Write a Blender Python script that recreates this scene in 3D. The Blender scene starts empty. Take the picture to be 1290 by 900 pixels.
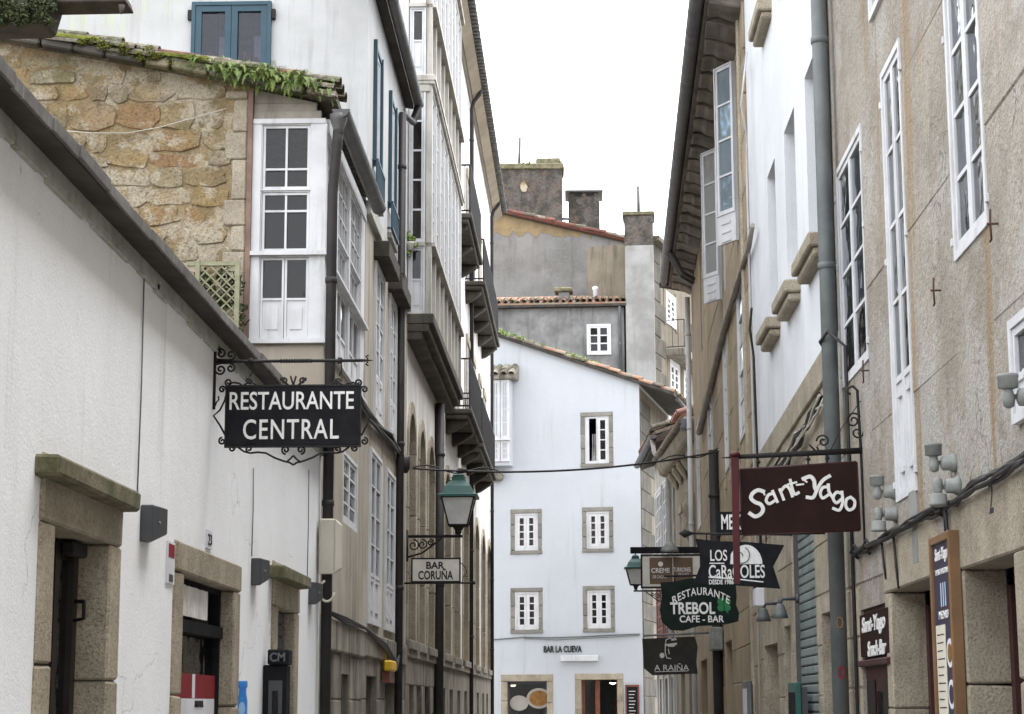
import bpy, bmesh, math, random
from mathutils import Vector, Matrix
random.seed(7)
SC = bpy.context.scene
COL = SC.collection
PI = math.pi

# ------------------------------------------------------------------ camera, sky, sun, exposure
F = 2450.0                                   # focal length in pixels of a 1290 px wide frame
EYE = Vector((0.0, 0.0, 1.6))
yc = Vector((73 / F, -438 / F, -1)).normalized()            # the street's direction as the camera sees it
zu = Vector((-0.008, 1, 0))
zc = (zu - yc * zu.dot(yc)).normalized()
xc = yc.cross(zc)
ROT = Matrix((xc, yc, zc))
cam = bpy.data.objects.new('camera', bpy.data.cameras.new('camera'))
cam.data.sensor_width = 36.0
cam.data.lens = 36.0 * F / 1290
cam.data.clip_end = 2000
cam.matrix_world = Matrix.Translation(EYE) @ ROT.to_4x4()
COL.objects.link(cam)
SC.camera = cam

world = bpy.data.worlds.new('World')
SC.world = world
world.use_nodes = True
wn, wl = world.node_tree.nodes, world.node_tree.links
wn.clear()
sky = wn.new('ShaderNodeTexSky')
sky.sky_type = 'NISHITA'
sky.sun_disc = False
sky.sun_elevation = math.radians(66)
sky.sun_rotation = math.radians(70)
hs = wn.new('ShaderNodeHueSaturation')
hs.inputs['Saturation'].default_value = 0.10
hs.inputs['Value'].default_value = 1.1
mx = wn.new('ShaderNodeMix')
mx.data_type = 'RGBA'
mx.inputs['Factor'].default_value = 0.86      # cloud cover
mx.inputs['B'].default_value = (9.25, 9.6, 10.15, 1)
bg = wn.new('ShaderNodeBackground')
bg.inputs['Strength'].default_value = 0.15
wo = wn.new('ShaderNodeOutputWorld')
wl.new(sky.outputs[0], hs.inputs['Color'])
wl.new(hs.outputs[0], mx.inputs['A'])
wl.new(mx.outputs['Result'], bg.inputs['Color'])
wl.new(bg.outputs[0], wo.inputs['Surface'])

sd = bpy.data.lights.new('sun', 'SUN')
sd.energy = 1.5
sd.angle = math.radians(40)
sd.color = (1.0, 0.97, 0.93)
sun = bpy.data.objects.new('sun', sd)
_el, _az = math.radians(66), math.radians(70)
_d = Vector((math.sin(_az) * math.cos(_el), math.cos(_az) * math.cos(_el), math.sin(_el)))
sun.rotation_euler = (-_d).to_track_quat('-Z', 'Y').to_euler()
sun.location = (0, -5, 40)
COL.objects.link(sun)

SC.view_settings.view_transform = 'Standard'
SC.view_settings.look = 'None'
SC.view_settings.exposure = 1.52
SC.view_settings.gamma = 1.0
SC.render.engine = 'CYCLES'
SC.cycles.use_denoising = True
SC.cycles.max_bounces = 8
SC.cycles.diffuse_bounces = 5
SC.cycles.transparent_max_bounces = 12
SC.cycles.caustics_reflective = False
SC.cycles.caustics_refractive = False

# ------------------------------------------------------------------ geometry helpers
def ray(px, py):
    d = Vector(((px - 645) / F, -(py - 450) / F, -1))
    return Vector((d.dot(xc), d.dot(yc), d.dot(zc)))

class Wall:
    """A vertical plane: a runs along it, n out of it, z up."""
    def __init__(s, x0, y0, tx, ty, nx, ny):
        s.o = Vector((x0, y0, 0)); s.t = Vector((tx, ty, 0)).normalized(); s.v = Vector((nx, ny, 0)).normalized()
        s.key = (round(s.t.x, 3), round(s.t.y, 3), round(s.v.x, 3), round(s.v.y, 3))
    def P(s, a, n, z):
        return s.o + s.t * a + s.v * n + Vector((0, 0, z))
    def at(s, px, py, n=0.0):
        d = ray(px, py)
        k = ((s.o - EYE).dot(s.v) + n) / d.dot(s.v)
        p = EYE + d * k
        return (p - s.o).dot(s.t), p.z
    def rect(s, near_top, far_bottom, n=0.0):
        a0, z1 = s.at(*near_top, n); a1, z0 = s.at(*far_bottom, n)
        return min(a0, a1), max(a0, a1), min(z0, z1), max(z0, z1)
def front(Y, nx=0.0):
    return Wall(0, Y, 1, nx, nx, -1)

WO = {}                                                    # world position of every object's origin
def empty(name, loc):
    o = bpy.data.objects.new(name, None)
    o.empty_display_size = 0.3
    o.location = loc
    COL.objects.link(o)
    WO[o.name] = Vector(loc)
    return o
def tag(o, label=None, cat=None, group=None, kind=None):
    if label: o['label'] = label
    if cat: o['category'] = cat
    if group: o['group'] = group
    if kind: o['kind'] = kind
    return o
def thing(name, loc, label, cat, group=None):
    return tag(empty(name, loc), label, cat, group)
def place(name, me, origin, parent=None):
    o = bpy.data.objects.new(name, me)
    COL.objects.link(o)
    WO[o.name] = Vector(origin)
    if parent:
        o.parent = parent
        o.location = Vector(origin) - WO[parent.name]
    else:
        o.location = origin
    return o

class MB:
    def __init__(s):
        s.v = []; s.f = []; s.sm = False
    def poly(s, pts):
        i = len(s.v); s.v += [Vector(p) for p in pts]; s.f.append(tuple(range(i, i + len(pts)))); return s
    def hexa(s, p):                                        # 8 corners: bottom ring 0-3, top ring 4-7
        i = len(s.v); s.v += [Vector(q) for q in p]
        for q in ((3, 2, 1, 0), (4, 5, 6, 7), (0, 1, 5, 4), (1, 2, 6, 5), (2, 3, 7, 6), (3, 0, 4, 7)):
            s.f.append(tuple(i + k for k in q))
        return s
    def box(s, W, a0, a1, n0, n1, z0, z1):
        return s.hexa([W.P(a0, n0, z0), W.P(a1, n0, z0), W.P(a1, n1, z0), W.P(a0, n1, z0),
                       W.P(a0, n0, z1), W.P(a1, n0, z1), W.P(a1, n1, z1), W.P(a0, n1, z1)])
    def prism(s, ring, vec):                               # polygon swept along a vector
        k = len(ring); i = len(s.v); vec = Vector(vec)
        s.v += [Vector(p) for p in ring] + [Vector(p) + vec for p in ring]
        s.f.append(tuple(i + q for q in range(k))); s.f.append(tuple(i + k + q for q in reversed(range(k))))
        for q in range(k):
            s.f.append((i + q, i + (q + 1) % k, i + k + (q + 1) % k, i + k + q))
        return s
    def outline(s, W, pts, n0, n1):                        # (a, z) outline with thickness
        return s.prism([W.P(a, n0, z) for a, z in pts], W.v * (n1 - n0))
    def tube(s, pts, r, sides=8, r1=None):
        pts = [Vector(p) for p in pts]; m = len(pts); i0 = len(s.v); prev = None
        for k, p in enumerate(pts):
            d = (pts[min(k + 1, m - 1)] - pts[max(k - 1, 0)]).normalized()
            if prev is None:
                u = d.orthogonal().normalized()
            else:
                u = (prev - d * prev.dot(d))
                u = u.normalized() if u.length > 1e-6 else d.orthogonal().normalized()
            prev = u; w = d.cross(u)
            rr = r if r1 is None else r + (r1 - r) * k / max(1, m - 1)
            for q in range(sides):
                t = 2 * PI * q / sides
                s.v.append(p + (u * math.cos(t) + w * math.sin(t)) * rr)
        for k in range(m - 1):
            for q in range(sides):
                a = i0 + k * sides + q; b = i0 + k * sides + (q + 1) % sides
                s.f.append((a, b, b + sides, a + sides))
        s.f.append(tuple(i0 + q for q in reversed(range(sides))))
        s.f.append(tuple(i0 + (m - 1) * sides + q for q in range(sides)))
        s.sm = True
        return s
    def lathe(s, c, prof, seg=16, axis=Vector((0, 0, 1))):
        axis = Vector(axis).normalized(); u = axis.orthogonal().normalized(); w = axis.cross(u); i0 = len(s.v)
        for r, h in prof:
            for q in range(seg):
                t = 2 * PI * q / seg
                s.v.append(Vector(c) + axis * h + (u * math.cos(t) + w * math.sin(t)) * max(r, 1e-4))
        for k in range(len(prof) - 1):
            for q in range(seg):
                a = i0 + k * seg + q; b = i0 + k * seg + (q + 1) % seg
                s.f.append((a, b, b + seg, a + seg))
        s.f.append(tuple(i0 + q for q in reversed(range(seg))))
        s.f.append(tuple(i0 + (len(prof) - 1) * seg + q for q in range(seg)))
        s.sm = True
        return s
    def mesh(s, name, mat, origin, bevel=0.0, seg=1, jitter=0.0, smooth=None):
        bm = bmesh.new(); vs = [bm.verts.new(p - origin) for p in s.v]
        for f in s.f:
            try: bm.faces.new([vs[k] for k in f])
            except ValueError: pass
        if jitter:
            for v in bm.verts: v.co += Vector([random.uniform(-jitter, jitter) for _ in range(3)])
        bmesh.ops.recalc_face_normals(bm, faces=bm.faces[:])
        if bevel:
            bmesh.ops.bevel(bm, geom=bm.edges[:], offset=bevel, segments=seg, affect='EDGES', clamp_overlap=True, profile=0.6)
        me = bpy.data.meshes.new(name); bm.to_mesh(me); bm.free()
        if mat: me.materials.append(mat)
        sm = s.sm if smooth is None else smooth
        if sm:
            me.polygons.foreach_set('use_smooth', [len(p.vertices) <= 4 for p in me.polygons])
        return me
    def center(s, base=False):
        lo = Vector([min(p[k] for p in s.v) for k in range(3)]); hi = Vector([max(p[k] for p in s.v) for k in range(3)])
        c = (lo + hi) / 2
        if base: c.z = lo.z
        return c
    def build(s, name, mat, parent=None, **kw):
        c = s.center(base=parent is None)
        return place(name, s.mesh(name, mat, c, **kw), c, parent)

def spiral(W, n, ca, cz, r0, turns, a_start, sgn=1, steps=None, r_end=0.15):
    """points of a scroll in a wall plane: radius r0 shrinks to r_end * r0"""
    st = steps or int(abs(turns) * 14) + 2; out = []
    for k in range(st + 1):
        f = k / st; r = r0 * (1 - f * (1 - r_end)); t = a_start + sgn * 2 * PI * turns * f
        out.append(W.P(ca + r * math.cos(t), n, cz + r * math.sin(t)))
    return out
# ------------------------------------------------------------------ materials
class N:
    def __init__(s, name):
        s.m = bpy.data.materials.new(name); s.m.use_nodes = True; s.t = s.m.node_tree; s.t.nodes.clear()
        s.pos = s.n('ShaderNodeNewGeometry').outputs['Position']
        s.out = s.n('ShaderNodeOutputMaterial')
    def n(s, ty, **kw):
        o = s.t.nodes.new(ty)
        for k, v in kw.items(): setattr(o, k, v)
        return o
    def set(s, sock, v):
        if hasattr(v, 'node'): s.t.links.new(v, sock)
        else: sock.default_value = (*v, 1) if isinstance(v, tuple) and len(v) == 3 and sock.type == 'RGBA' else v
    def noise(s, scale, detail=4, rough=0.6, vec=None, sc=None):
        v = vec or s.pos
        if sc:
            mp = s.n('ShaderNodeMapping'); s.set(mp.inputs['Vector'], v); mp.inputs['Scale'].default_value = sc; v = mp.outputs[0]
        o = s.n('ShaderNodeTexNoise'); s.set(o.inputs['Vector'], v)
        o.inputs['Scale'].default_value = scale; o.inputs['Detail'].default_value = detail; o.inputs['Roughness'].default_value = rough
        return o.outputs['Fac']
    def ramp(s, fac, lo, hi):
        o = s.n('ShaderNodeMapRange'); o.interpolation_type = 'SMOOTHSTEP'
        s.set(o.inputs['Value'], fac); o.inputs['From Min'].default_value = lo; o.inputs['From Max'].default_value = hi
        return o.outputs[0]
    def math(s, op, a, b):
        o = s.n('ShaderNodeMath', operation=op); s.set(o.inputs[0], a); s.set(o.inputs[1], b); return o.outputs[0]
    def mix(s, fac, a, b):
        o = s.n('ShaderNodeMix', data_type='RGBA'); s.set(o.inputs['Factor'], fac); s.set(o.inputs['A'], a); s.set(o.inputs['B'], b)
        return o.outputs['Result']
    def bump(s, h, strength, dist=0.02):
        o = s.n('ShaderNodeBump'); s.set(o.inputs['Height'], h); o.inputs['Strength'].default_value = strength
        o.inputs['Distance'].default_value = dist; return o.outputs[0]
    def bsdf(s, color, rough=0.8, normal=None, spec=0.3, metal=0.0):
        o = s.n('ShaderNodeBsdfPrincipled'); s.set(o.inputs['Base Color'], color); s.set(o.inputs['Roughness'], rough)
        o.inputs['Specular IOR Level'].default_value = spec; o.inputs['Metallic'].default_value = metal
        if normal is not None: s.set(o.inputs['Normal'], normal)
        return o.outputs[0]
    def done(s, sh):
        s.set(s.out.inputs['Surface'], sh); return s.m

def M(name, c1, c2=None, scale=1.5, lo=0.35, hi=0.65, grain=None, gs=60, bump=0.25, bs=50, dist=0.01, rough=0.85, spec=0.25,
      streak=None, ss=1.0, slo=0.52, shi=0.75, patch=None, ps=0.8, plo=0.55, phi=0.7, rnd=0.0, metal=0.0, crack=None, cs=0.8, cw=0.006, spots=None, sps=12, splo=.66, sphi=.76):
    """mottled base, fine grain, vertical streaks, worn patches, per-object variation, relief"""
    k = N(name); c2 = c2 or tuple(x * 0.85 for x in c1)
    c = k.mix(k.ramp(k.noise(scale, 5, 0.65), lo, hi), c1, c2)
    if patch: c = k.mix(k.ramp(k.noise(ps, 6, 0.7), plo, phi), c, patch)
    if streak: c = k.mix(k.ramp(k.noise(3.0 * ss, 5, 0.7, sc=(1.6, 1.6, 0.13)), slo, shi), c, streak)
    if grain: c = k.mix(k.math('MULTIPLY', k.ramp(k.noise(gs, 3, 0.8), 0.45, 0.7), 0.6), c, grain)
    if spots: c = k.mix(k.math('MULTIPLY', k.math('MULTIPLY', k.ramp(k.noise(sps, 4, 0.7), splo, sphi), k.ramp(k.noise(1.1, 3), .45, .6)), .8), c, spots)
    if crack:
        wv = k.n('ShaderNodeTexNoise'); k.set(wv.inputs['Vector'], k.pos); wv.inputs['Scale'].default_value = 1.7; wv.inputs['Detail'].default_value = 5
        ad = k.n('ShaderNodeVectorMath', operation='MULTIPLY_ADD'); k.set(ad.inputs[0], wv.outputs['Color']); ad.inputs[1].default_value = (1.1, 1.1, 1.1); k.set(ad.inputs[2], k.pos)
        vo = k.n('ShaderNodeTexVoronoi', feature='DISTANCE_TO_EDGE'); k.set(vo.inputs['Vector'], ad.outputs[0]); vo.inputs['Scale'].default_value = cs
        ln = k.math('SUBTRACT', 1.0, k.ramp(vo.outputs['Distance'], 0.0, cw)); c = k.mix(k.math('MULTIPLY', ln, k.math('MULTIPLY', k.ramp(k.noise(.6, 3), .5, .6), .75)), c, crack)
    if rnd:
        oi = k.n('ShaderNodeObjectInfo'); hv = k.n('ShaderNodeHueSaturation'); k.set(hv.inputs['Color'], c)
        k.set(hv.inputs['Value'], k.math('ADD', k.math('MULTIPLY', oi.outputs['Random'], 2 * rnd), 1 - rnd)); c = hv.outputs[0]
    nb = None
    if bump:
        h = k.math('ADD', k.noise(bs, 5, 0.7), k.math('MULTIPLY', k.noise(bs * 0.12, 4, 0.6), 1.2))
        nb = k.bump(h, bump, dist)
    return k.done(k.bsdf(c, rough, nb, spec, metal))

m_white = M('white render', (0.80, 0.81, 0.83), (0.75, 0.76, 0.78), scale=0.9, grain=(0.58, 0.585, 0.60), gs=70, bump=0.4, bs=55, dist=0.010, crack=(.30, .30, .30), cs=.55, cw=.004, spots=(.5, .5, .49), sps=7, rough=0.92,
            streak=(0.55, 0.545, 0.53), ss=.8, slo=0.55, shi=0.85)
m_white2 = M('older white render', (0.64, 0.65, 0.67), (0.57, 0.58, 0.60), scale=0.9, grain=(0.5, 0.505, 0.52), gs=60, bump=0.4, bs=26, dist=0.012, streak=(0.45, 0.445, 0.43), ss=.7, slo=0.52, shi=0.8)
m_white_old = M('weathered white render', (0.66, 0.65, 0.635), (0.55, 0.54, 0.52), scale=1.1, bump=0.35, bs=30, rough=0.9,
                streak=(0.30, 0.285, 0.255), ss=.7, slo=0.47, shi=0.76, spots=(.3, .28, .25), sps=6)
def algae_white():
    k = N('white render with algae')
    c = k.mix(k.ramp(k.noise(1.0, 5), 0.35, 0.65), (0.45, 0.45, 0.45), (0.385, 0.385, 0.38))
    st = k.ramp(k.noise(2.6, 5, 0.7, sc=(2.2, 1, 0.22)), 0.5, 0.68)
    sx = k.n('ShaderNodeSeparateXYZ'); k.set(sx.inputs[0], k.pos)
    hz = k.ramp(sx.outputs['Z'], 8.7, 9.5); hx = k.ramp(sx.outputs['X'], -4.3, -4.9)
    c = k.mix(k.math('MULTIPLY', k.math('MULTIPLY', st, 0.6), k.math('MULTIPLY', hz, hx)), c, (0.42, 0.47, 0.22))
    c = k.mix(k.math('MULTIPLY', k.ramp(k.noise(3, 5, 0.7, sc=(1.8, 1.8, 0.14)), 0.48, 0.72), 0.6), c, (0.27, 0.265, 0.25))
    return k.done(k.bsdf(c, 0.9, k.bump(k.noise(35, 5), 0.3, 0.01)))
m_algae = algae_white()
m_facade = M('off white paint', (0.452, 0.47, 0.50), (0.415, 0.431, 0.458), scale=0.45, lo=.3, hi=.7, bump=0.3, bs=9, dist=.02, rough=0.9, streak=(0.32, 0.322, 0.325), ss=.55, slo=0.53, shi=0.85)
m_band = M('stained cornice plaster', (0.40, 0.41, 0.37), (0.30, 0.30, 0.26), scale=4, bump=0.5, bs=30, patch=(0.16, 0.15, 0.12), ps=5, plo=0.55, phi=0.75)
m_beige = M('rough beige render', (0.38, 0.34, 0.288), (0.285, 0.25, 0.207), scale=1.5, grain=(0.21, 0.175, 0.13), gs=42, bump=0.9, bs=22, dist=0.05,
            patch=(0.41, 0.385, 0.35), ps=0.8, plo=0.46, phi=0.58, streak=(0.30, 0.215, 0.125), ss=0.45, slo=0.52, shi=0.68, rnd=0.07, crack=(.12, .10, .08), cs=.7, cw=.008, spots=(.13, .11, .085), sps=16, splo=.60, sphi=.70)
m_beige2 = M('smooth grey beige plaster', (0.37, 0.33, 0.275), (0.30, 0.265, 0.215), scale=0.9, bump=0.25, bs=30, streak=(0.16, 0.145, 0.12), ss=.7, slo=0.46, shi=0.74,
             patch=(0.40, 0.37, 0.325), ps=0.7, crack=(.1, .09, .075), cs=.6, cw=.007, spots=(.12, .105, .085), sps=8)
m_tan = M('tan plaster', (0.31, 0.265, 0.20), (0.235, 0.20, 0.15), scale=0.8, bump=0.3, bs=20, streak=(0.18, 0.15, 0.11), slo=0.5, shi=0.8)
m_ochre = M('ochre granite wall', (0.36, 0.285, 0.19), (0.26, 0.205, 0.14), scale=1.3, grain=(0.16, 0.125, 0.085), gs=50, bump=0.6, bs=22, streak=(0.14, 0.11, 0.08), slo=0.5, shi=0.78,
            patch=(0.33, 0.29, 0.23), ps=0.9, rnd=0.12)
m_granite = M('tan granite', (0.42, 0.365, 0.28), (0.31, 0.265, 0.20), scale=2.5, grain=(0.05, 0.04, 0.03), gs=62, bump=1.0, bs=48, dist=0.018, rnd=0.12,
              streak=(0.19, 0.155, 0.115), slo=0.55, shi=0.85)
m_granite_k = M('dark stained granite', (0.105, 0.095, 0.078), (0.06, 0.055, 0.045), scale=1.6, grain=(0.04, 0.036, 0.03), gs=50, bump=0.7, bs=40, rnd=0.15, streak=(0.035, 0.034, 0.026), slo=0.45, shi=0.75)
m_tan_k = M('dark tan stone', (0.20, 0.17, 0.13), (0.14, 0.12, 0.09), scale=.8, bump=.4, bs=12, streak=(0.085, 0.072, 0.055), slo=.45, shi=.75)  # an even darker tan, toned down after these walls rendered too bright
m_granite_d = M('weathered dark granite', (0.30, 0.275, 0.225), (0.20, 0.18, 0.148), scale=2, grain=(0.08, 0.07, 0.05), gs=110, bump=0.7, bs=60, rnd=0.12,
                streak=(0.06, 0.057, 0.046), ss=.7, slo=0.44, shi=0.72)
m_mossy = M('mossy granite', (0.20, 0.17, 0.115), (0.085, 0.085, 0.042), scale=7, grain=(0.05, 0.055, 0.03), gs=90, bump=0.8, bs=50, rnd=0.1)
m_greystone = M('grey granite', (0.23, 0.215, 0.19), (0.165, 0.155, 0.135), scale=3, grain=(0.16, 0.155, 0.14), gs=80, bump=0.5, bs=50, rnd=0.12)
m_greywall = M('weathered grey cement', (0.265, 0.262, 0.255), (0.115, 0.112, 0.108), scale=0.7, lo=0.3, hi=0.7, bump=0.4, bs=12, streak=(0.085, 0.082, 0.078), ss=0.5, slo=0.48, shi=0.72)
m_gable2 = M('grey and ochre gable render', (0.20, 0.19, 0.182), (0.125, 0.12, 0.113), scale=0.55, lo=.3, hi=.7, bump=0.5, bs=8, dist=.04, streak=(0.11, 0.10, 0.085), ss=0.35, slo=0.5, shi=0.72, patch=(.235, .222, .21), ps=.35, grain=(.2, .19, .17), gs=12)
m_ochrepatch = M('exposed ochre rubble', (0.23, 0.165, 0.09), (0.15, 0.115, 0.07), scale=1.4, bump=0.8, bs=8, dist=0.05)
m_brickch = M('mossy brick chimney', (0.12, 0.105, 0.09), (0.055, 0.049, 0.042), scale=2.2, lo=.4, hi=.6, bump=1.0, bs=14, dist=0.06, patch=(0.12, 0.088, 0.07), ps=1.8, plo=.5, phi=.62, grain=(0.03, 0.028, 0.024), gs=9, streak=(0.035, 0.034, 0.028), slo=.55)
m_mortar = M('lime mortar', (0.32, 0.24, 0.13), (0.23, 0.17, 0.095), scale=4, grain=(0.16, 0.12, 0.06), gs=40, bump=1.0, bs=22, dist=0.04, patch=(0.42, 0.365, 0.275), ps=1.7, plo=.48, phi=.55)
def rubble():
    k = N('rubble stone'); oi = k.n('ShaderNodeObjectInfo'); r = k.n('ShaderNodeValToRGB'); k.set(r.inputs[0], oi.outputs['Random'])
    r.color_ramp.interpolation = 'LINEAR'
    cols = [(0.0, (0.30, 0.22, 0.11)), (0.18, (0.22, 0.19, 0.12)), (0.34, (0.34, 0.25, 0.13)), (0.5, (0.26, 0.155, 0.085)), (0.62, (0.37, 0.31, 0.21)),
            (0.74, (0.24, 0.225, 0.155)), (0.86, (0.40, 0.34, 0.25)), (1.0, (0.29, 0.21, 0.10))]
    el = r.color_ramp.elements
    el[0].position, el[0].color = cols[0][0], (*cols[0][1], 1); el[1].position, el[1].color = 1.0, (*cols[-1][1], 1)
    for p, c in cols[1:-1]:
        e = el.new(p); e.color = (*c, 1)
    c = k.mix(k.math('MULTIPLY', k.ramp(k.noise(4, 6, 0.75), 0.38, 0.66), 0.55), r.outputs[0], (0.29, 0.195, 0.085))
    c = k.mix(k.math('MULTIPLY', k.ramp(k.noise(1.7, 6, 0.75), 0.48, 0.55), 0.9), c, (0.43, 0.375, 0.285))
    c = k.mix(k.math('MULTIPLY', k.ramp(k.noise(1.3, 5, 0.7), 0.52, 0.64), 0.6), c, (0.15, 0.135, 0.06))
    c = k.mix(k.math('MULTIPLY', k.ramp(k.noise(0.95, 6, 0.75), 0.47, 0.62), 0.75), c, (0.13, 0.095, 0.058))
    c = k.mix(k.math('MULTIPLY', k.ramp(k.noise(38, 4, 0.8), 0.48, 0.66), 0.7), c, (0.09, 0.068, 0.04))
    h = k.math('ADD', k.noise(30, 6, 0.7), k.math('MULTIPLY', k.noise(6, 5, 0.65), 1.6))
    return k.done(k.bsdf(c, 0.92, k.bump(h, 0.9, 0.035), 0.2))
m_rubble = rubble()
m_wood_w = M('white painted wood', (0.56, 0.56, 0.57), (0.49, 0.49, 0.50), scale=3, bump=0.12, bs=60, rough=0.55, spec=0.4, streak=(0.26, 0.25, 0.22), slo=0.50, shi=0.85, spots=(.25, .24, .21), sps=9)
m_wood_c = M('worn cream paint', (0.47, 0.45, 0.405), (0.38, 0.36, 0.32), scale=2, bump=0.2, bs=50, rough=0.65, streak=(0.20, 0.185, 0.155), slo=0.46, shi=0.76)
m_wood_g = M('weathered grey board', (0.34, 0.31, 0.27), (0.24, 0.22, 0.19), scale=3, bump=0.4, bs=40, streak=(0.16, 0.14, 0.12), slo=0.5, shi=0.8)
m_eave = M('aged eave stone', (0.215, 0.195, 0.165), (0.125, 0.112, 0.095), scale=1.6, bump=0.5, bs=20, rnd=0.1, streak=(0.22, 0.18, 0.12), ss=0.5)
m_fascia = M('grey slate verge', (0.155, 0.145, 0.14), (0.105, 0.098, 0.094), scale=6, bump=0.5, bs=60, streak=(0.23, 0.22, 0.21), ss=3)
m_soffit = M('dark soffit timber', (0.060, 0.052, 0.044), (0.035, 0.03, 0.025), scale=4, bump=0.4, bs=40)
m_blue = M('petrol blue paint', (0.017, 0.055, 0.080), (0.012, 0.042, 0.062), scale=3, bump=0.12, bs=50, rough=0.5, spec=0.4)
m_tile = M('terracotta tile', (0.33, 0.165, 0.10), (0.21, 0.115, 0.075), scale=5, bump=0.5, bs=40, rnd=0.25, patch=(0.20, 0.18, 0.14), ps=3, plo=0.45, phi=0.6)
m_tile_old = M('lichened old tile', (0.125, 0.098, 0.075), (0.062, 0.056, 0.044), scale=5, bump=0.6, bs=40, rnd=0.3, patch=(0.06, 0.064, 0.028), ps=5, plo=0.45, phi=0.6,
               grain=(0.27, 0.25, 0.22), gs=16)
m_moss = M('moss', (0.085, 0.095, 0.022), (0.15, 0.155, 0.035), scale=14, bump=0.9, bs=120, dist=0.02, rough=1, spec=0.05)
m_fern = M('fern green', (0.09, 0.145, 0.028), (0.17, 0.22, 0.05), scale=9, bump=0, rough=0.6, spec=0.3)
m_iron = M('black wrought iron', (0.014, 0.014, 0.015), (0.024, 0.021, 0.019), scale=20, bump=0.3, bs=150, dist=0.003, rough=0.6, spec=0.15)
m_pipe = M('brown black pipe', (0.034, 0.029, 0.029), (0.024, 0.021, 0.021), scale=4, bump=0.1, bs=40, rough=0.55, spec=0.2, streak=(0.06, 0.052, 0.05), slo=0.55)
m_gutter = M('dark grey zinc gutter', (0.085, 0.085, 0.085), (0.058, 0.056, 0.055), scale=3, bump=0.15, bs=30, rough=0.5, spec=0.4, streak=(0.13, 0.13, 0.125))
m_greypipe = M('grey downpipe', (0.12, 0.13, 0.13), (0.09, 0.097, 0.097), scale=3, bump=0.12, bs=40, rough=0.55, spec=0.35, streak=(0.10, 0.105, 0.105), slo=0.55, shi=0.8)
m_darkgrey = M('anthracite metal', (0.050, 0.053, 0.058), (0.042, 0.044, 0.048), scale=6, bump=0.1, bs=80, rough=0.5, spec=0.4)
m_cable = M('black cable', (0.020, 0.019, 0.019), (0.035, 0.033, 0.031), scale=20, bump=0.2, bs=80, rough=0.6)
m_redtile = M('red ridge tile', (0.14, 0.05, 0.034), (0.075, 0.034, 0.026), scale=6, bump=0.5, bs=30, rnd=0.25)
m_ivy = M('dark ivy', (0.03, 0.04, 0.018), (0.06, 0.068, 0.03), scale=10, bump=0)
m_dark = M('dark interior', (0.030, 0.028, 0.027), (0.018, 0.017, 0.016), scale=2, bump=0)  # near-black colour stands in for the shade inside rooms and openings
m_board = M('black sign board', (0.011, 0.011, 0.013), (0.017, 0.017, 0.019), scale=6, bump=0.1, bs=60, rough=0.7, spec=0.06)
m_letter = M('white lettering', (0.68, 0.67, 0.65), (0.58, 0.57, 0.55), scale=25, bump=0, rough=0.7)
m_letter_k = M('black lettering', (0.025, 0.025, 0.028), bump=0, rough=0.6)
m_maroon = M('maroon sign paint', (0.022, 0.0098, 0.0085), (0.016, 0.0075, 0.0068), scale=4, bump=0.08, bs=50, rough=0.6, spec=0.08)
m_maroon_w = M('maroon woodwork', (0.060, 0.022, 0.022), (0.042, 0.016, 0.016), scale=4, bump=0.2, bs=40, rough=0.5)
m_red = M('red lacquer', (0.060, 0.006, 0.010), (0.045, 0.005, 0.008), scale=5, bump=0.05, bs=50, rough=0.45)
m_brownsign = M('brown sign face', (0.125, 0.080, 0.045), (0.105, 0.066, 0.038), scale=4, bump=0.05, bs=50, rough=0.5)
m_greysign = M('grey brown sign face', (0.048, 0.045, 0.040), (0.038, 0.036, 0.032), scale=4, bump=0.08, bs=50, rough=0.6, spec=0.08)
m_rim = M('dish rim print', (0.30, 0.28, 0.25), bump=0)
m_cream = M('cream enamel', (0.60, 0.575, 0.52), (0.52, 0.495, 0.445), scale=6, bump=0.05, bs=40, rough=0.5)
m_acbox = M('aged cream plastic', (0.50, 0.47, 0.40), (0.44, 0.41, 0.345), scale=2, bump=0.05, bs=40, rough=0.55, streak=(0.34, 0.31, 0.25), slo=0.55)
m_greenboard = M('greenish black sign board', (0.008, 0.013, 0.011), (0.012, 0.018, 0.015), scale=6, bump=.1, bs=60, rough=.7, spec=.06)
m_lampgreen = M('lantern green', (0.018, 0.085, 0.072), (0.014, 0.066, 0.056), scale=6, bump=0.1, bs=60, rough=0.45, spec=0.45)
m_clover = M('clover green', (0.020, 0.16, 0.055), bump=0, rough=0.6)
m_yellow = M('yellow plastic', (0.60, 0.36, 0.02), bump=0, rough=0.5)
m_bluepl = M('blue print', (0.03, 0.17, 0.52), (0.05, 0.25, 0.62), scale=8, bump=0, rough=0.45)
m_redprint = M('red print', (0.20, 0.012, 0.02), bump=0, rough=0.5)
m_paper = M('white print', (0.62, 0.62, 0.66), bump=0, rough=0.6)
m_floodl = M('grey floodlight casting', (0.23, 0.24, 0.225), (0.165, 0.17, 0.16), scale=8, bump=0.15, bs=60, rough=0.5)
m_pine = M('varnished pine', (0.185, 0.105, 0.052), (0.14, 0.078, 0.038), scale=3, bump=0.1, bs=40, rough=0.45, streak=(0.24, 0.11, 0.035), ss=3)
m_menu = M('menu print paper', (0.60, 0.56, 0.46), bump=0, rough=0.6)
m_menub = M('menu print dark', (0.045, 0.025, 0.040), (0.025, 0.03, 0.06), scale=12, bump=0, rough=0.5)
m_shutter = M('grey green shutter', (0.20, 0.235, 0.23), (0.13, 0.16, 0.155), scale=2.2, bump=0.1, bs=30, rough=0.5, patch=(0.30, 0.33, 0.33), ps=2)
m_shutter_d = M('dark shutter', (0.075, 0.08, 0.09), (0.055, 0.058, 0.066), scale=2, bump=0.1, bs=30, rough=0.5)
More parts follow.
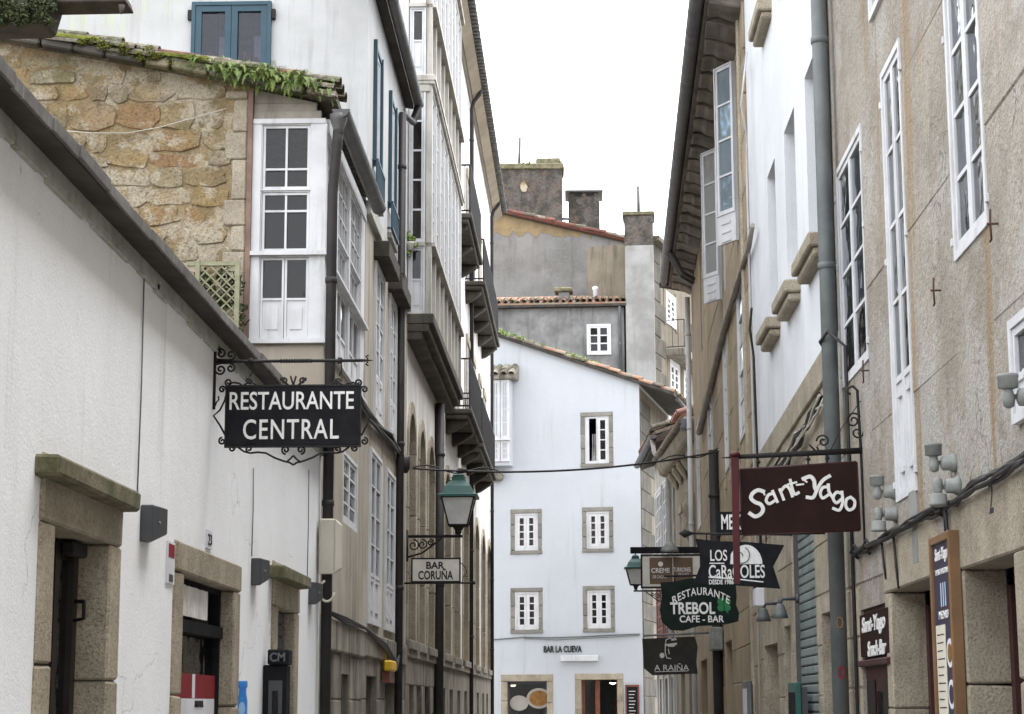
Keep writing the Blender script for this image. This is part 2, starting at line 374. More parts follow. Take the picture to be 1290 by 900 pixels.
m_trellis = M('green grey trellis wood', (0.27, 0.265, 0.175), (0.19, 0.19, 0.12), scale=8, bump=0.3, bs=60)
m_curtain = M('white curtain cloth', (0.66, 0.65, 0.62), (0.56, 0.55, 0.52), scale=6, bump=0.2, bs=60)
m_dkwood = M('dark door wood', (0.022, 0.016, 0.014), (0.015, 0.011, 0.010), scale=5, bump=0.2, bs=50, rough=0.45)
m_redwood = M('red brown door wood', (0.20, 0.065, 0.04), (0.14, 0.045, 0.03), scale=4, bump=0.15, bs=40, rough=0.45)
m_pave = M('granite paving', (0.38, 0.365, 0.34), (0.30, 0.285, 0.265), scale=1.5, grain=(0.10, 0.095, 0.085), gs=60, bump=0.4, bs=30, rough=0.6)
m_ground = M('trodden ground', (0.32, 0.30, 0.27), (0.25, 0.235, 0.21), scale=0.6, bump=0.3, bs=8)
m_rope = M('pale wire', (0.45, 0.42, 0.36), bump=0, rough=0.7)
m_frost = M('frosted lantern glass', (0.50, 0.50, 0.49), (0.42, 0.42, 0.41), scale=5, bump=0, rough=0.25, spec=0.5)
m_tower = M('terracotta dish food', (0.22, 0.12, 0.03), (0.15, 0.06, 0.015), scale=9, bump=0, rough=0.6)

def glass(name, tint, opaque=0.35, rough=0.03, ior=1.36):
    k = N(name)
    tr = k.n('ShaderNodeBsdfTransparent'); tr.inputs[0].default_value = (*[min(1, 0.85 * x / max(tint)) for x in tint], 1)
    df = k.n('ShaderNodeBsdfDiffuse'); df.inputs[0].default_value = (*tint, 1)
    gl = k.n('ShaderNodeBsdfGlossy'); gl.inputs['Color'].default_value = (0.95, 0.97, 1, 1); gl.inputs['Roughness'].default_value = rough
    oi = k.n('ShaderNodeObjectInfo'); wn_ = k.n('ShaderNodeTexWhiteNoise', noise_dimensions='1D'); k.set(wn_.inputs['W'], k.math('MULTIPLY', oi.outputs['Random'], 97.0))
    vm = k.n('ShaderNodeVectorMath', operation='MULTIPLY_ADD'); k.set(vm.inputs[0], wn_.outputs['Color']); vm.inputs[1].default_value = (.16, .16, .16); k.set(vm.inputs[2], k.bump(k.noise(2.6, 2), 0.25, 0.06))
    sb_ = k.n('ShaderNodeVectorMath', operation='SUBTRACT'); k.set(sb_.inputs[0], vm.outputs[0]); sb_.inputs[1].default_value = (.08, .08, .08)
    nm = k.n('ShaderNodeVectorMath', operation='NORMALIZE'); k.set(nm.inputs[0], sb_.outputs[0]); k.set(gl.inputs['Normal'], nm.outputs[0])
    m1 = k.n('ShaderNodeMixShader'); m1.inputs[0].default_value = opaque
    k.t.links.new(tr.outputs[0], m1.inputs[1]); k.t.links.new(df.outputs[0], m1.inputs[2])
    fr = k.n('ShaderNodeFresnel'); fr.inputs['IOR'].default_value = ior
    m2 = k.n('ShaderNodeMixShader'); k.set(m2.inputs[0], fr.outputs[0])
    k.t.links.new(m1.outputs[0], m2.inputs[1]); k.t.links.new(gl.outputs[0], m2.inputs[2])
    return k.done(m2.outputs[0])
m_glass = glass('window glass', (0.030, 0.029, 0.028), 0.25, ior=1.30)
m_glass_b = glass('bluish window glass', (0.09, 0.09, 0.10), 0.12, ior=1.33)
m_glass_r = glass('old wavy window glass', (0.035, 0.036, 0.038), 0.25, ior=1.5)
m_glass_k = glass('pale blue casement glass', (0.21, 0.26, 0.29), 0.55, ior=1.4)
m_glass_l = glass('pale glass', (0.36, 0.36, 0.35), 0.55, 0.08)  # half opaque, with a pale grey body colour
# ------------------------------------------------------------------ builders
def proj(p):
    d = ROT.transposed() @ (Vector(p) - EYE)
    return 645 + F * d.x / -d.z, 450 - F * d.y / -d.z

def wall(parent, W, a0, a1, z0, z1, ops, mat, thick=0.25, depth=5.0, name='wall', shell=True, gable=None, near_end=True):
    mb = MB(); e = 1e-4
    ops = [(max(o[0], a0), min(o[1], a1), max(o[2], z0), min(o[3], z1)) for o in ops]
    ops = [o for o in ops if o[1] - o[0] > .01 and o[3] - o[2] > .01]
    xs = sorted({a0, a1, *[o[0] for o in ops], *[o[1] for o in ops]}); zs = sorted({z0, z1, *[o[2] for o in ops], *[o[3] for o in ops]})
    for i in range(len(xs) - 1):
        for j in range(len(zs) - 1):
            x, X, z, Z = xs[i], xs[i + 1], zs[j], zs[j + 1]
            if X - x < e or Z - z < e: continue
            cx, cz = (x + X) / 2, (z + Z) / 2
            if any(o[0] < cx < o[1] and o[2] < cz < o[3] for o in ops): continue
            mb.poly([W.P(x, 0, z), W.P(X, 0, z), W.P(X, 0, Z), W.P(x, 0, Z)])
    t = -thick
    for x, X, z, Z in ops:
        mb.poly([W.P(x, 0, z), W.P(x, t, z), W.P(x, t, Z), W.P(x, 0, Z)]); mb.poly([W.P(X, 0, z), W.P(X, t, z), W.P(X, t, Z), W.P(X, 0, Z)])
        mb.poly([W.P(x, 0, Z), W.P(x, t, Z), W.P(X, t, Z), W.P(X, 0, Z)]); mb.poly([W.P(x, 0, z), W.P(x, t, z), W.P(X, t, z), W.P(X, 0, z)])
    if gable: mb.poly([W.P(a, 0, z) for a, z in gable])
    if shell:
        g = .012; d = -depth
        mb.poly([W.P(a0 + g, d, z0), W.P(a1 - g, d, z0), W.P(a1 - g, d, z1), W.P(a0 + g, d, z1)])
        for a in ((a0 + g, a1 - g) if near_end else (a1 - g,)): mb.poly([W.P(a, 0, z0), W.P(a, d, z0), W.P(a, d, z1), W.P(a, 0, z1)])
        mb.poly([W.P(a0 + g, 0, z1 - g), W.P(a1 - g, 0, z1 - g), W.P(a1 - g, d, z1 - g), W.P(a0 + g, d, z1 - g)])
    return mb.build(name, mat, parent)

PANES = {}
def pane(parent, W, a0, a1, n, z0, z1, gl):
    k = (W.key, round(a1 - a0, 3), round(z1 - z0, 3), gl.name)
    c = W.P((a0 + a1) / 2, n, (z0 + z1) / 2)
    if k not in PANES:
        PANES[k] = MB().box(W, a0, a1, n - .003, n + .003, z0, z1).mesh('pane', gl, c)
    return place('pane', PANES[k], c, parent)

def window(parent, W, a0, a1, z0, z1, n=-0.10, leaves=2, rows=4, cols=1, panel=0.0, fr=0.05, st=0.04, bar=0.020, mat=None, gl=None,
           name='window', joined=False, curtain=False, rowf=None, d=0.07, label=None, slots=False):
    mat = mat or m_wood_w; gl = gl or m_glass
    mb = MB(); B = lambda *q: mb.box(W, *q)
    B(a0, a0 + fr, n, n + d, z0, z1); B(a1 - fr, a1, n, n + d, z0, z1)
    B(a0 + fr, a1 - fr, n, n + d - .002, z1 - fr, z1); B(a0 + fr, a1 - fr, n, n + d - .002, z0, z0 + fr)
    A0, A1, Z0, Z1 = a0 + fr, a1 - fr, z0 + fr, z1 - fr
    lw = (A1 - A0) / leaves; cells = []
    for k in range(leaves):
        L0 = A0 + k * lw + .003; L1 = A0 + (k + 1) * lw - .003; m0, m1 = n + .014, n + d - .014
        B(L0, L0 + st, m0, m1, Z0 + .003, Z1 - .003); B(L1 - st, L1, m0, m1, Z0 + .003, Z1 - .003)
        q0, q1 = Z0 + .003 + st, Z1 - .003 - st
        B(L0 + st, L1 - st, m0, m1 - .002, Z0 + .003, q0); B(L0 + st, L1 - st, m0, m1 - .002, q1, Z1 - .003)
        if panel:
            ph = Z0 + (Z1 - Z0) * panel
            B(L0 + st, L1 - st, m0 + .008, m1 - .016, q0, ph - st); B(L0 + st, L1 - st, m0, m1 - .002, ph - st, ph)
            w = L1 - L0 - 2 * st
            if slots:
                for zz in (q0 + (ph - q0) * .12, q0 + (ph - q0) * .80):
                    mb.box(W, L0 + st + w * .2, L1 - st - w * .2, m1 - .014, m1 + .004, zz, zz + .035)
            elif ph - q0 > .25:
                B(L0 + st + w * .18, L1 - st - w * .18, m1 - .018, m1 - .006, q0 + .07, ph - st - .07)
            q0 = ph
        w = (L1 - L0 - 2 * st); ca = L0 + st
        cw = (w - bar * (cols - 1)) / cols
        fs = rowf or [1.0] * rows; tot = sum(fs); hh = (q1 - q0) - bar * (len(fs) - 1); z = q0; zz = []
        for i, f in enumerate(fs):
            zz.append((z, z + hh * f / tot)); z += hh * f / tot + bar
        for c in range(cols):
            x0 = ca + c * (cw + bar)
            if c: B(x0 - bar, x0, m0 + .004, m1 - .004, q0, q1)
            for i, (u0, u1) in enumerate(zz):
                if i: B(x0, x0 + cw, m0 + .005, m1 - .006, u0 - bar, u0)
                cells.append((x0 - .004, x0 + cw + .004, u0 - .004, u1 + .004))
    o = mb.build(name, mat, parent)
    if label: o['label'] = label
    pn = n + d * .45
    if joined:
        g = MB()
        for x, X, z, Z in cells: g.box(W, x, X, pn - .003, pn + .003, z, Z)
        g.build('pane', gl, o)
    else:
        for x, X, z, Z in cells: pane(o, W, x, X, pn, z, Z, gl)
    if curtain:
        g = MB(); k = max(8, int((A1 - A0) / .05)); zt, zb = Z1, Z0 + (Z1 - Z0) * (panel or .03)
        pts = [(A0 + (A1 - A0) * i / k, n - .07 + .022 * math.sin(i * 1.9) + random.uniform(-.008, .008)) for i in range(k + 1)]
        for (p, q), (r, s_) in zip(pts, pts[1:]):
            g.poly([W.P(p, q, zb), W.P(r, s_, zb), W.P(r, s_, zt), W.P(p, q, zt)])
        g.build('curtain', m_curtain, o)
    return o

def stone(parent, W, a0, a1, n0, n1, z0, z1, mat, name='stone', bevel=.012, jit=.004, label=None):
    mb = MB().box(W, a0, a1, n0, n1, z0, z1)
    o = mb.build(name, mat, parent, bevel=bevel, jitter=jit)
    if label: o['label'] = label
    return o

def surround(parent, W, a0, a1, z0, z1, w=0.2, top=0.28, n0=-0.24, n1=0.02, k=3, mat=None, sill=0.0, g=.005):
    """dressed stones round an opening: returns the hole the wall needs"""
    mat = mat or m_granite
    stone(parent, W, a0 - w, a1 + w, n0, n1 + .004, z1, z1 + top, mat, 'lintel')
    for x, X in ((a0 - w, a0), (a1, a1 + w)):
        zs = [z0 + (z1 - z0) * (i + (random.uniform(-.18, .18) if 0 < i < k else 0)) / k for i in range(k + 1)]
        for i in range(k):
            stone(parent, W, x, X, n0, n1 + random.uniform(-.003, .003), zs[i] + g, zs[i + 1] - g, mat, 'jamb_stone')
    if sill: stone(parent, W, a0 - w, a1 + w, n0, n1 + .03, z0 - sill, z0 - g, mat, 'sill')
    return (a0 - w + .01, a1 + w - .01, z0 - (sill - .01 if sill else 0), z1 + top - .01)

def ashlar(parent, W, a0, a1, z0, z1, ops, mat, ch=0.36, bl=0.75, n0=-.03, n1=0.012, g=.007, bev=.012):
    """coursed blocks over a wall, broken by the openings"""
    rows = max(1, round((z1 - z0) / ch)); h = (z1 - z0) / rows
    for r in range(rows):
        b0, b1 = z0 + r * h, z0 + (r + 1) * h
        cuts = sorted((o[0], o[1]) for o in ops if o[2] < b1 - .04 and o[3] > b0 + .04); free = []; x = a0
        for c0, c1 in cuts:
            if c0 > x: free.append((x, min(c0, a1)))
            x = max(x, c1)
        if x < a1: free.append((x, a1))
        for f0, f1 in free:
            if f1 - f0 < .05: continue
            k = max(1, round((f1 - f0) / bl)); xs = [f0 + (f1 - f0) * (i + (random.uniform(-.25, .25) if 0 < i < k else 0)) / k for i in range(k + 1)]
            for i in range(k):
                stone(parent, W, xs[i] + g / 2, xs[i + 1] - g / 2, n0, n1 + random.uniform(-.005, .005), b0 + g / 2, b1 - g / 2, mat, bevel=bev)

def text(parent, W, s, ac, zc_, n, w, h, mat, name='lettering', bold=0.0, shear=0.0, depth=0.004, warp=None, spacing=1.0):
    c = bpy.data.curves.new('lettering', 'FONT'); c.body = s; c.extrude = 0.02; c.offset = bold; c.shear = shear; c.resolution_u = 4
    c.space_character = spacing; c.align_x = 'LEFT'
    t = bpy.data.objects.new('lettering_source', c); me = bpy.data.meshes.new_from_object(t)
    bpy.data.objects.remove(t); bpy.data.curves.remove(c)
    xs = [v.co.x for v in me.vertices]; ys = [v.co.y for v in me.vertices]
    x0, x1, y0, y1 = min(xs), max(xs), min(ys), max(ys)
    r = (-W.v).cross(Vector((0, 0, 1))); cpt = W.P(ac, n, zc_)
    for v in me.vertices:
        x = ((v.co.x - x0) / (x1 - x0) - .5) * w; y = ((v.co.y - y0) / (y1 - y0) - .5) * h; d = depth * (1 if v.co.z > 0 else -.5)
        if warp: x, y = warp(x, y)
        v.co = r * x + Vector((0, 0, y)) + W.v * d
    me.materials.clear(); me.materials.append(mat); me.name = name
    return place(name, me, cpt, parent)

def strokes(parent, W, name, lines, mat, n, th=0.012, d=0.006):
    """flat painted strokes: polylines of (a, z) given a width"""
    mb = MB()
    for ln in lines:
        wd = th
        if isinstance(ln, tuple): ln, wd = ln
        for (a, z), (A, Z) in zip(ln, ln[1:]):
            dx, dz = A - a, Z - z; L = math.hypot(dx, dz) or 1e-6; ux, uz = dx / L, dz / L; px, pz = -uz * wd / 2, ux * wd / 2
            e = wd * .3
            mb.outline(W, [(a - ux * e + px, z - uz * e + pz), (A + ux * e + px, Z + uz * e + pz), (A + ux * e - px, Z + uz * e - pz), (a - ux * e - px, z - uz * e - pz)], n, n + d)
            n += .00004
    return mb.build(name, mat, parent)

def ellipse(ca, cz, ra, rz, k=24, t0=0, t1=2 * PI):
    return [(ca + ra * math.cos(t0 + (t1 - t0) * i / k), cz + rz * math.sin(t0 + (t1 - t0) * i / k)) for i in range(k + (0 if abs(t1 - t0 - 2 * PI) < 1e-3 else 1))]

TILES = {}
def tile_mesh(L, r, mat, th=.014, seg=7):
    k = (round(L, 3), round(r, 3), mat.name)
    if k not in TILES:
        mb = MB(); rings = []
        for x, s_ in ((0, .84), (L, 1.0)):
            for rr in (r * s_, r * s_ - th):
                rings.append([Vector((x, -rr * math.cos(PI * i / seg), rr * .8 * math.sin(PI * i / seg))) for i in range(seg + 1)])
        o0, i0, o1, i1 = rings
        for i in range(seg):
            mb.poly([o0[i], o0[i + 1], o1[i + 1], o1[i]]); mb.poly([i0[i], i0[i + 1], i1[i + 1], i1[i]]); mb.poly([o1[i], o1[i + 1], i1[i + 1], i1[i]]); mb.poly([o0[i], o0[i + 1], i0[i + 1], i0[i]])
        for p, q, s_, t in ((o0[0], o1[0], i1[0], i0[0]), (o0[-1], o1[-1], i1[-1], i0[-1])): mb.poly([p, q, s_, t])
        TILES[k] = mb.mesh('roof_tile', mat, Vector((0, 0, 0)))
    return TILES[k]
def tiles(parent, P0, down, across, rows, cols, L, r, mats, step=None, pitch=None, jit=.012):
    """rows of half-round cover tiles running down a slope; P0 is the eave corner"""
    down = Vector(down).normalized(); across = Vector(across).normalized(); up = across.cross(down)
    if up.z < 0: up = -up
    step = step or L * .82; pitch = pitch or r * 2.3
    for c in range(cols):
        for q in range(rows):
            p = Vector(P0) - down * (step * q + L) + across * (pitch * (c + .5)) + up * random.uniform(0, jit) + across * random.uniform(-jit, jit)
            dd = (down + up * random.uniform(.02, .05) + across * random.uniform(-.02, .02)).normalized(); uu = (up - dd * up.dot(dd)).normalized(); aa = uu.cross(dd)
            o = place('roof_tile', tile_mesh(L, r, random.choice(mats)), p, parent)
            o.rotation_euler = Matrix((dd, aa, uu)).transposed().to_euler()

def railing(parent, W, a0, a1, n, z0, h, step=.11, mat=None, name='railing', nb=0.0):
    mat = mat or m_iron; mb = MB(); r = .012
    for z in (z0 + .06, z0 + h):
        mb.box(W, a0, a1, n - .018, n + .018, z - .015, z + .015)
        for a in (a0, a1): mb.box(W, a - .018, a + .018, nb, n - .02, z - .014, z + .014)
    k = int((a1 - a0) / step)
    for i in range(k + 1):
        a = a0 + (a1 - a0) * i / k; mb.box(W, a - .013, a + .013, n - .013, n + .013, z0 + .06, z0 + h)
    k = max(1, int((n - nb) / step))
    for i in range(1, k):
        for a in (a0, a1):
            q = nb + (n - nb) * i / k; mb.box(W, a - .008, a + .008, q - .008, q + .008, z0 + .06, z0 + h)
    return mb.build(name, mat, parent)

def gutter(parent, W, a0, a1, n, z, r, mat, name='gutter', ends=True):
    mb = MB(); seg = 9
    def ring(a, rr): return [W.P(a, n + rr * math.cos(PI + PI * i / seg), z + rr * math.sin(PI + PI * i / seg)) for i in range(seg + 1)]
    o0, o1, i0, i1 = ring(a0, r), ring(a1, r), ring(a0, r * .88), ring(a1, r * .88)
    for i in range(seg):
        mb.poly([o0[i], o0[i + 1], o1[i + 1], o1[i]]); mb.poly([i0[i], i0[i + 1], i1[i + 1], i1[i]])
    mb.poly([o0[0], o1[0], i1[0], i0[0]]); mb.poly([o0[-1], o1[-1], i1[-1], i0[-1]])
    mb.poly(o0); mb.poly(o1)
    k = max(2, int((a1 - a0) / .8))
    for j in range(k + 1):                                   # hangers
        a = a0 + (a1 - a0) * (j + .02) / (k + .04); q0, q1 = ring(a - .02, r * 1.05), ring(a + .02, r * 1.05)
        for i in range(seg): mb.poly([q0[i], q0[i + 1], q1[i + 1], q1[i]])
    return mb.build(name, mat, parent)

def pipe(parent, pts, r, mat, name='downpipe', clips=True, sides=12, W=None):
    mb = MB().tube(pts, r, sides)
    if clips:
        p, q = Vector(pts[-2]), Vector(pts[-1]); L = (q - p).length; k = max(1, int(L / 1.9))
        for i in range(k):
            c = p + (q - p) * (i + .4) / k; d = (q - p).normalized()
            mb.lathe(c - d * .03, [(r * 1.02, 0), (r * 1.16, .004), (r * 1.16, .056), (r * 1.02, .06)], sides, d)
    return mb.build(name, mat, parent)

def leafball(mb, c, R, k, size):
    for _ in range(k):
        d = Vector((random.gauss(0, 1), random.gauss(0, 1), random.gauss(0, 1))).normalized() * R * random.random() ** .4
        p = Vector(c) + Vector((d.x, d.y, d.z * .7)); u = Vector([random.uniform(-1, 1) for _ in range(3)]).normalized(); w = u.orthogonal().normalized(); s_ = size * random.uniform(.5, 1.3)
        mb.poly([p - u * s_, p + w * s_ * .55, p + u * s_, p - w * s_ * .55])

WL = Wall(-2.4, 0, 0, 1, 1, 0)
WR = Wall(2.4, 0, 0, 1, -1, 0)
def rectf(W, x0, y0, x1, y1, n=0):                          # frontal walls: outer corners in the photograph -> a0, a1, z0, z1
    a0, z1 = W.at(x0, y0, n); a1, z0 = W.at(x1, y1, n)
    return min(a0, a1), max(a0, a1), min(z0, z1), max(z0, z1)
# ------------------------------------------------------------------ the ground
def ground():
    g = MB().poly([(-400, -200, -.03), (400, -200, -.03), (400, 900, -.03), (-400, 900, -.03)]).build('ground', m_ground)
    tag(g, kind='structure')
    s_ = MB().poly([(-2.6, -6, 0), (2.6, -6, 0), (3.4, 62, 0), (-2.6, 62, 0)]).build('street', m_pave)
    tag(s_, kind='structure')
ground()

# ------------------------------------------------------------------ white cottage, near left
wc = thing('white_cottage', (-2.4, 12, 0), 'low white-rendered house with three granite doorways under a dark sloping eave', 'house')
def cottage():
    ops = []
    # doorway one, with a slab over it
    a0, a1, _, z1 = WL.rect((66, 660), (136, 690)); z1 = WL.at(66, 660)[1]
    so, se = WL.at(47, 700)[0], WL.at(147, 700)[0]
    ops.append(surround(wc, WL, a0, a1, 0, z1, w=a0 - so, top=.31, k=4, n0=-.3))
    s0 = WL.at(44, 572)[0]; s1 = WL.at(178, 640, .115)[0]; zt = WL.at(44, 570)[1]; zb = WL.at(44, 599)[1]
    stone(wc, WL, s0, s1, -.05, .115, zb, zt, m_mossy, 'canopy_slab', bevel=.015, jit=.008)
    d = MB().box(WL, a0, a1, -.27, -.19, 0, z1)
    dr = d.build('door', m_dkwood, wc)
    f = MB(); f.box(WL, a1 - .09, a1 - .004, -.19, -.15, 0, z1 - .02); f.box(WL, a1 - .42, a1 - .34, -.19, -.16, 0, z1 - .02); f.box(WL, a1 - .34, a1 - .09, -.188, -.162, 1.0, 1.12); f.build('stile', m_dkwood, dr); pane(dr, WL, a1 - .34, a1 - .09, -.185, 1.12, z1 - .1, m_glass)
    zh = WL.at(105, 765)[1]; h = MB().tube([WL.P(a1 - .05, -.16, zh + .05), WL.P(a1 - .05, -.10, zh + .05), WL.P(a1 - .10, -.09, zh + .05), WL.P(a1 - .10, -.09, zh - .04), WL.P(a1 - .05, -.16, zh - .05)], .010); h.build('handle', m_iron, dr)
    zh = WL.at(105, 690)[1]; h = MB().box(WL, a1 - .34, a1 - .06, -.16, -.09, zh - .02, zh + .05); h.build('closer', m_iron, dr, bevel=.01)
    # doorway two: shop opening
    so, se = WL.at(218, 720)[0], WL.at(300, 745)[0]; a0, a1 = WL.at(228, 725)[0], WL.at(292, 745)[0]; z1 = WL.at(228, 722)[1]; zt = WL.at(219, 680)[1]
    w = a0 - so
    ops.append(surround(wc, WL, a0, se - w, 0, z1, w=w, top=zt - z1, k=3, n0=-.3)); a1 = se - w
    zb0 = WL.at(228, 786, -.08)[1]
    f = MB(); f.box(WL, a0, a1, -.16, -.06, zb0 - .05, zb0 + .03); f.box(WL, a0, a0 + .04, -.16, -.08, 0, z1); f.box(WL, a1 - .04, a1, -.16, -.08, 0, z1); f.box(WL, a0 + .04, a1 - .04, -.16, -.08, z1 - .04, z1 - .002)
    sh = f.build('shop_window', m_board, wc)
    pane(sh, WL, a0 + .04, a1 - .04, -.13, .0, zb0 - .05, m_glass); MB().box(WL, a0, a1, -.5, -.46, 0, z1).build('dark_back', m_dark, sh)
    c = MB(); k = 46; e = a0 + (a1 - a0) * .60
    pts = [(a0 + .06 + (e - a0) * i / k, -.055 + .010 * math.sin(i * 1.7) + random.uniform(-.006, .006)) for i in range(k + 1)]
    for i, ((p, q), (r, s_)) in enumerate(zip(pts, pts[1:])): c.poly([WL.P(p, q, zb0 + .05), WL.P(r, s_, zb0 + .05), WL.P(r, s_, z1 - .05), WL.P(p, q, z1 - .05)])
    c.build('lace_curtain', m_curtain, sh)
    r1 = WL.at(228, 848, -.09)[1]; r0 = WL.at(228, 880, -.09)[1]
    p = MB().box(WL, a0 + .06, a1 - .06, -.115, -.1, r0 - .35, r0).build('lower_poster', m_paper, sh)
    p = MB(); mid = a0 + (a1 - a0) * .55
    p.box(WL, a0 + .05, mid - .05, -.115, -.1, r0 + .002, r1); p.box(WL, mid + .06, a1 - .05, -.115, -.1, r0 + .002, r1); p.build('red_poster', m_redprint, sh)
    MB().box(WL, mid - .048, mid + .058, -.115, -.101, r0 + .002, r1).build('poster_gap', m_paper, sh)
    text(sh, WL, 'U.S', a0 + .17, r0 - .04, -.099, .13, .05, m_letter_k, bold=.02); text(sh, WL, 'MENU DIA', mid + .2, r0 - .035, -.099, .3, .045, m_letter_k, bold=.02)
    # doorway three: slab and roller shutter
    so, se = WL.at(342, 745)[0], WL.at(375, 760)[0]; a0, a1 = WL.at(347, 760)[0], WL.at(371, 770)[0]; z1 = WL.at(347, 764)[1]
    w = a0 - so + .03; a0 = so + w; a1 = se - w
    ops.append(surround(wc, WL, a0, a1, 0, z1, w=w, top=.36, k=3, n0=-.3))
    s0 = WL.at(339, 715)[0]; s1 = WL.at(392, 740, .13)[0]; zt = WL.at(340, 712)[1]; zb = WL.at(340, 729)[1]
    stone(wc, WL, s0, s1, -.05, .13, zb, zt, m_mossy, 'canopy_slab', bevel=.012, jit=.006)
    rs = MB().box(WL, a0, a1, -.13, -.10, 0, z1).build('roller_shutter', m_shutter_d, wc)
    for i in range(22):
        z = z1 - .11 * (i + 1)
        if z > 0: stone(rs, WL, a0 + .01, a1 - .01, -.10, -.075, z + .008, z + .10, m_shutter_d, 'slat', bevel=.01, jit=0)
    wall(wc, WL, -14, 18.78, 0, 4.12, ops, m_white, thick=.3, depth=3.4)  # added length runs unseen behind the camera, set by its effect on light
    # eave: plaster cornice, dark soffit, slate verge and roof
    zb = WL.at(145, 315)[1]; zt = WL.at(145, 290)[1]
    c = MB().box(WL, -14, 18.77, -.02, .022, zb, zt); k = []
    for i in range(int((18.77 - 4) / .5)):
        a = 4 + .5 * i + random.uniform(-.1, .1); k.append(a)
        c.box(WL, a, a + random.uniform(.3, .52), -.01, .026, zb - random.uniform(.004, .022), zb + .03)
    c.build('cornice', m_band, wc, bevel=.003)
    s_ = MB(); s_.prism([WL.P(-14, -.05, zt - .004), WL.P(-14, .16, zt - .034), WL.P(-14, .16, zt + .002), WL.P(-14, -.05, zt + .03)], (0, 32.77, 0)); s_.build('soffit', m_soffit, wc)
    a = 4.0
    while a < 18.6:
        L = min(random.uniform(.45, .62), 18.77 - a)
        q = MB(); j = random.uniform(-.005, .006)
        q.prism([WL.P(a + .003, .02, zt + .004), WL.P(a + .003, .178 + j, zt - .034 + j), WL.P(a + .003, .180 + j, zt + .030 + j), WL.P(a + .003, .02, zt + .07)], (0, L - .006, 0))
        q.build('verge_slate', m_fascia, wc, bevel=.004, jitter=.003); a += L
    r = MB().prism([WL.P(-14, .02, zt + .02), WL.P(-14, -3.4, zt + 1.5), WL.P(-14, -3.4, zt + 1.58), WL.P(-14, .02, zt + .075)], (0, 32.77, 0)); r.build('roof', m_tile_old, wc)
cottage()

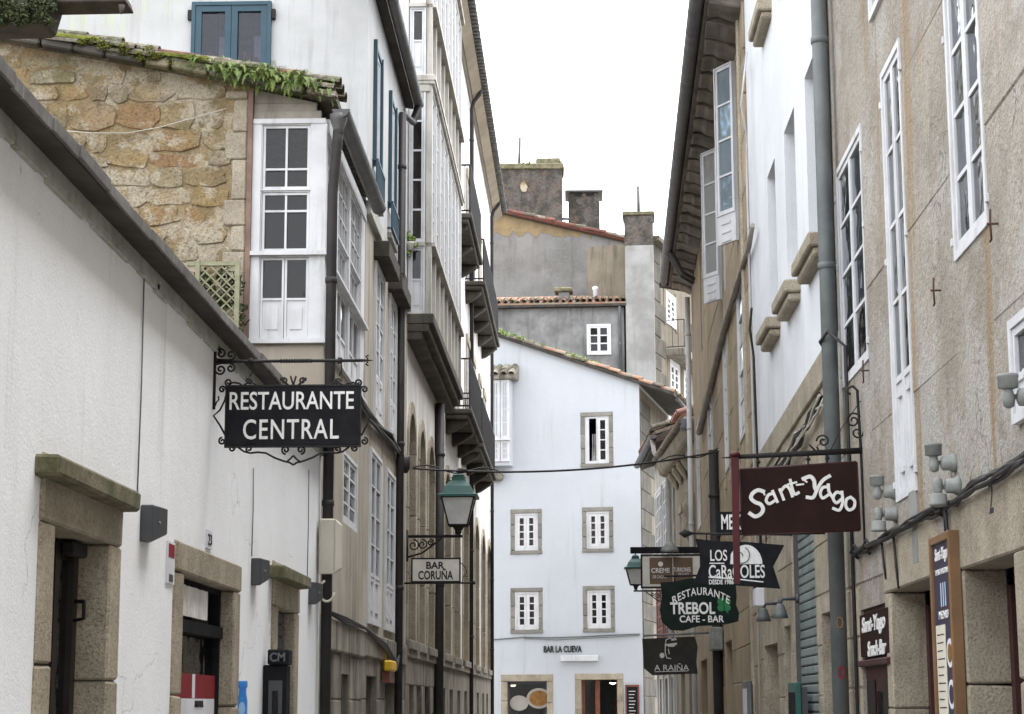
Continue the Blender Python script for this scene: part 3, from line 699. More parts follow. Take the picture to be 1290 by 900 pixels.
# ------------------------------------------------------------------ house with the stone gable and glazed gallery
gh = thing('gallery_house', (-2.4, 20.7, 0), 'house with ochre rubble gable, mossy tiles and white glazed corner gallery', 'house')
FG = front(18.8)
def gallery_house():
    xg = FG.at(316, 300)[0]                                  # gallery corner
    (_x0, _z0), (_x1, _z1) = FG.at(0, 54), FG.at(405, 126)
    sl = (_z0 - _z1) / (_x1 - _x0); zl = lambda X: _z1 - (X - _x1) * sl            # line of the verge underside
    global GZ; GZ = zl
    g = MB(); g.poly([FG.P(-6.9, 0, 3.6), FG.P(xg, 0, 3.6), FG.P(xg, 0, zl(xg)), FG.P(-6.9, 0, zl(-6.9))])
    g.poly([FG.P(-6.9, 0, 3.6), FG.P(-6.9, -3.7, 3.6), FG.P(-6.9, -3.7, zl(-6.9)), FG.P(-6.9, 0, zl(-6.9))])
    g.build('gable_wall', m_mortar, gh)
    edge = lambda px: 82 + 1.122 * px
    # rubble, stone by stone
    xq = FG.at(291, 200)[0]; z = 4.3
    while z < 8.3:
        h = random.choice((.14, .18, .22, .26, .30, .2)); x = -6.2 + random.uniform(0, .2)
        while x < xq - .02:
            w = random.uniform(.2, .62) if h > .16 else random.uniform(.16, .4)
            w = min(w, xq - x)
            cx, cz = x + w / 2, z + h / 2
            px, py = proj(FG.P(cx, 0, cz))
            if cz + h * .5 < zl(cx) + .02 and py < edge(px) + 40 and px > -60 and w > .09:
                k = random.choice((8, 9, 10, 12)); pts = []
                for i in range(k):
                    t = 2 * PI * (i + random.uniform(-.3, .3)) / k; ct, st = math.cos(t), math.sin(t)
                    q = (abs(ct) ** 6 + abs(st) ** 6) ** (-1 / 6) * random.uniform(.86, 1.10)
                    pts.append((cx + (w / 2 - .004) * q * ct, min(cz + (h / 2 - .002) * q * st + random.uniform(-.02, .02), zl(cx) - .02)))
                MB().outline(FG, pts, -.03, random.uniform(.0, .026)).build('stone', m_rubble, gh, bevel=.006, jitter=.007)
            x += w
        z += h
    z = 4.4                                                  # quoins
    i = 0
    while z < zl(xg) - .08:
        h = min(random.uniform(.26, .42), zl(xg) - .03 - z)
        if proj(FG.P(xg, 0, z + h))[1] < 480: stone(gh, FG, xq + (.02 if i % 2 else -.06), xg - .055, -.1, .03, z + .005, z + h - .005, m_granite, 'quoin', bevel=.014, jit=.006)
        z += h; i += 1
    MB().box(FG, xg - .05, xg, -.05, .035, 4.4, zl(xg) - .02).build('corner_board', M('rusty pink board', (0.22, 0.145, 0.115), (0.16, 0.10, 0.08), scale=4, bump=.2), gh)
    # gallery: front face and street face
    zt = 7.45; zm = FG.at(360, 320)[1]; zb = FG.at(360, 430)[1]
    y0, y1 = 18.8, 22.58; x1 = -2.4
    fr = MB(); B = lambda W, *q: fr.box(W, *q)
    wa0, wa1 = FG.at(329, 200)[0], FG.at(392, 200)[0]; ztop = FG.at(360, 156)[1]
    B(FG, xg + .001, wa0, -.12, .0, zb, ztop); B(FG, wa1, x1, -.12, .0, zb, ztop)
    B(FG, xg + .001, x1 - .012, -.11, .012, ztop, ztop + .05)
    B(FG, xg + .001, x1 + .035, -.1, .05, zm - .02, zm + .022); B(FG, xg + .001, x1 + .03, -.1, .045, zb - .025, zb + .018)
    bays = [(18.95, 19.78), (19.9, 20.95), (21.07, 22.2)]
    xs = [y0 + .121] + [v for b in bays for v in b] + [y1]
    for q in range(0, len(xs), 2): B(WL, xs[q], xs[q + 1], -.11, -.004, zb, zt - .15)
    B(WL, y0 + .122, y1, -.108, .012, zt - .15, zt); B(WL, y0 + .05, y1, -.1, .05, zm - .055, zm - .021); B(WL, y0 + .05, y1, -.1, .045, zb - .06, zb - .026)
    fr.build('gallery_frame', m_wood_w, gh)
    bd = MB(); ztb = zl(x1) - .012; hh = (ztb - ztop - .055) / 2
    for i in range(2): bd.box(FG, xg + .004, x1 - .06 - .05 * i, -.1, -.01 - .012 * i, ztop + .055 + hh * i, ztop + .05 + hh * (i + 1))
    bd.prism([FG.P(xg + .004, -.03, ztb), FG.P(x1 - .1, -.03, ztb), FG.P(xg + .004, -.03, zl(xg) - .01)], (0, .08, 0))
    bd.build('weatherboard', m_wood_g, gh)
    ap = MB(); ap.box(FG, xg + .01, x1 - .01, -.2, -.02, zb - .42, zb - .026); ap.box(WL, y0 + .22, y1 - .01, -.2, -.02, zb - .06 - .35, zb - .061); ap.build('apron', m_wood_g, gh)
    zmid = FG.at(360, 238)[1]
    window(gh, FG, wa0, wa1, zmid - .012, ztop, n=-.08, leaves=1, cols=2, rows=2, rowf=(18, 44), fr=.012, st=.026, bar=.022, name='sash_window')
    window(gh, FG, wa0, wa1, zm + .022, zmid - .014, n=-.095, leaves=1, cols=2, rows=2, rowf=(44, 18), fr=.012, st=.026, bar=.022, name='sash_window', curtain=False)
    window(gh, FG, wa0, wa1, zb + .018, zm - .02, n=-.085, leaves=2, cols=1, rows=1, panel=.5, fr=.012, st=.022, name='casement')
    for b0, b1 in bays:
        window(gh, WL, b0, b1, zm + .45, zt - .15, n=-.075, leaves=1, cols=4, rows=3, fr=.02, st=.03, bar=.018, name='sash_window', joined=True, gl=m_glass_l)
        window(gh, WL, b0, b1, zm - .02, zm + .45, n=-.10, leaves=1, cols=4, rows=1, fr=.02, st=.03, bar=.018, name='sash_window', joined=True)
        window(gh, WL, b0, b1, zb - .025, zm - .056, n=-.085, leaves=2, cols=1, rows=1, panel=.45, fr=.02, st=.03, name='casement', joined=True)
    # lower wall
    ops = []
    q = WL.rect((433, 565), (450, 672)); ops.append(q)
    window(gh, WL, *q, n=-.07, leaves=2, rows=4, joined=True, gl=m_glass_b)
    gops = [(20.55, 21.35, 0, 1.93), (19.35, 19.75, .5, 1.93)]
    wall(gh, WL, 18.8, 22.59, 2.46, zb - .05, ops, m_beige2, thick=.25, depth=4.3)
    wall(gh, WL, 18.8, 22.59, 0, 2.455, gops, m_granite_d, thick=.3, depth=4.3, name='ground_floor_wall')
    for o in gops: MB().box(WL, o[0], o[1], -.36, -.3, o[2], o[3]).build('door', m_dkwood, gh)
    ashlar(gh, WL, 18.95, 22.58, 1.2, 2.12, gops, m_granite_d, ch=.45, bl=.8)
    b = MB().box(WL, 18.95, 22.58, -.05, .05, 2.14, 2.45); b.build('string_course', m_granite_d, gh, bevel=.015)
    # side wall parts above the cottage roof and behind
    MB().poly([FG.P(xg + .002, -.02, 3.8), FG.P(x1, -.02, 3.8), FG.P(x1, -.02, zb - .3), FG.P(xg + .002, -.02, zb - .3)]).build('side_wall', m_granite_d, gh)
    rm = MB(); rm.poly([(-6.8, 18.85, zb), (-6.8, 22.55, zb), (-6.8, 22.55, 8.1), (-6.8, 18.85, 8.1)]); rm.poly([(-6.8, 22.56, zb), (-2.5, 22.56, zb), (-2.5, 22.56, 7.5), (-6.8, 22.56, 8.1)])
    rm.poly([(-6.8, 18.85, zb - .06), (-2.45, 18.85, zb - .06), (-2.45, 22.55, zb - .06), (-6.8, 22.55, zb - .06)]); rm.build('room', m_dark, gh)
    # roof: sheet, tiles along the verge, moss
    dn = Vector((1, 0, -sl)).normalized()
    E0 = Vector((-2.27, 18.66, zl(-2.27) + .155))
    r = MB(); P0 = Vector((-2.3, 18.72, zl(-2.3) + .0)); P1 = Vector((-7.2, 18.72, zl(-7.2) + .0)); up = Vector((0, 0, .07)); yv = Vector((0, 3.87, 0))
    r.hexa([P0, P1, P1 + yv, P0 + yv, P0 + up, P1 + up, P1 + yv + up, P0 + yv + up]); r.build('roof', m_tile_old, gh)
    e2 = MB(); q0 = Vector((-2.25, 18.60, zl(-2.25) - .01)); q1 = Vector((-6.6, 18.60, zl(-6.6) - .01)); e2.hexa([q0, q1, q1 + Vector((0, .14, 0)), q0 + Vector((0, .14, 0)), q0 + up * 1.7, q1 + up * 1.7, q1 + Vector((0, .14, .13)), q0 + Vector((0, .14, .13))])
    x = -6.5
    while x < -2.3:
        w = min(random.uniform(.18, .42), -2.25 - x); z = zl(x + w / 2); h = random.uniform(.085, .135)
        MB().prism([(x + .004, 18.60 + random.uniform(-.03, .02), zl(x) - .012), (x + w - .004, 18.60 + random.uniform(-.03, .02), zl(x + w) - .012), (x + w - .004, 18.62, zl(x + w) - .012 + h), (x + .004, 18.62, zl(x) - .012 + h)], (0, .13, 0)).build('verge_stone', random.choice((m_mossy, m_tile_old, m_tile_old, m_granite_k, m_soffit)), gh, bevel=.018, jitter=.016); x += w
    tiles(gh, E0, dn, (0, 1, 0), 11, 3, .46, .10, [m_tile_old, m_tile_old, m_tile_old, m_tile_old, m_redtile], jit=.016)
    tiles(gh, E0 + Vector((-.05, -.03, -.09)), dn, (0, 1, 0), 11, 1, .46, .085, [m_tile_old, m_tile_old, m_mossy, m_redtile], pitch=.1, jit=.02)
    tiles(gh, E0 + Vector((-.22, -.02, -.02)), dn, (0, 1, 0), 10, 1, .46, .085, [m_tile_old, m_mossy, m_moss], pitch=.1, jit=.025)
    ms = MB()
    for i in range(42):
        X = random.choice((random.uniform(-5.4, -2.5), random.uniform(-5.0, -4.2), random.uniform(-4.5, -3.9))); c = Vector((X, 18.6 + random.uniform(-.02, .1), zl(X) + random.uniform(.03, .14)))
        leafball(ms, c, random.uniform(.04, .085), 90, .016)
    tag(ms.build('moss', m_moss, gh), kind='stuff')
    # gutter and downpipe
    zg = zl(-2.25) - .02
    gutter(gh, WL, 18.55, 22.45, .17, 7.44, .085, m_gutter)
    hx = Vector((-2.26, 18.62, 7.40))
    MB().lathe(hx + Vector((0, 0, -.2)), [(.052, 0), (.056, .06), (.085, .14), (.09, .2)], 12).build('hopper', m_gutter, gh)
    pipe(gh, [hx + Vector((0, 0, -.1)), (-2.27, 18.62, 7.1), (-2.315, 18.66, 6.6), (-2.325, 18.68, 0)], .052, m_pipe)
gallery_house()

# ferns rooted along the roof edge
def ferns():
    mb = MB()
    for i in range(420):
        X = random.triangular(-3.85, -2.34, -2.9); c = Vector((X, 18.62 + random.uniform(-.05, .16), GZ(X) + random.uniform(.02, .14)))
        az = random.uniform(0, 2 * PI); L = random.uniform(.10, .30); el = random.uniform(.2, 1.2)
        d = Vector((math.cos(az) * math.cos(el), -abs(math.sin(az)) * math.cos(el) * .8 + .1, math.sin(el))); side = d.cross(Vector((0, 0, 1))).normalized(); p = c; k = 22
        for j in range(k):
            f = j / k; d = (d + Vector((0, 0, -.13))).normalized(); q = p + d * L / k
            wv = .05 * (1 - f) ** .7 * L / .22 * (.5 if j < 2 else 1)
            for s_ in (-1, 1):
                tip = p + side * s_ * wv + d * .012 + Vector((0, 0, random.uniform(-.012, .012))); mb.poly([p, p + side * s_ * wv * .5 + d * .0045, tip, p + side * s_ * wv * .5 - d * .002])
            mb.poly([p - side * .002, p + side * .002, q + side * .002, q - side * .002]); p = q
    o = mb.build('ferns', m_fern); tag(o, 'bright green ferns growing along the mossy roof edge above the gallery', 'ferns', kind='stuff')
ferns()

# ------------------------------------------------------------------ tall white and beige house behind it
th = thing('tall_house', (-2.4, 25.5, 0), 'tall house, white above and beige below, with petrol-blue window frames', 'house')
FT = front(22.6)
def tall_house():
    q = rectf(FT, 243, 5, 341, 95)
    wall(th, FT, -7.6, -2.4, 5.5, 12.2, [q], m_algae, thick=.2, name='side_wall', shell=False)
    window(th, FT, *q, n=-.03, leaves=2, rows=1, fr=.045, st=.075, mat=m_blue, gl=m_glass_b, d=.1, label='petrol blue casement window facing the viewer')
    m = (q[0] + q[1]) / 2
    for x in (q[0] + .13, m + .08):
        MB().outline(FT, [(x, q[2]), (x + .30, q[2]), (x + .22, q[2] + .3), (x + .02, q[2] + .42)], -.30, -.27).build('roof_reflection', m_redwood, th); MB().box(FT, x + .14, x + .34, -.36, -.34, q[2] + .2, q[2] + .62).build('wall_reflection', m_curtain, th)  # added brown and pale sheets standing in for a reflected roof and wall
        MB().tube([FT.P(x + .13, -.2, q[2]), FT.P(x + .15, -.2, q[3])], .012, 6).build('pole_reflection', m_dkwood, th)  # added dark rod standing in for a reflected pole
    for x, X in ((q[0] - .05, q[0] - .005), (q[1] + .005, q[1] + .05)): MB().box(FT, x, X, 0, .06, q[3] - .22, q[3] - .1).build('hinge', m_iron, th)
    zs = 7.5; zc_ = 10.45
    ops = []; up = []
    for r in (((471, 38), (483, 252)), ((490, 98), (499.5, 292))):
        q = WL.rect(*r); up.append((q[0], q[0] + .85, 7.85, 9.85)); ops.append(up[-1])
        a0, a1, z0, z1 = up[-1]; f = MB(); f.box(WL, a0, a0 + .06, -.08, .05, z0 + .36, z1); f.box(WL, a1 - .06, a1, -.08, .05, z0 + .36, z1); f.box(WL, a0 + .06, a1 - .06, -.08, .03, z1 - .06, z1); f.build('blue_frame', m_blue, th)
        window(th, WL, a0 + .06, a1 - .06, z0, z1 - .06, n=-.06, leaves=2, rows=4, panel=.2, joined=True, gl=m_glass_l)
        railing(th, WL, a0 - .04, a1 + .04, .06, z0, .42, step=.14, mat=m_blue)
        MB().box(WL, up[-1][0] - .05, up[-1][1] + .05, -.05, .06, 7.78, 7.85).build('sill', m_greystone, th)
    wall(th, WL, 22.6, 28.5, zs, zc_, ops, m_algae, thick=.2, depth=5.1, name='upper_wall', near_end=False)
    MB().box(WL, 22.6, 28.5, -.05, .07, zs - .1, zs + .08).build('string_course', m_band, th, bevel=.01)
    lo = []
    for (x0, yt, x1, zb, z1) in ((470.5, 316, 481.5, 5.1, 7.08), (489, 361, 497.5, 5.1, 7.08), (466, 565, 480, 2.56, 4.68), (486, 580, 497, 2.56, 4.68)):
        a0, a1 = WL.at(x0, 450)[0], WL.at(x1, 450)[0]; lo.append((a0, a1, zb, z1))
        window(th, WL, a0, a1, zb, z1, n=-.035, leaves=2, rows=4, panel=.28, joined=True, gl=m_glass_l if z1 > 5 else m_glass, slots=True)
        if z1 > 5: stone(th, WL, a0 - .12, a1 + .25, -.05, .2, 7.1, 7.3, m_soffit, 'hood', bevel=.01)
    wall(th, WL, 22.6, 28.5, 2.46, zs - .05, lo, m_beige2, thick=.2, depth=5.1)
    gops = [(WL.at(460, 870)[0], WL.at(474, 870)[0], 0, 1.95), (WL.at(484, 870)[0], WL.at(501, 870)[0], 0, 1.9)]
    wall(th, WL, 22.6, 28.5, 0, 2.455, gops, m_granite_d, thick=.3, depth=5, name='ground_floor_wall')
    ashlar(th, WL, 22.62, 28.45, 1.2, 2.14, gops, m_granite_d, ch=.47, bl=.8)
    for o in gops: MB().box(WL, o[0], o[1], -.36, -.3, o[2], o[3]).build('door', m_dkwood, th)
    MB().box(WL, 22.6, 28.5, -.05, .045, 2.16, 2.45).build('string_course', m_granite_d, th, bevel=.015)
    # eave
    e = MB(); e.prism([WL.P(20.2, -.1, zc_), WL.P(20.2, .12, zc_ - .04), WL.P(20.2, .12, zc_ + .05), WL.P(20.2, -.1, zc_ + .1)], (0, 7.85, 0)); e.build('eave', m_soffit, th)
    gutter(th, WL, 20.2, 28.1, .2, zc_ + .06, .075, m_gutter)
    r = MB().prism([WL.P(22.62, .1, zc_ + .09), WL.P(22.62, -5.1, zc_ + 1.6), WL.P(22.62, -5.1, zc_ + 1.7), WL.P(22.62, .1, zc_ + .17)], (0, 5.8, 0)); r.build('roof', m_tile_old, th)
    x = WL.at(506, 300, .07)[0]
    pipe(th, [WL.P(28.0, .2, zc_), WL.P(28.0, .12, zc_ - .25), WL.P(x, .07, zc_ - .5), WL.P(x, .07, 0)], .055, m_pipe)
    h = MB().box(WL, x - .5, x + .05, .0, .16, 7.28, 7.5); h.build('hopper', m_soffit, th)
tall_house()

# the dark mossy eave end that hangs into the top left corner
de = thing('eave_end', (-3.9, 16.0, 8.0), 'dark mossy eave end with dripping gutter in the top left corner', 'roof')
def eave_end():
    W = front(17.2)
    a0, z0 = W.at(-60, 8); a1, z1 = W.at(157, 6)
    MB().prism([W.P(a0, 0, z0 + .02), W.P(a1 + .01, 0, z1 + .035), W.P(a1 - .02, 0, z1 + .13), W.P(a0, 0, z0 + .20)], (0, .35, 0)).build('gutter', m_soffit, de, bevel=.01)
    t = W.at(152, 15); MB().lathe(W.P(t[0], -.03, t[1] - .015), [(.004, 0), (.02, .03), (.032, .09)], 8).build('drip', m_soffit, de)
    r = MB(); p = W.at(-40, 30); q = W.at(60, 26); s_ = W.at(66, 10)
    r.prism([W.P(a0, .0, p[1] - .03), W.P(q[0] - .05, 0, q[1] - .02), W.P(q[0], 0, q[1]), W.P(s_[0], 0, s_[1] + .1), W.P(a0, 0, s_[1] + .3)], (0, .4, 0)); r.build('rubble_end', m_soffit, de, jitter=.03, bevel=.02)
    mb = MB()
    for i in range(60):
        x, y = random.uniform(-20, 64), random.uniform(-2, 30); a, z = W.at(x, y); leafball(mb, W.P(a, .03, z), .07, 70, .022)
    tag(mb.build('moss', m_ivy, de), kind='stuff')
eave_end()

# trellis on the cottage roof
def trellis():
    W = front(18.45); t = thing('trellis', W.P(W.at(270, 400)[0], 0, 4.6), 'greenish wooden lattice panel standing against the rubble gable', 'trellis')
    a0, a1, z0, z1 = rectf(W, 247, 331, 301, 420); z0 = 4.75
    for x in (a0, a1 - .045): MB().box(W, x, x + .045, 0, .045, z0, z1).build('post', m_trellis, t)
    x = W.at(236, 340)[0]; MB().box(W, a0 + .047, a1 - .047, .004, .04, z1 - .04, z1).build('rail', m_trellis, t); MB().box(W, x, a0 - .002, .004, .04, z1 - .04, z1).build('rail', m_trellis, t)
    mb = MB()
    for i in range(46): leafball(mb, W.P(random.uniform(a0, a1), random.uniform(-.16, -.08), random.uniform(z0, z1 - .05)), .08, 26, .03)
    pl = mb.build('climbing_plant', m_ivy); tag(pl, 'dark climbing plant filling in behind the lattice panel', 'plant')
    A0, A1, B0, B1 = a0 + .045, a1 - .045, z0, z1 - .04
    for s_ in (1, -1):
        c = -2.5
        while c < 2.5:
            # line z = B0 + s*(a - A0) + c  clipped to the panel
            pts = []
            for a in (A0, A1):
                z = B0 + s_ * (a - A0) + c
                pts.append((a, z))
            (a, z), (A, Z) = pts
            def clip(a, z, A, Z):
                if max(z, Z) <= B0 or min(z, Z) >= B1: return None
                P = [(a, z), (A, Z)]
                for i in (0, 1):
                    x, y = P[i]
                    if y < B0: x += (B0 - y) / s_; y = B0
                    if y > B1: x += (B1 - y) / s_; y = B1
                    P[i] = (x, y)
                return P
            P = clip(a, z, A, Z)
            if P and abs(P[0][0] - P[1][0]) > .02:
                (a, z), (A, Z) = P; w = .0105; n = .012 if s_ > 0 else .022
                MB().outline(W, [(a, z - w), (A, Z - w), (A, Z + w), (a, z + w)], n, n + .008).build('slat', m_trellis, t)
            c += .105
trellis()
# ------------------------------------------------------------------ long building with galleries, balconies and arched windows
W3 = Wall(-2.4, 28.6, 0.006, 1, 1, -0.006)
b3 = thing('balcony_building', W3.P(13, 0, 0), 'long tall grey-white building with glazed galleries, iron balconies and arched windows', 'building')
def a3(px, py=600, n=0): return W3.at(px, py, n)[0]
def building3():
    L = a3(620); zc_ = 16.05
    GA = a3(582, 300, .37); zf, zt, zf2 = 7.4, 11.05, 11.15
    ops = []; big = []
    # arched windows of the low floors
    for g in (((512.5, 522), (527, 534), (538.5, 546)), ((559, 567), (571, 578.5), (583, 589.5)), ((597.5, 602.5), (606, 610.5), (613, 617.5))):
        for x0, x1 in g: big.append((max(a3(x0), .25), a3(x1)))
    for a0, a1 in big:
        z0, zs, zt_ = 2.55, 5.45, 6.0; w = .16
        k = 10; c = (a0 + a1) / 2; r = (a1 - a0) / 2
        arch = [(c + r * math.cos(PI * i / k), zs + (zt_ - zs) * math.sin(PI * i / k)) for i in range(k + 1)]
        for x, X in ((a0 - w, a0), (a1, a1 + w)):
            for i in range(3): stone(b3, W3, x, X, -.22, .03, z0 + (zs - z0) * i / 3 + .005, z0 + (zs - z0) * (i + 1) / 3 - .005, m_granite, 'jamb_stone')
        mb = MB(); outer = [(c + (r + w) * math.cos(PI * i / k), zs + (zt_ - zs + .18) * math.sin(PI * i / k)) for i in range(k + 1)]
        for i in range(k): mb.outline(W3, [outer[i], outer[i + 1], arch[i + 1], arch[i]], -.22, .03)
        mb.build('arch', m_granite, b3)
        sp = MB()
        for i in range(k): sp.outline(W3, [outer[i], outer[i + 1], (outer[i + 1][0], zt_ + .182), (outer[i][0], zt_ + .182)], -.2, -.0005)
        sp.build('spandrel', m_white_old, b3)
        stone(b3, W3, a0 - w, a1 + w, -.2, .08, z0 - .14, z0, m_granite_d, 'sill')
        ops.append((a0 - w + .005, a1 + w - .005, z0 - .13, zt_ + .18))
        window(b3, W3, a0, a1, z0, zt_, n=-.2, leaves=2, rows=4, panel=.22, mat=m_tan, joined=True)
    # French windows on the balcony floors, beyond the gallery
    balc = [(a3(577, 400), a3(604, 540, .4)), (a3(603, 480), a3(626, 600, .35) - 1)]
    fr = []
    for c in (9.4, 11.5, 15.6, 18.0, 21.0, 23.3): fr.append(c)
    for c in fr:
        for z in (zf, 11.3):
            ops.append((c - .5, c + .5, z, z + 2.35)); window(b3, W3, c - .5, c + .5, z, z + 2.35, n=-.055, leaves=2, rows=4, panel=.25, joined=True)
            for x, X in ((c - .66, c - .5), (c + .5, c + .66)): stone(b3, W3, x, X, -.05, .03, z, z + 2.5, m_granite, 'jamb_stone')
            stone(b3, W3, c - .66, c + .66, -.05, .05, z + 2.352, z + 2.55, m_granite, 'lintel')
    gops = [(a + d, a + d + 1.0, 0, 1.9) for a in (.6, 2.0, 3.6, 5.4, 7.4, 9.8, 12.2, 14.6, 17.2, 19.8, 22.4, 24.6) for d in (0,)]
    wall(b3, W3, 0, L, 2.4, zc_, ops, m_white_old, thick=.25, depth=6)
    wall(b3, W3, 0, L, 0, 2.395, gops, m_granite_d, thick=.3, depth=6, name='ground_floor_wall')
    for o in gops: MB().box(W3, o[0], o[1], -.36, -.3, 0, o[3]).build('door', m_dkwood, b3)
    ashlar(b3, W3, .05, 9, 1.0, 2.35, gops, m_granite_d, ch=.45, bl=.9)
    MB().box(W3, 0, L, -.05, .05, 2.3, 2.42).build('string_course', m_granite_d, b3, bevel=.01)
    # galleries
    FB = Wall(*W3.P(0, 0, 0).xy, 1, 0.006, 0.006, -1)
    y0 = .05
    for (f, t, hi) in ((zf, zt, 8.5), (zf2, 14.6, 12.3)):
        g = MB()
        for j, (d, e) in enumerate(((.37, .16), (.30, .12), (.2, .12))):                    # stepped base
            g.box(W3, y0 - d * .1, GA + d * .1, -.05, d + .03, f - sum(q[1] for q in ((.37, .16), (.30, .12), (.2, .12))[:j + 1]), f - sum(q[1] for q in ((.37, .16), (.30, .12), (.2, .12))[:j]) - .002)
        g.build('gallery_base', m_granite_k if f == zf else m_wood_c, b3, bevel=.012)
        g = MB(); n0, n1 = .27, .36
        nb = 8; bw = (GA - y0) / nb
        g.box(W3, y0, y0 + .09, n0, n1, f, t); g.box(W3, GA - .09, GA, 0.002, n1, f, t)
        for i in range(1, nb): g.box(W3, y0 + bw * i - .05, y0 + bw * i + .05, n0, n1 - .002, f, t - .12)
        g.box(W3, y0 + .09, GA - .09, n0, n1 - .004, t - .12, t); g.box(W3, y0 + .0, GA, n0 - .01, n1 + .06, hi - .06, hi)
        g.box(W3, y0, y0 + .06, .002, n0 - .002, t - .12, t); g.box(W3, y0 - .05, y0 + .05, .002, n0 - .012, hi - .06, hi)
        g.build('gallery_frame', m_wood_c, b3)
        for i in range(nb):
            p, q = y0 + bw * i + (.09 if i == 0 else .05), y0 + bw * (i + 1) - (.09 if i == nb - 1 else .05)
            window(b3, W3, p, q, hi, t - .12, n=n0 + .01, leaves=2, rows=5, fr=.02, st=.035, bar=.02, joined=True, gl=m_glass_l, name='gallery_window')
            window(b3, W3, p, q, f, hi - .06, n=n0 - .07, leaves=2, rows=1, panel=.6, fr=.02, st=.04, joined=True, mat=m_wood_c, name='gallery_panel')
        # end towards the viewer
        FE = Wall(*W3.P(y0, 0, 0).xy, 1, 0.006, 0.006, -1)
        window(b3, FE, .01, .262, hi, t - .12, n=-.05, leaves=1, rows=5, fr=.03, st=.03, bar=.03, mat=m_wood_w, gl=m_glass, name='gallery_end_window')
        window(b3, FE, .01, .262, f, hi - .06, n=-.05, leaves=1, rows=1, panel=.52, fr=.03, st=.03, mat=m_wood_w, gl=m_glass, name='gallery_end_window')
        rf = MB().box(W3, y0 - .05, GA + .03, -.02, .42, t + .002, t + .07); rf.build('gallery_cornice', m_wood_c, b3)
    # balconies
    for (p0, p1, z, n) in ((8.25, 12.6, 7.2, .5), (13.2, 19.6, 7.2, .48), (8.2, 12.4, 11.05, .5), (14.6, 22.5, 11.1, .45)):
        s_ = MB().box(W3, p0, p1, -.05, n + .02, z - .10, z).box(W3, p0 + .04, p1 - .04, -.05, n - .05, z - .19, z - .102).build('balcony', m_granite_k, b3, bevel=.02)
        railing(s_, W3, p0 + .06, p1 - .06, n - .03, z, .98, step=.085)
        k = max(2, int((p1 - p0) / 1.4))
        for i in range(k):
            a = p0 + .2 + (p1 - p0 - .7) * i / (k - 1)
            MB().prism([W3.P(a, 0, z - .195), W3.P(a, n - .08, z - .195), W3.P(a, n - .1, z - .25), W3.P(a, .12, z - .42), W3.P(a, 0, z - .46)], W3.t * .26).build('corbel', m_granite_k, s_, bevel=.02)
    # eave with stone soffit and tile edge
    e = MB(); q = lambda a: [W3.P(a, -.05, zc_ + .25), W3.P(a, .1, zc_ - .12), W3.P(a, .30, zc_ + .06), W3.P(a, .30, zc_ + .20)]
    e.prism(q(-.2), W3.t * (L + .3)); e.build('eave', m_tan, b3)
    t_ = MB(); a = -.2
    while a < L + .1:
        pts = [W3.P(a + .11 + .115 * math.cos(PI * i / 6), .45 , zc_ + .16 + .11 * math.sin(PI * i / 6)) for i in range(7)]
        t_.prism(pts, W3.v * -.6 + Vector((0, 0, .14))); t_.box(W3, a + .01, a + .05, .28, .47, zc_ + .11, zc_ + .17); a += .24
    tag(t_.build('tile_edge', M('grey lichened tile edge', (0.20, 0.195, 0.185), (0.12, 0.12, 0.115), scale=5, bump=.3), b3), kind='stuff')
    r = MB().prism([W3.P(-.2, .38, zc_ + .205), W3.P(-.2, -6, zc_ + 2.6), W3.P(-.2, -6, zc_ + 2.7), W3.P(-.2, .38, zc_ + .28)], W3.t * (L + .3)); r.build('roof', m_tile_old, b3)
    MB().box(W3, L - .02, L + .02, -6, -.02, 0, zc_).build('end_wall', m_white_old, b3)
        # downpipes
    for px, top in ((553, 6.9), (594.5, 15.4), (620.5, 15.4)):
        a = a3(px, 700, .08)
        if top < 10: pipe(b3, [W3.P(a, .08, top), W3.P(a, .08, 0)], .09, m_pipe)
        else: pipe(b3, [W3.P(a, .3, zc_ + .1), W3.P(a, .26, zc_ - .05), W3.P(a, .12, zc_ - .22), W3.P(a, .07, zc_ - .4), W3.P(a, .07, 0)], .05, m_pipe)
    FE = Wall(*W3.P(0, 0, 0).xy, 1, 0.006, 0.006, -1)
building3()

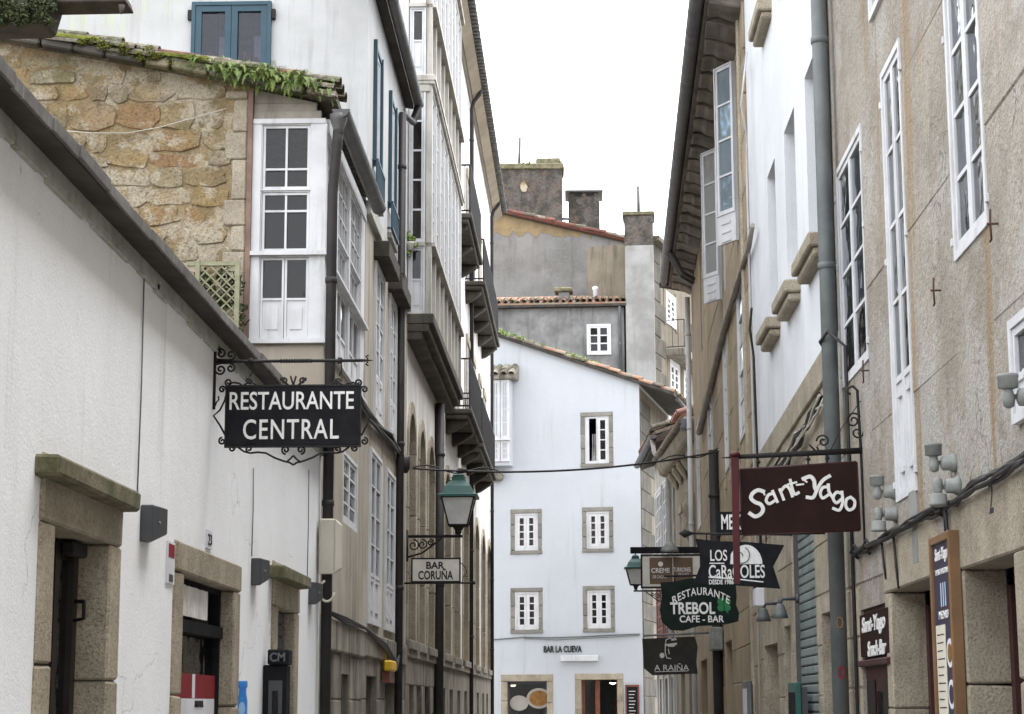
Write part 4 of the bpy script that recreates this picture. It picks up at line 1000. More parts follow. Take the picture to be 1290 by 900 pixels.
# ------------------------------------------------------------------ white house closing the street
FW = Wall(0, 62.0, 1, -0.19, -0.19, -1)
ch = thing('corner_house', FW.P(0, 0, 0), 'white house closing the street, five stone-framed windows above a bar', 'house')
def corner_house():
    aL, zL = FW.at(616, 421); aR, zR = FW.at(805, 484)
    ops = []
    Rw = lambda r: rectf(FW, *r)
    for i, r in enumerate(((643, 642, 683, 698), (733, 639.5, 773, 695.5), (643, 741, 684, 798), (734, 738.5, 775, 796.5))):
        a0, a1, z0, z1 = Rw(r); w = .135
        ops.append(surround(ch, FW, a0 + w, a1 - w, z0 + .12, z1 - .13, w=w, top=.13, n0=-.2, n1=.012, k=3, mat=m_greystone, sill=.12))
        window(ch, FW, a0 + w, a1 - w, z0 + .12, z1 - .13, n=-.10, leaves=2, rows=4, fr=.07, st=.085, bar=.035, d=.08, curtain=i < 2)
    a0, a1, z0, z1 = Rw((731, 520, 773, 588)); w = .14
    ops.append(surround(ch, FW, a0 + w, a1 - w, z0 + .12, z1 - .14, w=w, top=.14, n0=-.2, n1=.012, k=3, mat=m_greystone, sill=.12))
    m_ = FW.at(751, 550)[0]; B0, B1 = a0 + w, a1 - w
    f = MB(); f.box(FW, B0, B0 + .13, -.1, -.03, z0 + .12, z1 - .14); f.box(FW, B0 + .13, m_, -.1, -.03, z1 - .2, z1 - .14); f.box(FW, B0 + .13, m_, -.1, -.02, z0 + .12, z0 + .2)
    fr = f.build('window_frame', m_wood_w, ch)
    window(ch, FW, m_, B1, z0 + .12, z1 - .14, n=-.1, leaves=1, rows=4, fr=.03, st=.09, bar=.035, d=.08, label='half-open casement leaf')
    g = MB(); pts = [(m_ - .2 + .03 * i, -.26 + .02 * math.sin(i * 2.1)) for i in range(6)]
    for (p, q), (r, s_) in zip(pts, pts[1:]): g.poly([FW.P(p, q, z0 + .2), FW.P(r, s_, z0 + .2), FW.P(r, s_, z0 + 1.1), FW.P(p + .05, q, z0 + 1.1)])
    g.build('curtain', m_curtain, fr)
    # bar front: shop window and door
    a0, a1, _, z1 = Rw((631, 850, 697, 900)); w = .2
    ops.append(surround(ch, FW, a0 + w, a1 - w, .5, z1 - .22, w=w, top=.22, n0=-.25, n1=.012, k=3, mat=m_granite, sill=.15))
    sw = window(ch, FW, a0 + w, a1 - w, .5, z1 - .22, n=-.2, leaves=1, rows=1, fr=.05, st=.03, mat=m_darkgrey, name='shop_window', d=.05)
    d0, d1, _, zd = Rw((724, 849, 786, 900))
    ops.append(surround(ch, FW, d0 + w, d1 - w, 0, zd - .19, w=w, top=.19, n0=-.25, n1=.012, k=3, mat=m_granite))
    dz = zd - .19; D0, D1 = d0 + w, d1 - w
    d = MB(); d.box(FW, D0, D0 + .09, -.24, -.17, 0, dz); d.box(FW, D0 + .42, D0 + .56, -.24, -.17, 0, dz); d.box(FW, D1 - .05, D1, -.24, -.17, 0, dz); d.box(FW, D0 + .09, D0 + .42, -.24, -.18, 0, .4)
    do = d.build('door', m_redwood, ch); pane(do, FW, D0 + .09, D0 + .42, -.2, .4, dz, m_glass)
    sb = MB()
    for i in range(3): sb.box(FW, D0 + .7, D1 - .1, -1.5, -1.3, .9 + .35 * i, .93 + .35 * i)
    for i in range(9): sb.lathe(FW.P(D0 + .75 + .08 * i, -1.4, .93 + .35 * (i % 2)), [(.03, 0), (.03, .15), (.012, .2), (.012, .26)], 6)
    sb.build('back_bar', m_redwood, ch)
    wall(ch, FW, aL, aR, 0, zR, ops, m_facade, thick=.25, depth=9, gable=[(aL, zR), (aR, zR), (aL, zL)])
    # side wall along the bending street, quoins
    SW = Wall(*FW.P(aR, 0, 0).xy, 0.19, 1, 1, -0.19)
    L = 6.5
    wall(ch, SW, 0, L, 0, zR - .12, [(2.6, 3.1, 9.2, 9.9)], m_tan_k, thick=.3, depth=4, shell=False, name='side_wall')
    MB().box(SW, 2.6, 3.1, -.34, -.3, 9.2, 9.9).build('vent', m_dark, ch)
    z = 0; i = 0
    while z < zR - .5:
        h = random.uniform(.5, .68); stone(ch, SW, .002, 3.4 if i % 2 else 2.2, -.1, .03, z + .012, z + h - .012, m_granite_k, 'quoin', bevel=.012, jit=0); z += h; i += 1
    # roof: verge tiles and eave tiles over the side wall
    dn = (FW.P(aR, 0, zR) - FW.P(aL, 0, zL)).normalized(); back = -FW.v
    e0 = FW.P(aL, 0, zL) - dn * .2; e1 = FW.P(aR, 0, zR) + dn * 1.22
    r = MB(); v = FW.v * .16; b = back * 7; up = Vector((0, 0, .1))
    r.hexa([e0 + v, e1 + v, e1 + b, e0 + b, e0 + v + up, e1 + v + up, e1 + b + up, e0 + b + up]); r.build('roof', m_soffit, ch)
    tiles(ch, e1 + v * 1.15 + up * .9, dn, back, 15, 2, .46, .15, [m_tile, m_tile, m_tile_old], jit=.04)
    tiles(ch, e1 + v * 1.2 + back * .58 + up * .9 + dn * .1, dn, back, 2, 16, .46, .13, [m_tile_old, m_tile_old, m_tile], jit=.03)
    # moss and grass on the upper part
    ms = MB()
    for i in range(60):
        t = random.random() ** 1.6 * .6; p = e0 + (e1 - e0) * t + v * random.uniform(.2, 1) + back * random.uniform(0, .5) + Vector((0, 0, .2)); leafball(ms, p, random.uniform(.07, .16), 40, .045)
    tag(ms.build('moss', m_fern, ch), kind='stuff')
    pg = e1 + back * 3.6 - Vector((0, 0, .02)); MB().tube([e1 + back * .5 - Vector((0, 0, .02)), e1 + back * 5 - Vector((0, 0, .02))], .07).build('gutter', m_gutter, ch)
    pipe(ch, [e1 + back * 4.2 - Vector((0, 0, .05)), e1 + back * 4.2 - Vector((0, 0, .5)), e1 + back * 4.2 - Vector((.7, 0, .7)), e1 + back * 4.2 - Vector((.7, 0, 4))], .05, m_gutter)
    # glazed bay at the left edge
    b0, b1 = FW.at(600, 500)[0], FW.at(642, 500, .5)[0]; z0, z1 = FW.at(630, 600, .5)[1], FW.at(630, 478, .5)[1]
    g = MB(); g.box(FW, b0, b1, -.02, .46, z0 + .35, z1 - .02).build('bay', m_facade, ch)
    n = 4; bw = (b1 - b0) / n; zm = z0 + (z1 - z0) * .38; zl = z0 + (z1 - z0) * .15
    for i in range(n):
        for (p, q) in ((zm + .02, z1 - .03), (zl, zm - .06)):
            window(ch, FW, b0 + bw * i + .01, b0 + bw * (i + 1) - .01, p, q, n=.461, leaves=1, cols=2, rows=4 if p > zm else 3, fr=.05, st=.04, bar=.03, joined=True, gl=glass_pale, d=.07, name='bay_window')
    MB().box(FW, b0, b1 + .02, .462, .60, zm - .05, zm + .01).build('bay_rail', m_wood_w, ch)
    h = FW.at(640, 470, .7)
    MB().prism([FW.P(b0, -.02, z1 + .55), FW.P(b0, .62, z1 + .12), FW.P(b0, .62, z1 - .02), FW.P(b0, -.02, z1)], FW.t * (b1 - b0 + .2)).build('bay_roof', m_granite_d, ch, bevel=.03)
    tiles(ch, FW.P(b1 + .2, .66, z1 + .12), FW.v - Vector((0, 0, .6)), -FW.t, 2, 7, .42, .11, [m_granite_d, m_tile_old])
    stone(ch, FW, b0, FW.at(632, 600, .3)[0], -.02, .32, z0 - .1, z0 + .13, m_granite_d, 'bay_base', bevel=.05)
glass_pale = glass('pale sky glass', (0.42, 0.45, 0.48), .75, .1)
corner_house()

def bar_sign():
    z = FW.at(709, 818)[1]; a = FW.at(709, 818)[0]
    t = thing('wall_lettering', FW.P(a, 0, z), 'dark letters reading BAR LA CUEVA on the white end house', 'sign')
    text(t, FW, 'BAR LA CUEVA', a, z, .012, FW.at(733, 818)[0] - FW.at(685, 818)[0], .21, m_letter_k, bold=.03, depth=.015)
    q = rectf(FW, 707, 826, 754, 833); l = thing('light_fixture', FW.P(q[0], 0, q[2]), 'slim white linear light fixture under the bar lettering', 'light')
    MB().box(FW, q[0], q[1], .02, .14, q[2], q[3]).build('housing', m_wood_w, l, bevel=.01)
    for a in (q[0] + .15, q[1] - .15): MB().box(FW, a - .03, a + .03, 0, .022, q[2] + .02, q[3] - .02).build('mount', m_darkgrey, l)
    q = rectf(FW, 788, 863, 806, 905); m = thing('menu_board', FW.P(q[0], .1, 0), 'dark framed menu board beside the bar door', 'menu board')
    MB().box(FW, q[0], q[1], .02, .07, .6, q[3]).build('frame', m_redwood, m)
    MB().box(FW, q[0] + .05, q[1] - .05, .07, .08, .65, q[3] - .06).build('slate', m_board, m)
    strokes(m, FW, 'writing', [[(q[0] + .12, q[3] - .2 - .1 * i), (q[1] - .12 - .03 * (i % 3), q[3] - .2 - .1 * i)] for i in range(9)], m_letter, .081, .02)
    # pictures of food hung in the shop window
    for nm, x, y, rx, c, lb in (('plate_picture', 679, 880, .40, m_tower, 'round picture of a golden dish in the bar window'), ('cup_picture', 654, 886, .30, m_rim, 'pale round picture left in the bar window')):
        a, z = FW.at(x, y, -.13); g = thing(nm, FW.P(a, -.13, z - rx), lb, 'picture')
        MB().outline(FW, ellipse(a, z, rx, rx * .8), -.14, -.12).build('rim', m_rim, g); MB().outline(FW, ellipse(a, z, rx * .78, rx * .6), -.12, -.112).build('food', c, g)
    em = N('lamp glow'); e = em.n('ShaderNodeEmission'); e.inputs[0].default_value = (1, .85, .6, 1); e.inputs[1].default_value = 4; em.done(e.outputs[0])
    for x, y, lb in ((646, 864, 'lit ceiling lamp seen through the bar window'), (772, 861, 'lit ceiling lamp seen through the bar door')):
        a, z = FW.at(x, y, -.8); g = thing('ceiling_lamp', FW.P(a, -.8, z), lb, 'lamp')
        MB().lathe(FW.P(a, -.8, z - .03), [(.02, 0), (.09, .02), (.1, .05)], 10).build('bulb', em.m, g); MB().lathe(FW.P(a, -.8, z + .02), [(.11, 0), (.11, .03), (.02, .05), (.012, .5)], 10).build('shade', m_darkgrey, g)
bar_sign()

# ------------------------------------------------------------------ houses behind
ah = thing('attic_house', (0, 70, 0), 'weathered grey house with one small white window above the white gable', 'house')
def attic_house():
    W = front(70, -.05); aL, zt = W.at(590, 387); aR, z2 = W.at(786, 387); zt = min(zt, z2)
    q = rectf(W, 739, 409, 770, 447)
    wall(ah, W, aL, aR, 8, zt, [q], m_greywall, thick=.2, depth=1.9)
    window(ah, W, *q, n=-.08, leaves=2, rows=3, fr=.09, st=.05, bar=.045, d=.13, label='small white attic window')
    MB().box(W, aL, aR + .1, -.1, .3, zt, zt + .09).build('eave', m_soffit, ah)
    r = MB().prism([W.P(aL, .28, zt + .09), W.P(aL, -1.9, zt + .75), W.P(aL, -1.9, zt + .85), W.P(aL, .28, zt + .15)], W.t * (aR - aL + .1)); r.build('roof', m_tile, ah)
    tiles(ah, W.P(aR + .1, .36, zt + .17), W.v - Vector((0, 0, .3)), -W.t, 3, int((aR - aL) / .24), .5, .105, [m_tile_old, m_tile_old, m_tile], jit=.02, step=.42)
    # white flank with the stack above it
    f0, zf = W.at(787, 304, .3); f1, _ = W.at(823, 304, .3); z0 = 8
    zst = W.at(800, 309, .3)[1]
    MB().box(W, f0, f1, -1.6, .3, z0, zst).build('flank_wall', M('stained pale flank', (0.29, 0.285, 0.278), (0.19, 0.184, 0.175), scale=.7, bump=.4, bs=10, streak=(.2, .19, .165), ss=.6, slo=.5, shi=.75, patch=(.30, .26, .2), ps=.6), ah, bevel=.02)
    ch_ = rectf(W, 786, 272, 823, 309, .3); c = MB().box(W, ch_[0], ch_[1], -.9, .3, ch_[2], ch_[3]).build('chimney', m_brickch, ah, bevel=.02, jitter=.01)
    MB().box(W, ch_[0] - .06, ch_[1] + .06, -.95, .36, ch_[3], ch_[3] + .16).build('cap', m_mossy, c, bevel=.03, jitter=.02)
    a, z = W.at(804, 235, 0); MB().tube([W.P(a, 0, ch_[3] + .1), W.P(a, 0, z)], .06, 8).build('flue', m_gutter, c)
    # vents on the roof
    a, z = W.at(711, 370, -1.2); v = MB().box(W, a - .2, a + .2, -1.4, -.95, zt + .3, z).build('vent_stack', m_greywall, ah, jitter=.02); MB().box(W, a - .38, a + .3, -1.5, -.85, z, z + .16).build('slab', m_mossy, v, bevel=.04, jitter=.03)
    a, z = W.at(750, 364, -1.0); MB().lathe(W.P(a, -1, zt + .3), [(.09, 0), (.09, z - zt - .36), (.12, z - zt - .33), (.11, z - zt - .24), (.02, z - zt - .2)], 10).build('vent_pipe', m_paper, ah)
    a = W.at(781, 420)[0]; pipe(ah, [W.P(a, .25, zt + .05), W.P(a, .1, zt - .3), W.P(a, .1, zt - 3)], .05, m_greypipe)
attic_house()
gb = thing('chimney_house', (0, 74, 0), 'grey gable with red tile verge and big chimneys against the sky', 'house')
def chimney_house():
    W = front(74); aL, zL = W.at(596, 262); aR, zR = W.at(793, 307)
    MB().poly([W.P(aL, 0, 8), W.P(aR, 0, 8), W.P(aR, 0, zR), W.P(aL, 0, zL)]).poly([W.P(aL, -6, 8), W.P(aR, -6, 8), W.P(aR, -6, zR), W.P(aL, -6, zL)]).poly([W.P(aR, 0, 8), W.P(aR, -6, 8), W.P(aR, -6, zR), W.P(aR, 0, zR)]).build('gable_wall', m_gable2, gb)
    # rubble showing under the verge and beside the stack
    x0, x1 = W.at(618, 270)[0], W.at(745, 300)[0]; zl = lambda a: zL + (zR - zL) * (a - aL) / (aR - aL)
    pts = [(x0, zl(x0) - .01), (x1, zl(x1) - .01)]; k = 22
    for i in range(k + 1):
        a = x1 + (x0 - x1) * i / k; pts.append((a, zl(a) - .12 - .75 * (i / k) ** 1.3 + random.uniform(-.16, .10)))
    MB().outline(W, pts, -.05, .012).build('bare_rubble', m_ochrepatch, gb)
    q = rectf(W, 743, 342, 790, 386); pp = [(q[1], q[3] + .1), (q[1], q[2] - .5), (q[0] - .1, q[2] - .5)] + [(q[0] + .12 * math.sin(i * 2.3) + .05 * i, q[2] + (q[3] - q[2]) * i / 7) for i in range(8)]; MB().outline(W, pp, -.05, .01).build('bare_rubble', m_ochrepatch, gb)
    dn = Vector((aR - aL, 0, zR - zL)).normalized(); back = Vector((0, 1, 0)); e1 = W.P(aR, .12, zR) + dn * 1.1; e0 = W.P(aL, .12, zL)
    up = Vector((0, 0, .1)); r = MB().hexa([e0, e1, e1 + back * 6, e0 + back * 6, e0 + up, e1 + up, e1 + back * 6 + up, e0 + back * 6 + up]); r.build('roof', m_tile_old, gb)
    tiles(gb, e1 + up - back * .16, dn, back, 18, 3, .5, .19, [m_redtile, m_redtile, m_tile_old], jit=.05)
    e = MB().hexa([e0 - back * .1, e1 - back * .1, e1 + back * .3, e0 + back * .3, e0 - back * .1 + up * 1.6, e1 - back * .1 + up * 1.6, e1 + back * .3 + up * 1.6, e0 + back * .3 + up * 1.6]); e.build('verge', m_redtile, gb, jitter=.03)
    for (r, Y, lb, fl) in (((628, 206, 709, 300), 76, 'broad mossy brick chimney', (655, 174)), ((716, 248, 756, 310), 77, 'narrow chimney with a capped top', None)):
        V = front(Y); q = rectf(V, *r); c = MB().box(V, q[0], q[1], -1.3, 0, q[2] - 1.2, q[3]).build('chimney', m_brickch, gb, bevel=.03, jitter=.02); c['label'] = lb
        if fl:
            MB().box(V, q[0] - .06, q[1] + .06, -1.38, .06, q[3] - .28, q[3] - .02).build('cap', m_mossy, c, bevel=.04, jitter=.03)
            MB().box(V, q[1] - 1.05, q[1] - .05, -1.2, -.1, q[3] - .02, q[3] + .2).build('cap_stone', m_mossy, c, bevel=.05, jitter=.05)
            a, z = V.at(*fl, -.6); MB().tube([V.P(a - .05, -.6, q[3] - .1), V.P(a, -.6, z)], .055, 8).build('flue', m_gutter, c)
            ms = MB()
            for i in range(26): leafball(ms, V.P(random.uniform(q[0], q[1]), random.uniform(-.3, .05), q[3] - random.uniform(-.05, .1)), .10, 30, .04)
            tag(ms.build('moss', m_moss, c), kind='stuff')
            MB().outline(V, [(q[0] + 1.0 + .2 * math.cos(k * .7) * random.uniform(.5, 1.1), q[3] - 1.0 + .3 * math.sin(k * .7) * random.uniform(.6, 1.1)) for k in range(9)], -.02, .012).build('lime_patch', m_mortar, c)
        else:
            cp = MB(); cp.box(V, q[0] - .14, q[1] + .14, -1.45, .14, q[3] + .16, q[3] + .25)
            cp.build('cap', m_gutter, c, bevel=.02)
            for i in range(3):
                a = q[0] + .06 + (q[1] - q[0] - .28) * i / 2; MB().box(V, a, a + .17, -.3, -.02, q[3], q[3] + .16).build('cap_brick', m_brickch, c)
            a = MB().tube([front(76.5).P(front(76.5).at(708, 276)[0], 0, front(76.5).at(708, 276)[1]), front(76.5).P(front(76.5).at(718, 276)[0], 0, front(76.5).at(718, 276)[1])], .05, 6); a.build('tie_pipe', m_gutter, c)
chimney_house()
bh = thing('balcony_house', (3.5, 74, 0), 'tan stone house with small iron balcony behind the white house corner', 'house')
def balcony_house():
    p0 = front(71).at(822, 400)[0]; W = Wall(p0, 71, .30, 1, 1, -.30)
    pa = lambda x, y: W.at(x, y)
    L = 12; ops = []
    zt = W.at(826, 310)[1]
    R_ = lambda x0, y0, x1, y1: W.rect((x0, y0), (x1, y1))
    for r in ((838, 366, 851, 416), (843, 452, 856, 518), (860.5, 466, 871, 524)):
        q = R_(*r); ops.append(q); window(bh, W, *q, n=-.06, leaves=2, rows=4 if r[3] - r[1] < 55 else 5, fr=.14, st=.12, bar=.06, d=.1)
        for x, X in ((q[0] - .3, q[0]), (q[1], q[1] + .3)): stone(bh, W, x, X, -.05, .03, q[2] - .1, q[3] + .2, m_tan_k, 'jamb_stone')
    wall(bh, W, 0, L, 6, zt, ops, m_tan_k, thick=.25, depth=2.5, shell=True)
    i = 0; z = 11
    while z < zt - .3:
        h = random.uniform(.6, .8); stone(bh, W, .0, 1.9 if i % 2 else 1.2, -.1, .04, z + .01, z + h - .01, m_granite_k, 'quoin', bevel=.02); z += h; i += 1
    a0, z0 = W.at(839, 439); n = .75
    b = MB().box(W, a0, a0 + 7, -.05, n, z0 - .3, z0).build('balcony', m_granite_d, bh, bevel=.03)
    railing(b, W, a0 + .1, a0 + 6.8, n - .06, z0, 1.1, step=.2)
    MB().box(W, -.2, L, -.2, .35, zt + .003, zt + .18).build('eave', m_tile_old, bh)
balcony_house()
# ------------------------------------------------------------------ near right: beige rendered building
nb = thing('beige_building', (2.4, 12, 0), 'rough beige rendered building with tall white windows, nearest on the right', 'building')
def beige():
    ops = []
    w1 = WR.rect((1085, 155), (1063, 490)); w2 = WR.rect((1143, 35), (1115, 620)); 
    for r, pan, rows in ((w1, 0, 4), ):
        ops.append(r); window(nb, WR, *r, n=-.045, leaves=2, rows=rows, fr=.05, st=.045, bar=.03, d=.06, curtain=True, gl=m_glass_r)
    z0 = WR.at(1140, 628)[1]; a0, a1 = WR.at(1143, 300)[0], WR.at(1119, 300)[0]; z1 = WR.at(1115, 85)[1]
    r = (a0 - .02, a1 + .02, z0, z1); ops.append(r); window(nb, WR, *r, n=-.045, leaves=2, rows=4, fr=.05, st=.045, bar=.03, panel=.27, d=.06, curtain=True, slots=True, gl=m_glass_r, name='french_window')
    zb = WR.at(1205, 330)[1]; a0, a1 = WR.at(1243, 200)[0], WR.at(1199, 200)[0]
    r = (a0, a1, zb, zb + 2.6); ops.append(r); window(nb, WR, *r, n=-.045, leaves=2, rows=6, fr=.055, st=.05, bar=.03, d=.06, curtain=True, gl=m_glass_r)
    a0, zq = WR.at(1284, 536); r = (a0 - 1.0, a0, zq, zq + .56); ops.append(r); window(nb, WR, *r, n=-.03, leaves=1, rows=1, panel=.45, d=.07, slots=True)
    a0, a1 = WR.at(1119, 0)[0], WR.at(1108, 10)[0]; zz = WR.at(1108, 8)[1]; r = (a0 - .35, a0 + .75, zz, zz + 1.6); ops.append(r); window(nb, WR, *r, n=-.04, leaves=2, rows=3)
    for (a0, a1, zb_, zt_) in ops[:4]:
        if zt_ - zb_ < 1: continue
        for z in (zb_ + .12, zb_ + (zt_ - zb_) * .55, zt_ - .25):
            MB().box(WR, a0 - .035, a0 - .002, .0, .026, z, z + .05).build('shutter_hinge', m_wood_w, nb, bevel=.004); MB().box(WR, a1 + .002, a1 + .035, .0, .026, z - .02, z + .03).build('shutter_hinge', m_wood_w, nb, bevel=.004)
    # doorways
    dz = WR.at(1217, 717)[1]; b0, b1 = WR.at(1284, 760)[0], WR.at(1217, 760)[0]
    az = WR.at(1124, 745)[1]; A0, A1 = WR.at(1178, 760)[0], WR.at(1124, 800)[0]
    mz = WR.at(1122, 757)[1]; M0, M1 = WR.at(1122, 800)[0], WR.at(1085, 800)[0]
    d1 = surround(nb, WR, b0, b1, 0, dz, w=.27, top=.42, n0=-.26, n1=.014, k=3, mat=m_granite)
    d2 = surround(nb, WR, A0, A1, 0, az, w=.22, top=.36, n0=-.26, n1=.012, k=3, mat=m_granite)
    d3 = (M0, M1, 0, mz); dops = [d1, d2, d3]; ops += dops
    for (x, X, z) in ((b0, b1, dz), (A0, A1, az)):
        d = MB().box(WR, x, X, -.42, -.36, 0, z).build('door', m_dkwood, nb); f = MB()
        f.box(WR, X - .10, X - .002, -.36, -.25, 0, z - .1); f.box(WR, x + .002, x + .1, -.36, -.25, 0, z - .1); f.box(WR, x + .1, X - .1, -.36, -.27, z - .1, z - .005); f.build('door_frame', m_maroon_w, d)
        MB().box(WR, x + .25, X - .25, -.36, -.35, 1.1, z - .3).build('pane', m_glass, d)
    # maroon snack bar front
    mf = MB(); mf.box(WR, M0, M1, -.12, -.03, 0, mz - .002); o = mf.build('bar_front', m_maroon_w, nb)
    zs0, zs1 = WR.at(1105, 822)[1], WR.at(1105, 778)[1]
    MB().box(WR, M0 + .02, M1 - .02, -.03, .012, zs0 - .02, zs1 + .05).build('sign_panel', m_maroon, o)
    text(o, WR, 'Sant-Yago', (M0 + M1) / 2, (zs0 + zs1) / 2 + .08, .014, (M1 - M0) * .8, .16, m_letter, bold=.03, shear=.2)
    text(o, WR, 'Snack-Bar', (M0 + M1) / 2 - .14, (zs0 + zs1) / 2 - .1, .014, (M1 - M0) * .62, .12, m_letter, bold=.03, shear=.2)
    MB().box(WR, M0 - .01, M1 + .01, -.1, .04, zs0 - .1, zs0 - .05).build('cornice', m_maroon_w, o, bevel=.01)
    MB().box(WR, M0 + .12, M0 + .55, -.03, -.012, .2, zs0 - .2).build('panel', m_dkwood, o, bevel=.01); MB().box(WR, M1 - .5, M1 - .12, -.03, -.012, .2, zs0 - .2).build('panel', m_dkwood, o, bevel=.01)
    pane(o, WR, M0 + .62, M1 - .58, -.025, .6, zs0 - .3, m_glass)
    extra = []
    for k in range(2):
        o = (3.2 - 4.6 * k, 4.2 - 4.6 * k, 4.4, 6.6); extra.append(o); window(nb, WR, *o, n=-.045, leaves=2, rows=4, d=.06, joined=True)
        o = (2.9 - 4.6 * k, 4.3 - 4.6 * k, 0, 2.4); extra.append(o); MB().box(WR, o[0], o[1], -.42, -.36, 0, 2.4).build('door', m_dkwood, nb)
    wall(nb, WR, -4, 17.72, 0, 11.5, ops + extra, m_beige, thick=.26, depth=5)  # unseen stretch behind the camera added, its length chosen to shape the light
    zs_ = WR.at(1150, 708)[1] - .02; ashlar(nb, WR, 6.2, 17.3, 0.9, zs_, dops, m_granite, ch=.42, bl=.9, n1=.009)
    ashlar(nb, WR, 6.2, 17.5, zs_ + .02, 9.4, ops, m_beige, ch=1.2, bl=2.4, n1=.006, g=.002, bev=.008)
    # iron window hooks
    for i, (x, y, lb) in enumerate(((1259, 282, 0), (1186, 366, 0), (1095, 467, 0))):
        a, z = WR.at(x, y); h = MB(); r = .0065
        h.tube([WR.P(a, -.02, z), WR.P(a, .07, z)], r, 6); h.tube([WR.P(a + .012, .045, z + .085), WR.P(a + .004, .05, z), WR.P(a + .012, .045, z - .085), WR.P(a + .05, .045, z - .09)], r, 6); h.build('iron_hook', M('rusty iron', (.09, .045, .035), bump=.3), nb)
    # cement patches and the stripe of scars
    for x, y in ((1152, 640), (1156, 690)):
        a, z = WR.at(x, y); MB().box(WR, a - .12, a + .12, -.01, .02, z - .12, z + .12).build('patch', m_greywall, nb, bevel=.02, jitter=.01)
beige()

def number_plaque():
    q = WR.rect((1258, 596), (1247, 655)); t = thing('number_plaque', WR.P(q[0], 0, q[2]), 'small pale tile plaque with the number 2 above the right doorway', 'plaque')
    MB().box(WR, q[0], q[1], -.002, .014, q[2] + .02, q[3] - .02).build('tile', m_cream, t, bevel=.004)
    text(t, WR, '2', (q[0] + q[1]) / 2, (q[2] + q[3]) / 2, .015, .11, .19, m_letter_k, bold=.01)
number_plaque()

def floodlight(x, y, up, nm, lb, W=WR, off=.13, r=.046):
    a, z = W.at(x, y, off); t = thing(nm, W.P(a, off, z), lb, 'floodlight', 'grey spotlights on the beige wall')
    s_ = 1 if up else -1
    MB().lathe(W.P(a, off, z), [(r * .5, -.012 * s_), (r * 1.12, -.004 * s_), (r * 1.15, .05 * s_), (r * 1.22, .052 * s_), (r * 1.2, .066 * s_), (r * .8, .07 * s_)], 18).build('shade', m_floodl, t)
    MB().lathe(W.P(a, off, z - .055 * s_), [(r * .2, -.055 * s_), (r * .6, -.045 * s_), (r * .72, -.01 * s_), (r * .55, .035 * s_), (r * .5, .045 * s_)], 14).build('lamp_holder', m_floodl, t)
    MB().lathe(W.P(a - .02, off - .125, z - .055 * s_), [(.02, -.02), (r * 1.25, -.01), (r * 1.3, .015), (r * 1.05, .03), (r * 1.0, .075), (.03, .085)], 18, W.v).build('body', m_floodl, t)
    MB().box(W, a - .012, a + .012, -.01, off - .03, z - .05 * s_ - .012, z - .05 * s_ + .012).build('arm', m_gutter, t)
    return t
def floods():
    for x, y, u, lb in ((1176, 573, True, 'upper spotlight of the pair under the tall French window'), (1182, 624, False, 'lower spotlight of the pair under the tall French window'),
                        (1105, 611, True, 'upper spotlight of the far pair beside the maroon hanging sign'), (1107, 658, False, 'lower spotlight of the far pair beside the maroon hanging sign'),
                        (1270, 488, True, 'single spotlight beside the low white window at the right edge')):
        floodlight(x, y, u, 'floodlight', lb)
floods()

def wall_cables():
    t = thing('cable_bundle', WR.P(12, .05, 3), 'sagging bundle of black cables running along the beige wall', 'cables')
    base = [(1297, 572), (1260, 598), (1232, 612), (1205, 634), (1180, 643), (1150, 657), (1122, 671), (1098, 687), (1075, 696)]
    for k in range(5):
        pts = []
        for x, y in base:
            a, z = WR.at(x, y, .05); pts.append(WR.P(a, .05 + random.uniform(-.02, .03), z + random.uniform(-.03, .03)))
        sm = []
        for i in range(len(pts) - 1):
            for j in range(4): sm.append(pts[i].lerp(pts[i + 1], j / 4) + Vector((0, 0, random.uniform(-.008, .008))))
        MB().tube(sm + [pts[-1]], .013, 6).build('cable', m_cable, t)
    for x, y in ((1075, 696), (1090, 690), (1180, 640)):
        a, z = WR.at(x, y, .07); MB().tube([WR.P(a, .03, z - .05), WR.P(a + .03, .09, z), WR.P(a, .06, z + .06), WR.P(a - .05, .03, z), WR.P(a - .02, .08, z - .04)], .014, 6).build('cable_loop', m_cable, t)
    for x, y, l in ((1193, 642, .35), (1112, 680, .3), (1127, 672, .4)):
        a, z = WR.at(x, y, .03); MB().tube([WR.P(a, .04, z), WR.P(a - .01, .03, z - l * .6), WR.P(a - .03, .02, z - l)], .010, 6).build('drop_cable', m_cable, t)
    # the tangle under the band on the white house
    t2 = thing('cable_tangle', WR.P(18.5, .1, 4.2), 'dark tangle of cables slanting below the granite band by the grey downpipe', 'cables')
    for k in range(9):
        p = [(1036 + random.uniform(-5, 3), 500 + random.uniform(-5, 8)), (1020 + random.uniform(-3, 3), 528 + random.uniform(-8, 10)), (1004 + random.uniform(-5, 5), 555 + random.uniform(-8, 10)), (985 + random.uniform(-8, 8), 582 + random.uniform(-6, 14)), (960 + random.uniform(-6, 6), 612)]
        pts = [WR.P(WR.at(x, y, .08)[0], .08 + random.uniform(-.03, .03), WR.at(x, y, .08)[1]) for x, y in p]
        sm = []
        for i in range(len(pts) - 1):
            for j in range(4): sm.append(pts[i].lerp(pts[i + 1], j / 4) + Vector((0, 0, random.uniform(-.02, .02))))
        MB().tube(sm, .013, 6).build('cable', m_cable if k % 3 else m_rope, t2)
    t3 = thing('conduit', WR.P(17.3, .03, 0), 'thin dark conduit running up the beige wall beside the grey downpipe', 'conduit')
    a = WR.at(1066, 470, .03)[0]; MB().tube([WR.P(a, .03, 0.2), WR.P(a, .03, 4.6), WR.P(a + .1, .16, 4.75), WR.P(a + .32, .2, 4.7), WR.P(a + .36, .12, 4.58)], .016, 6).build('tube', m_cable, t3)
wall_cables()

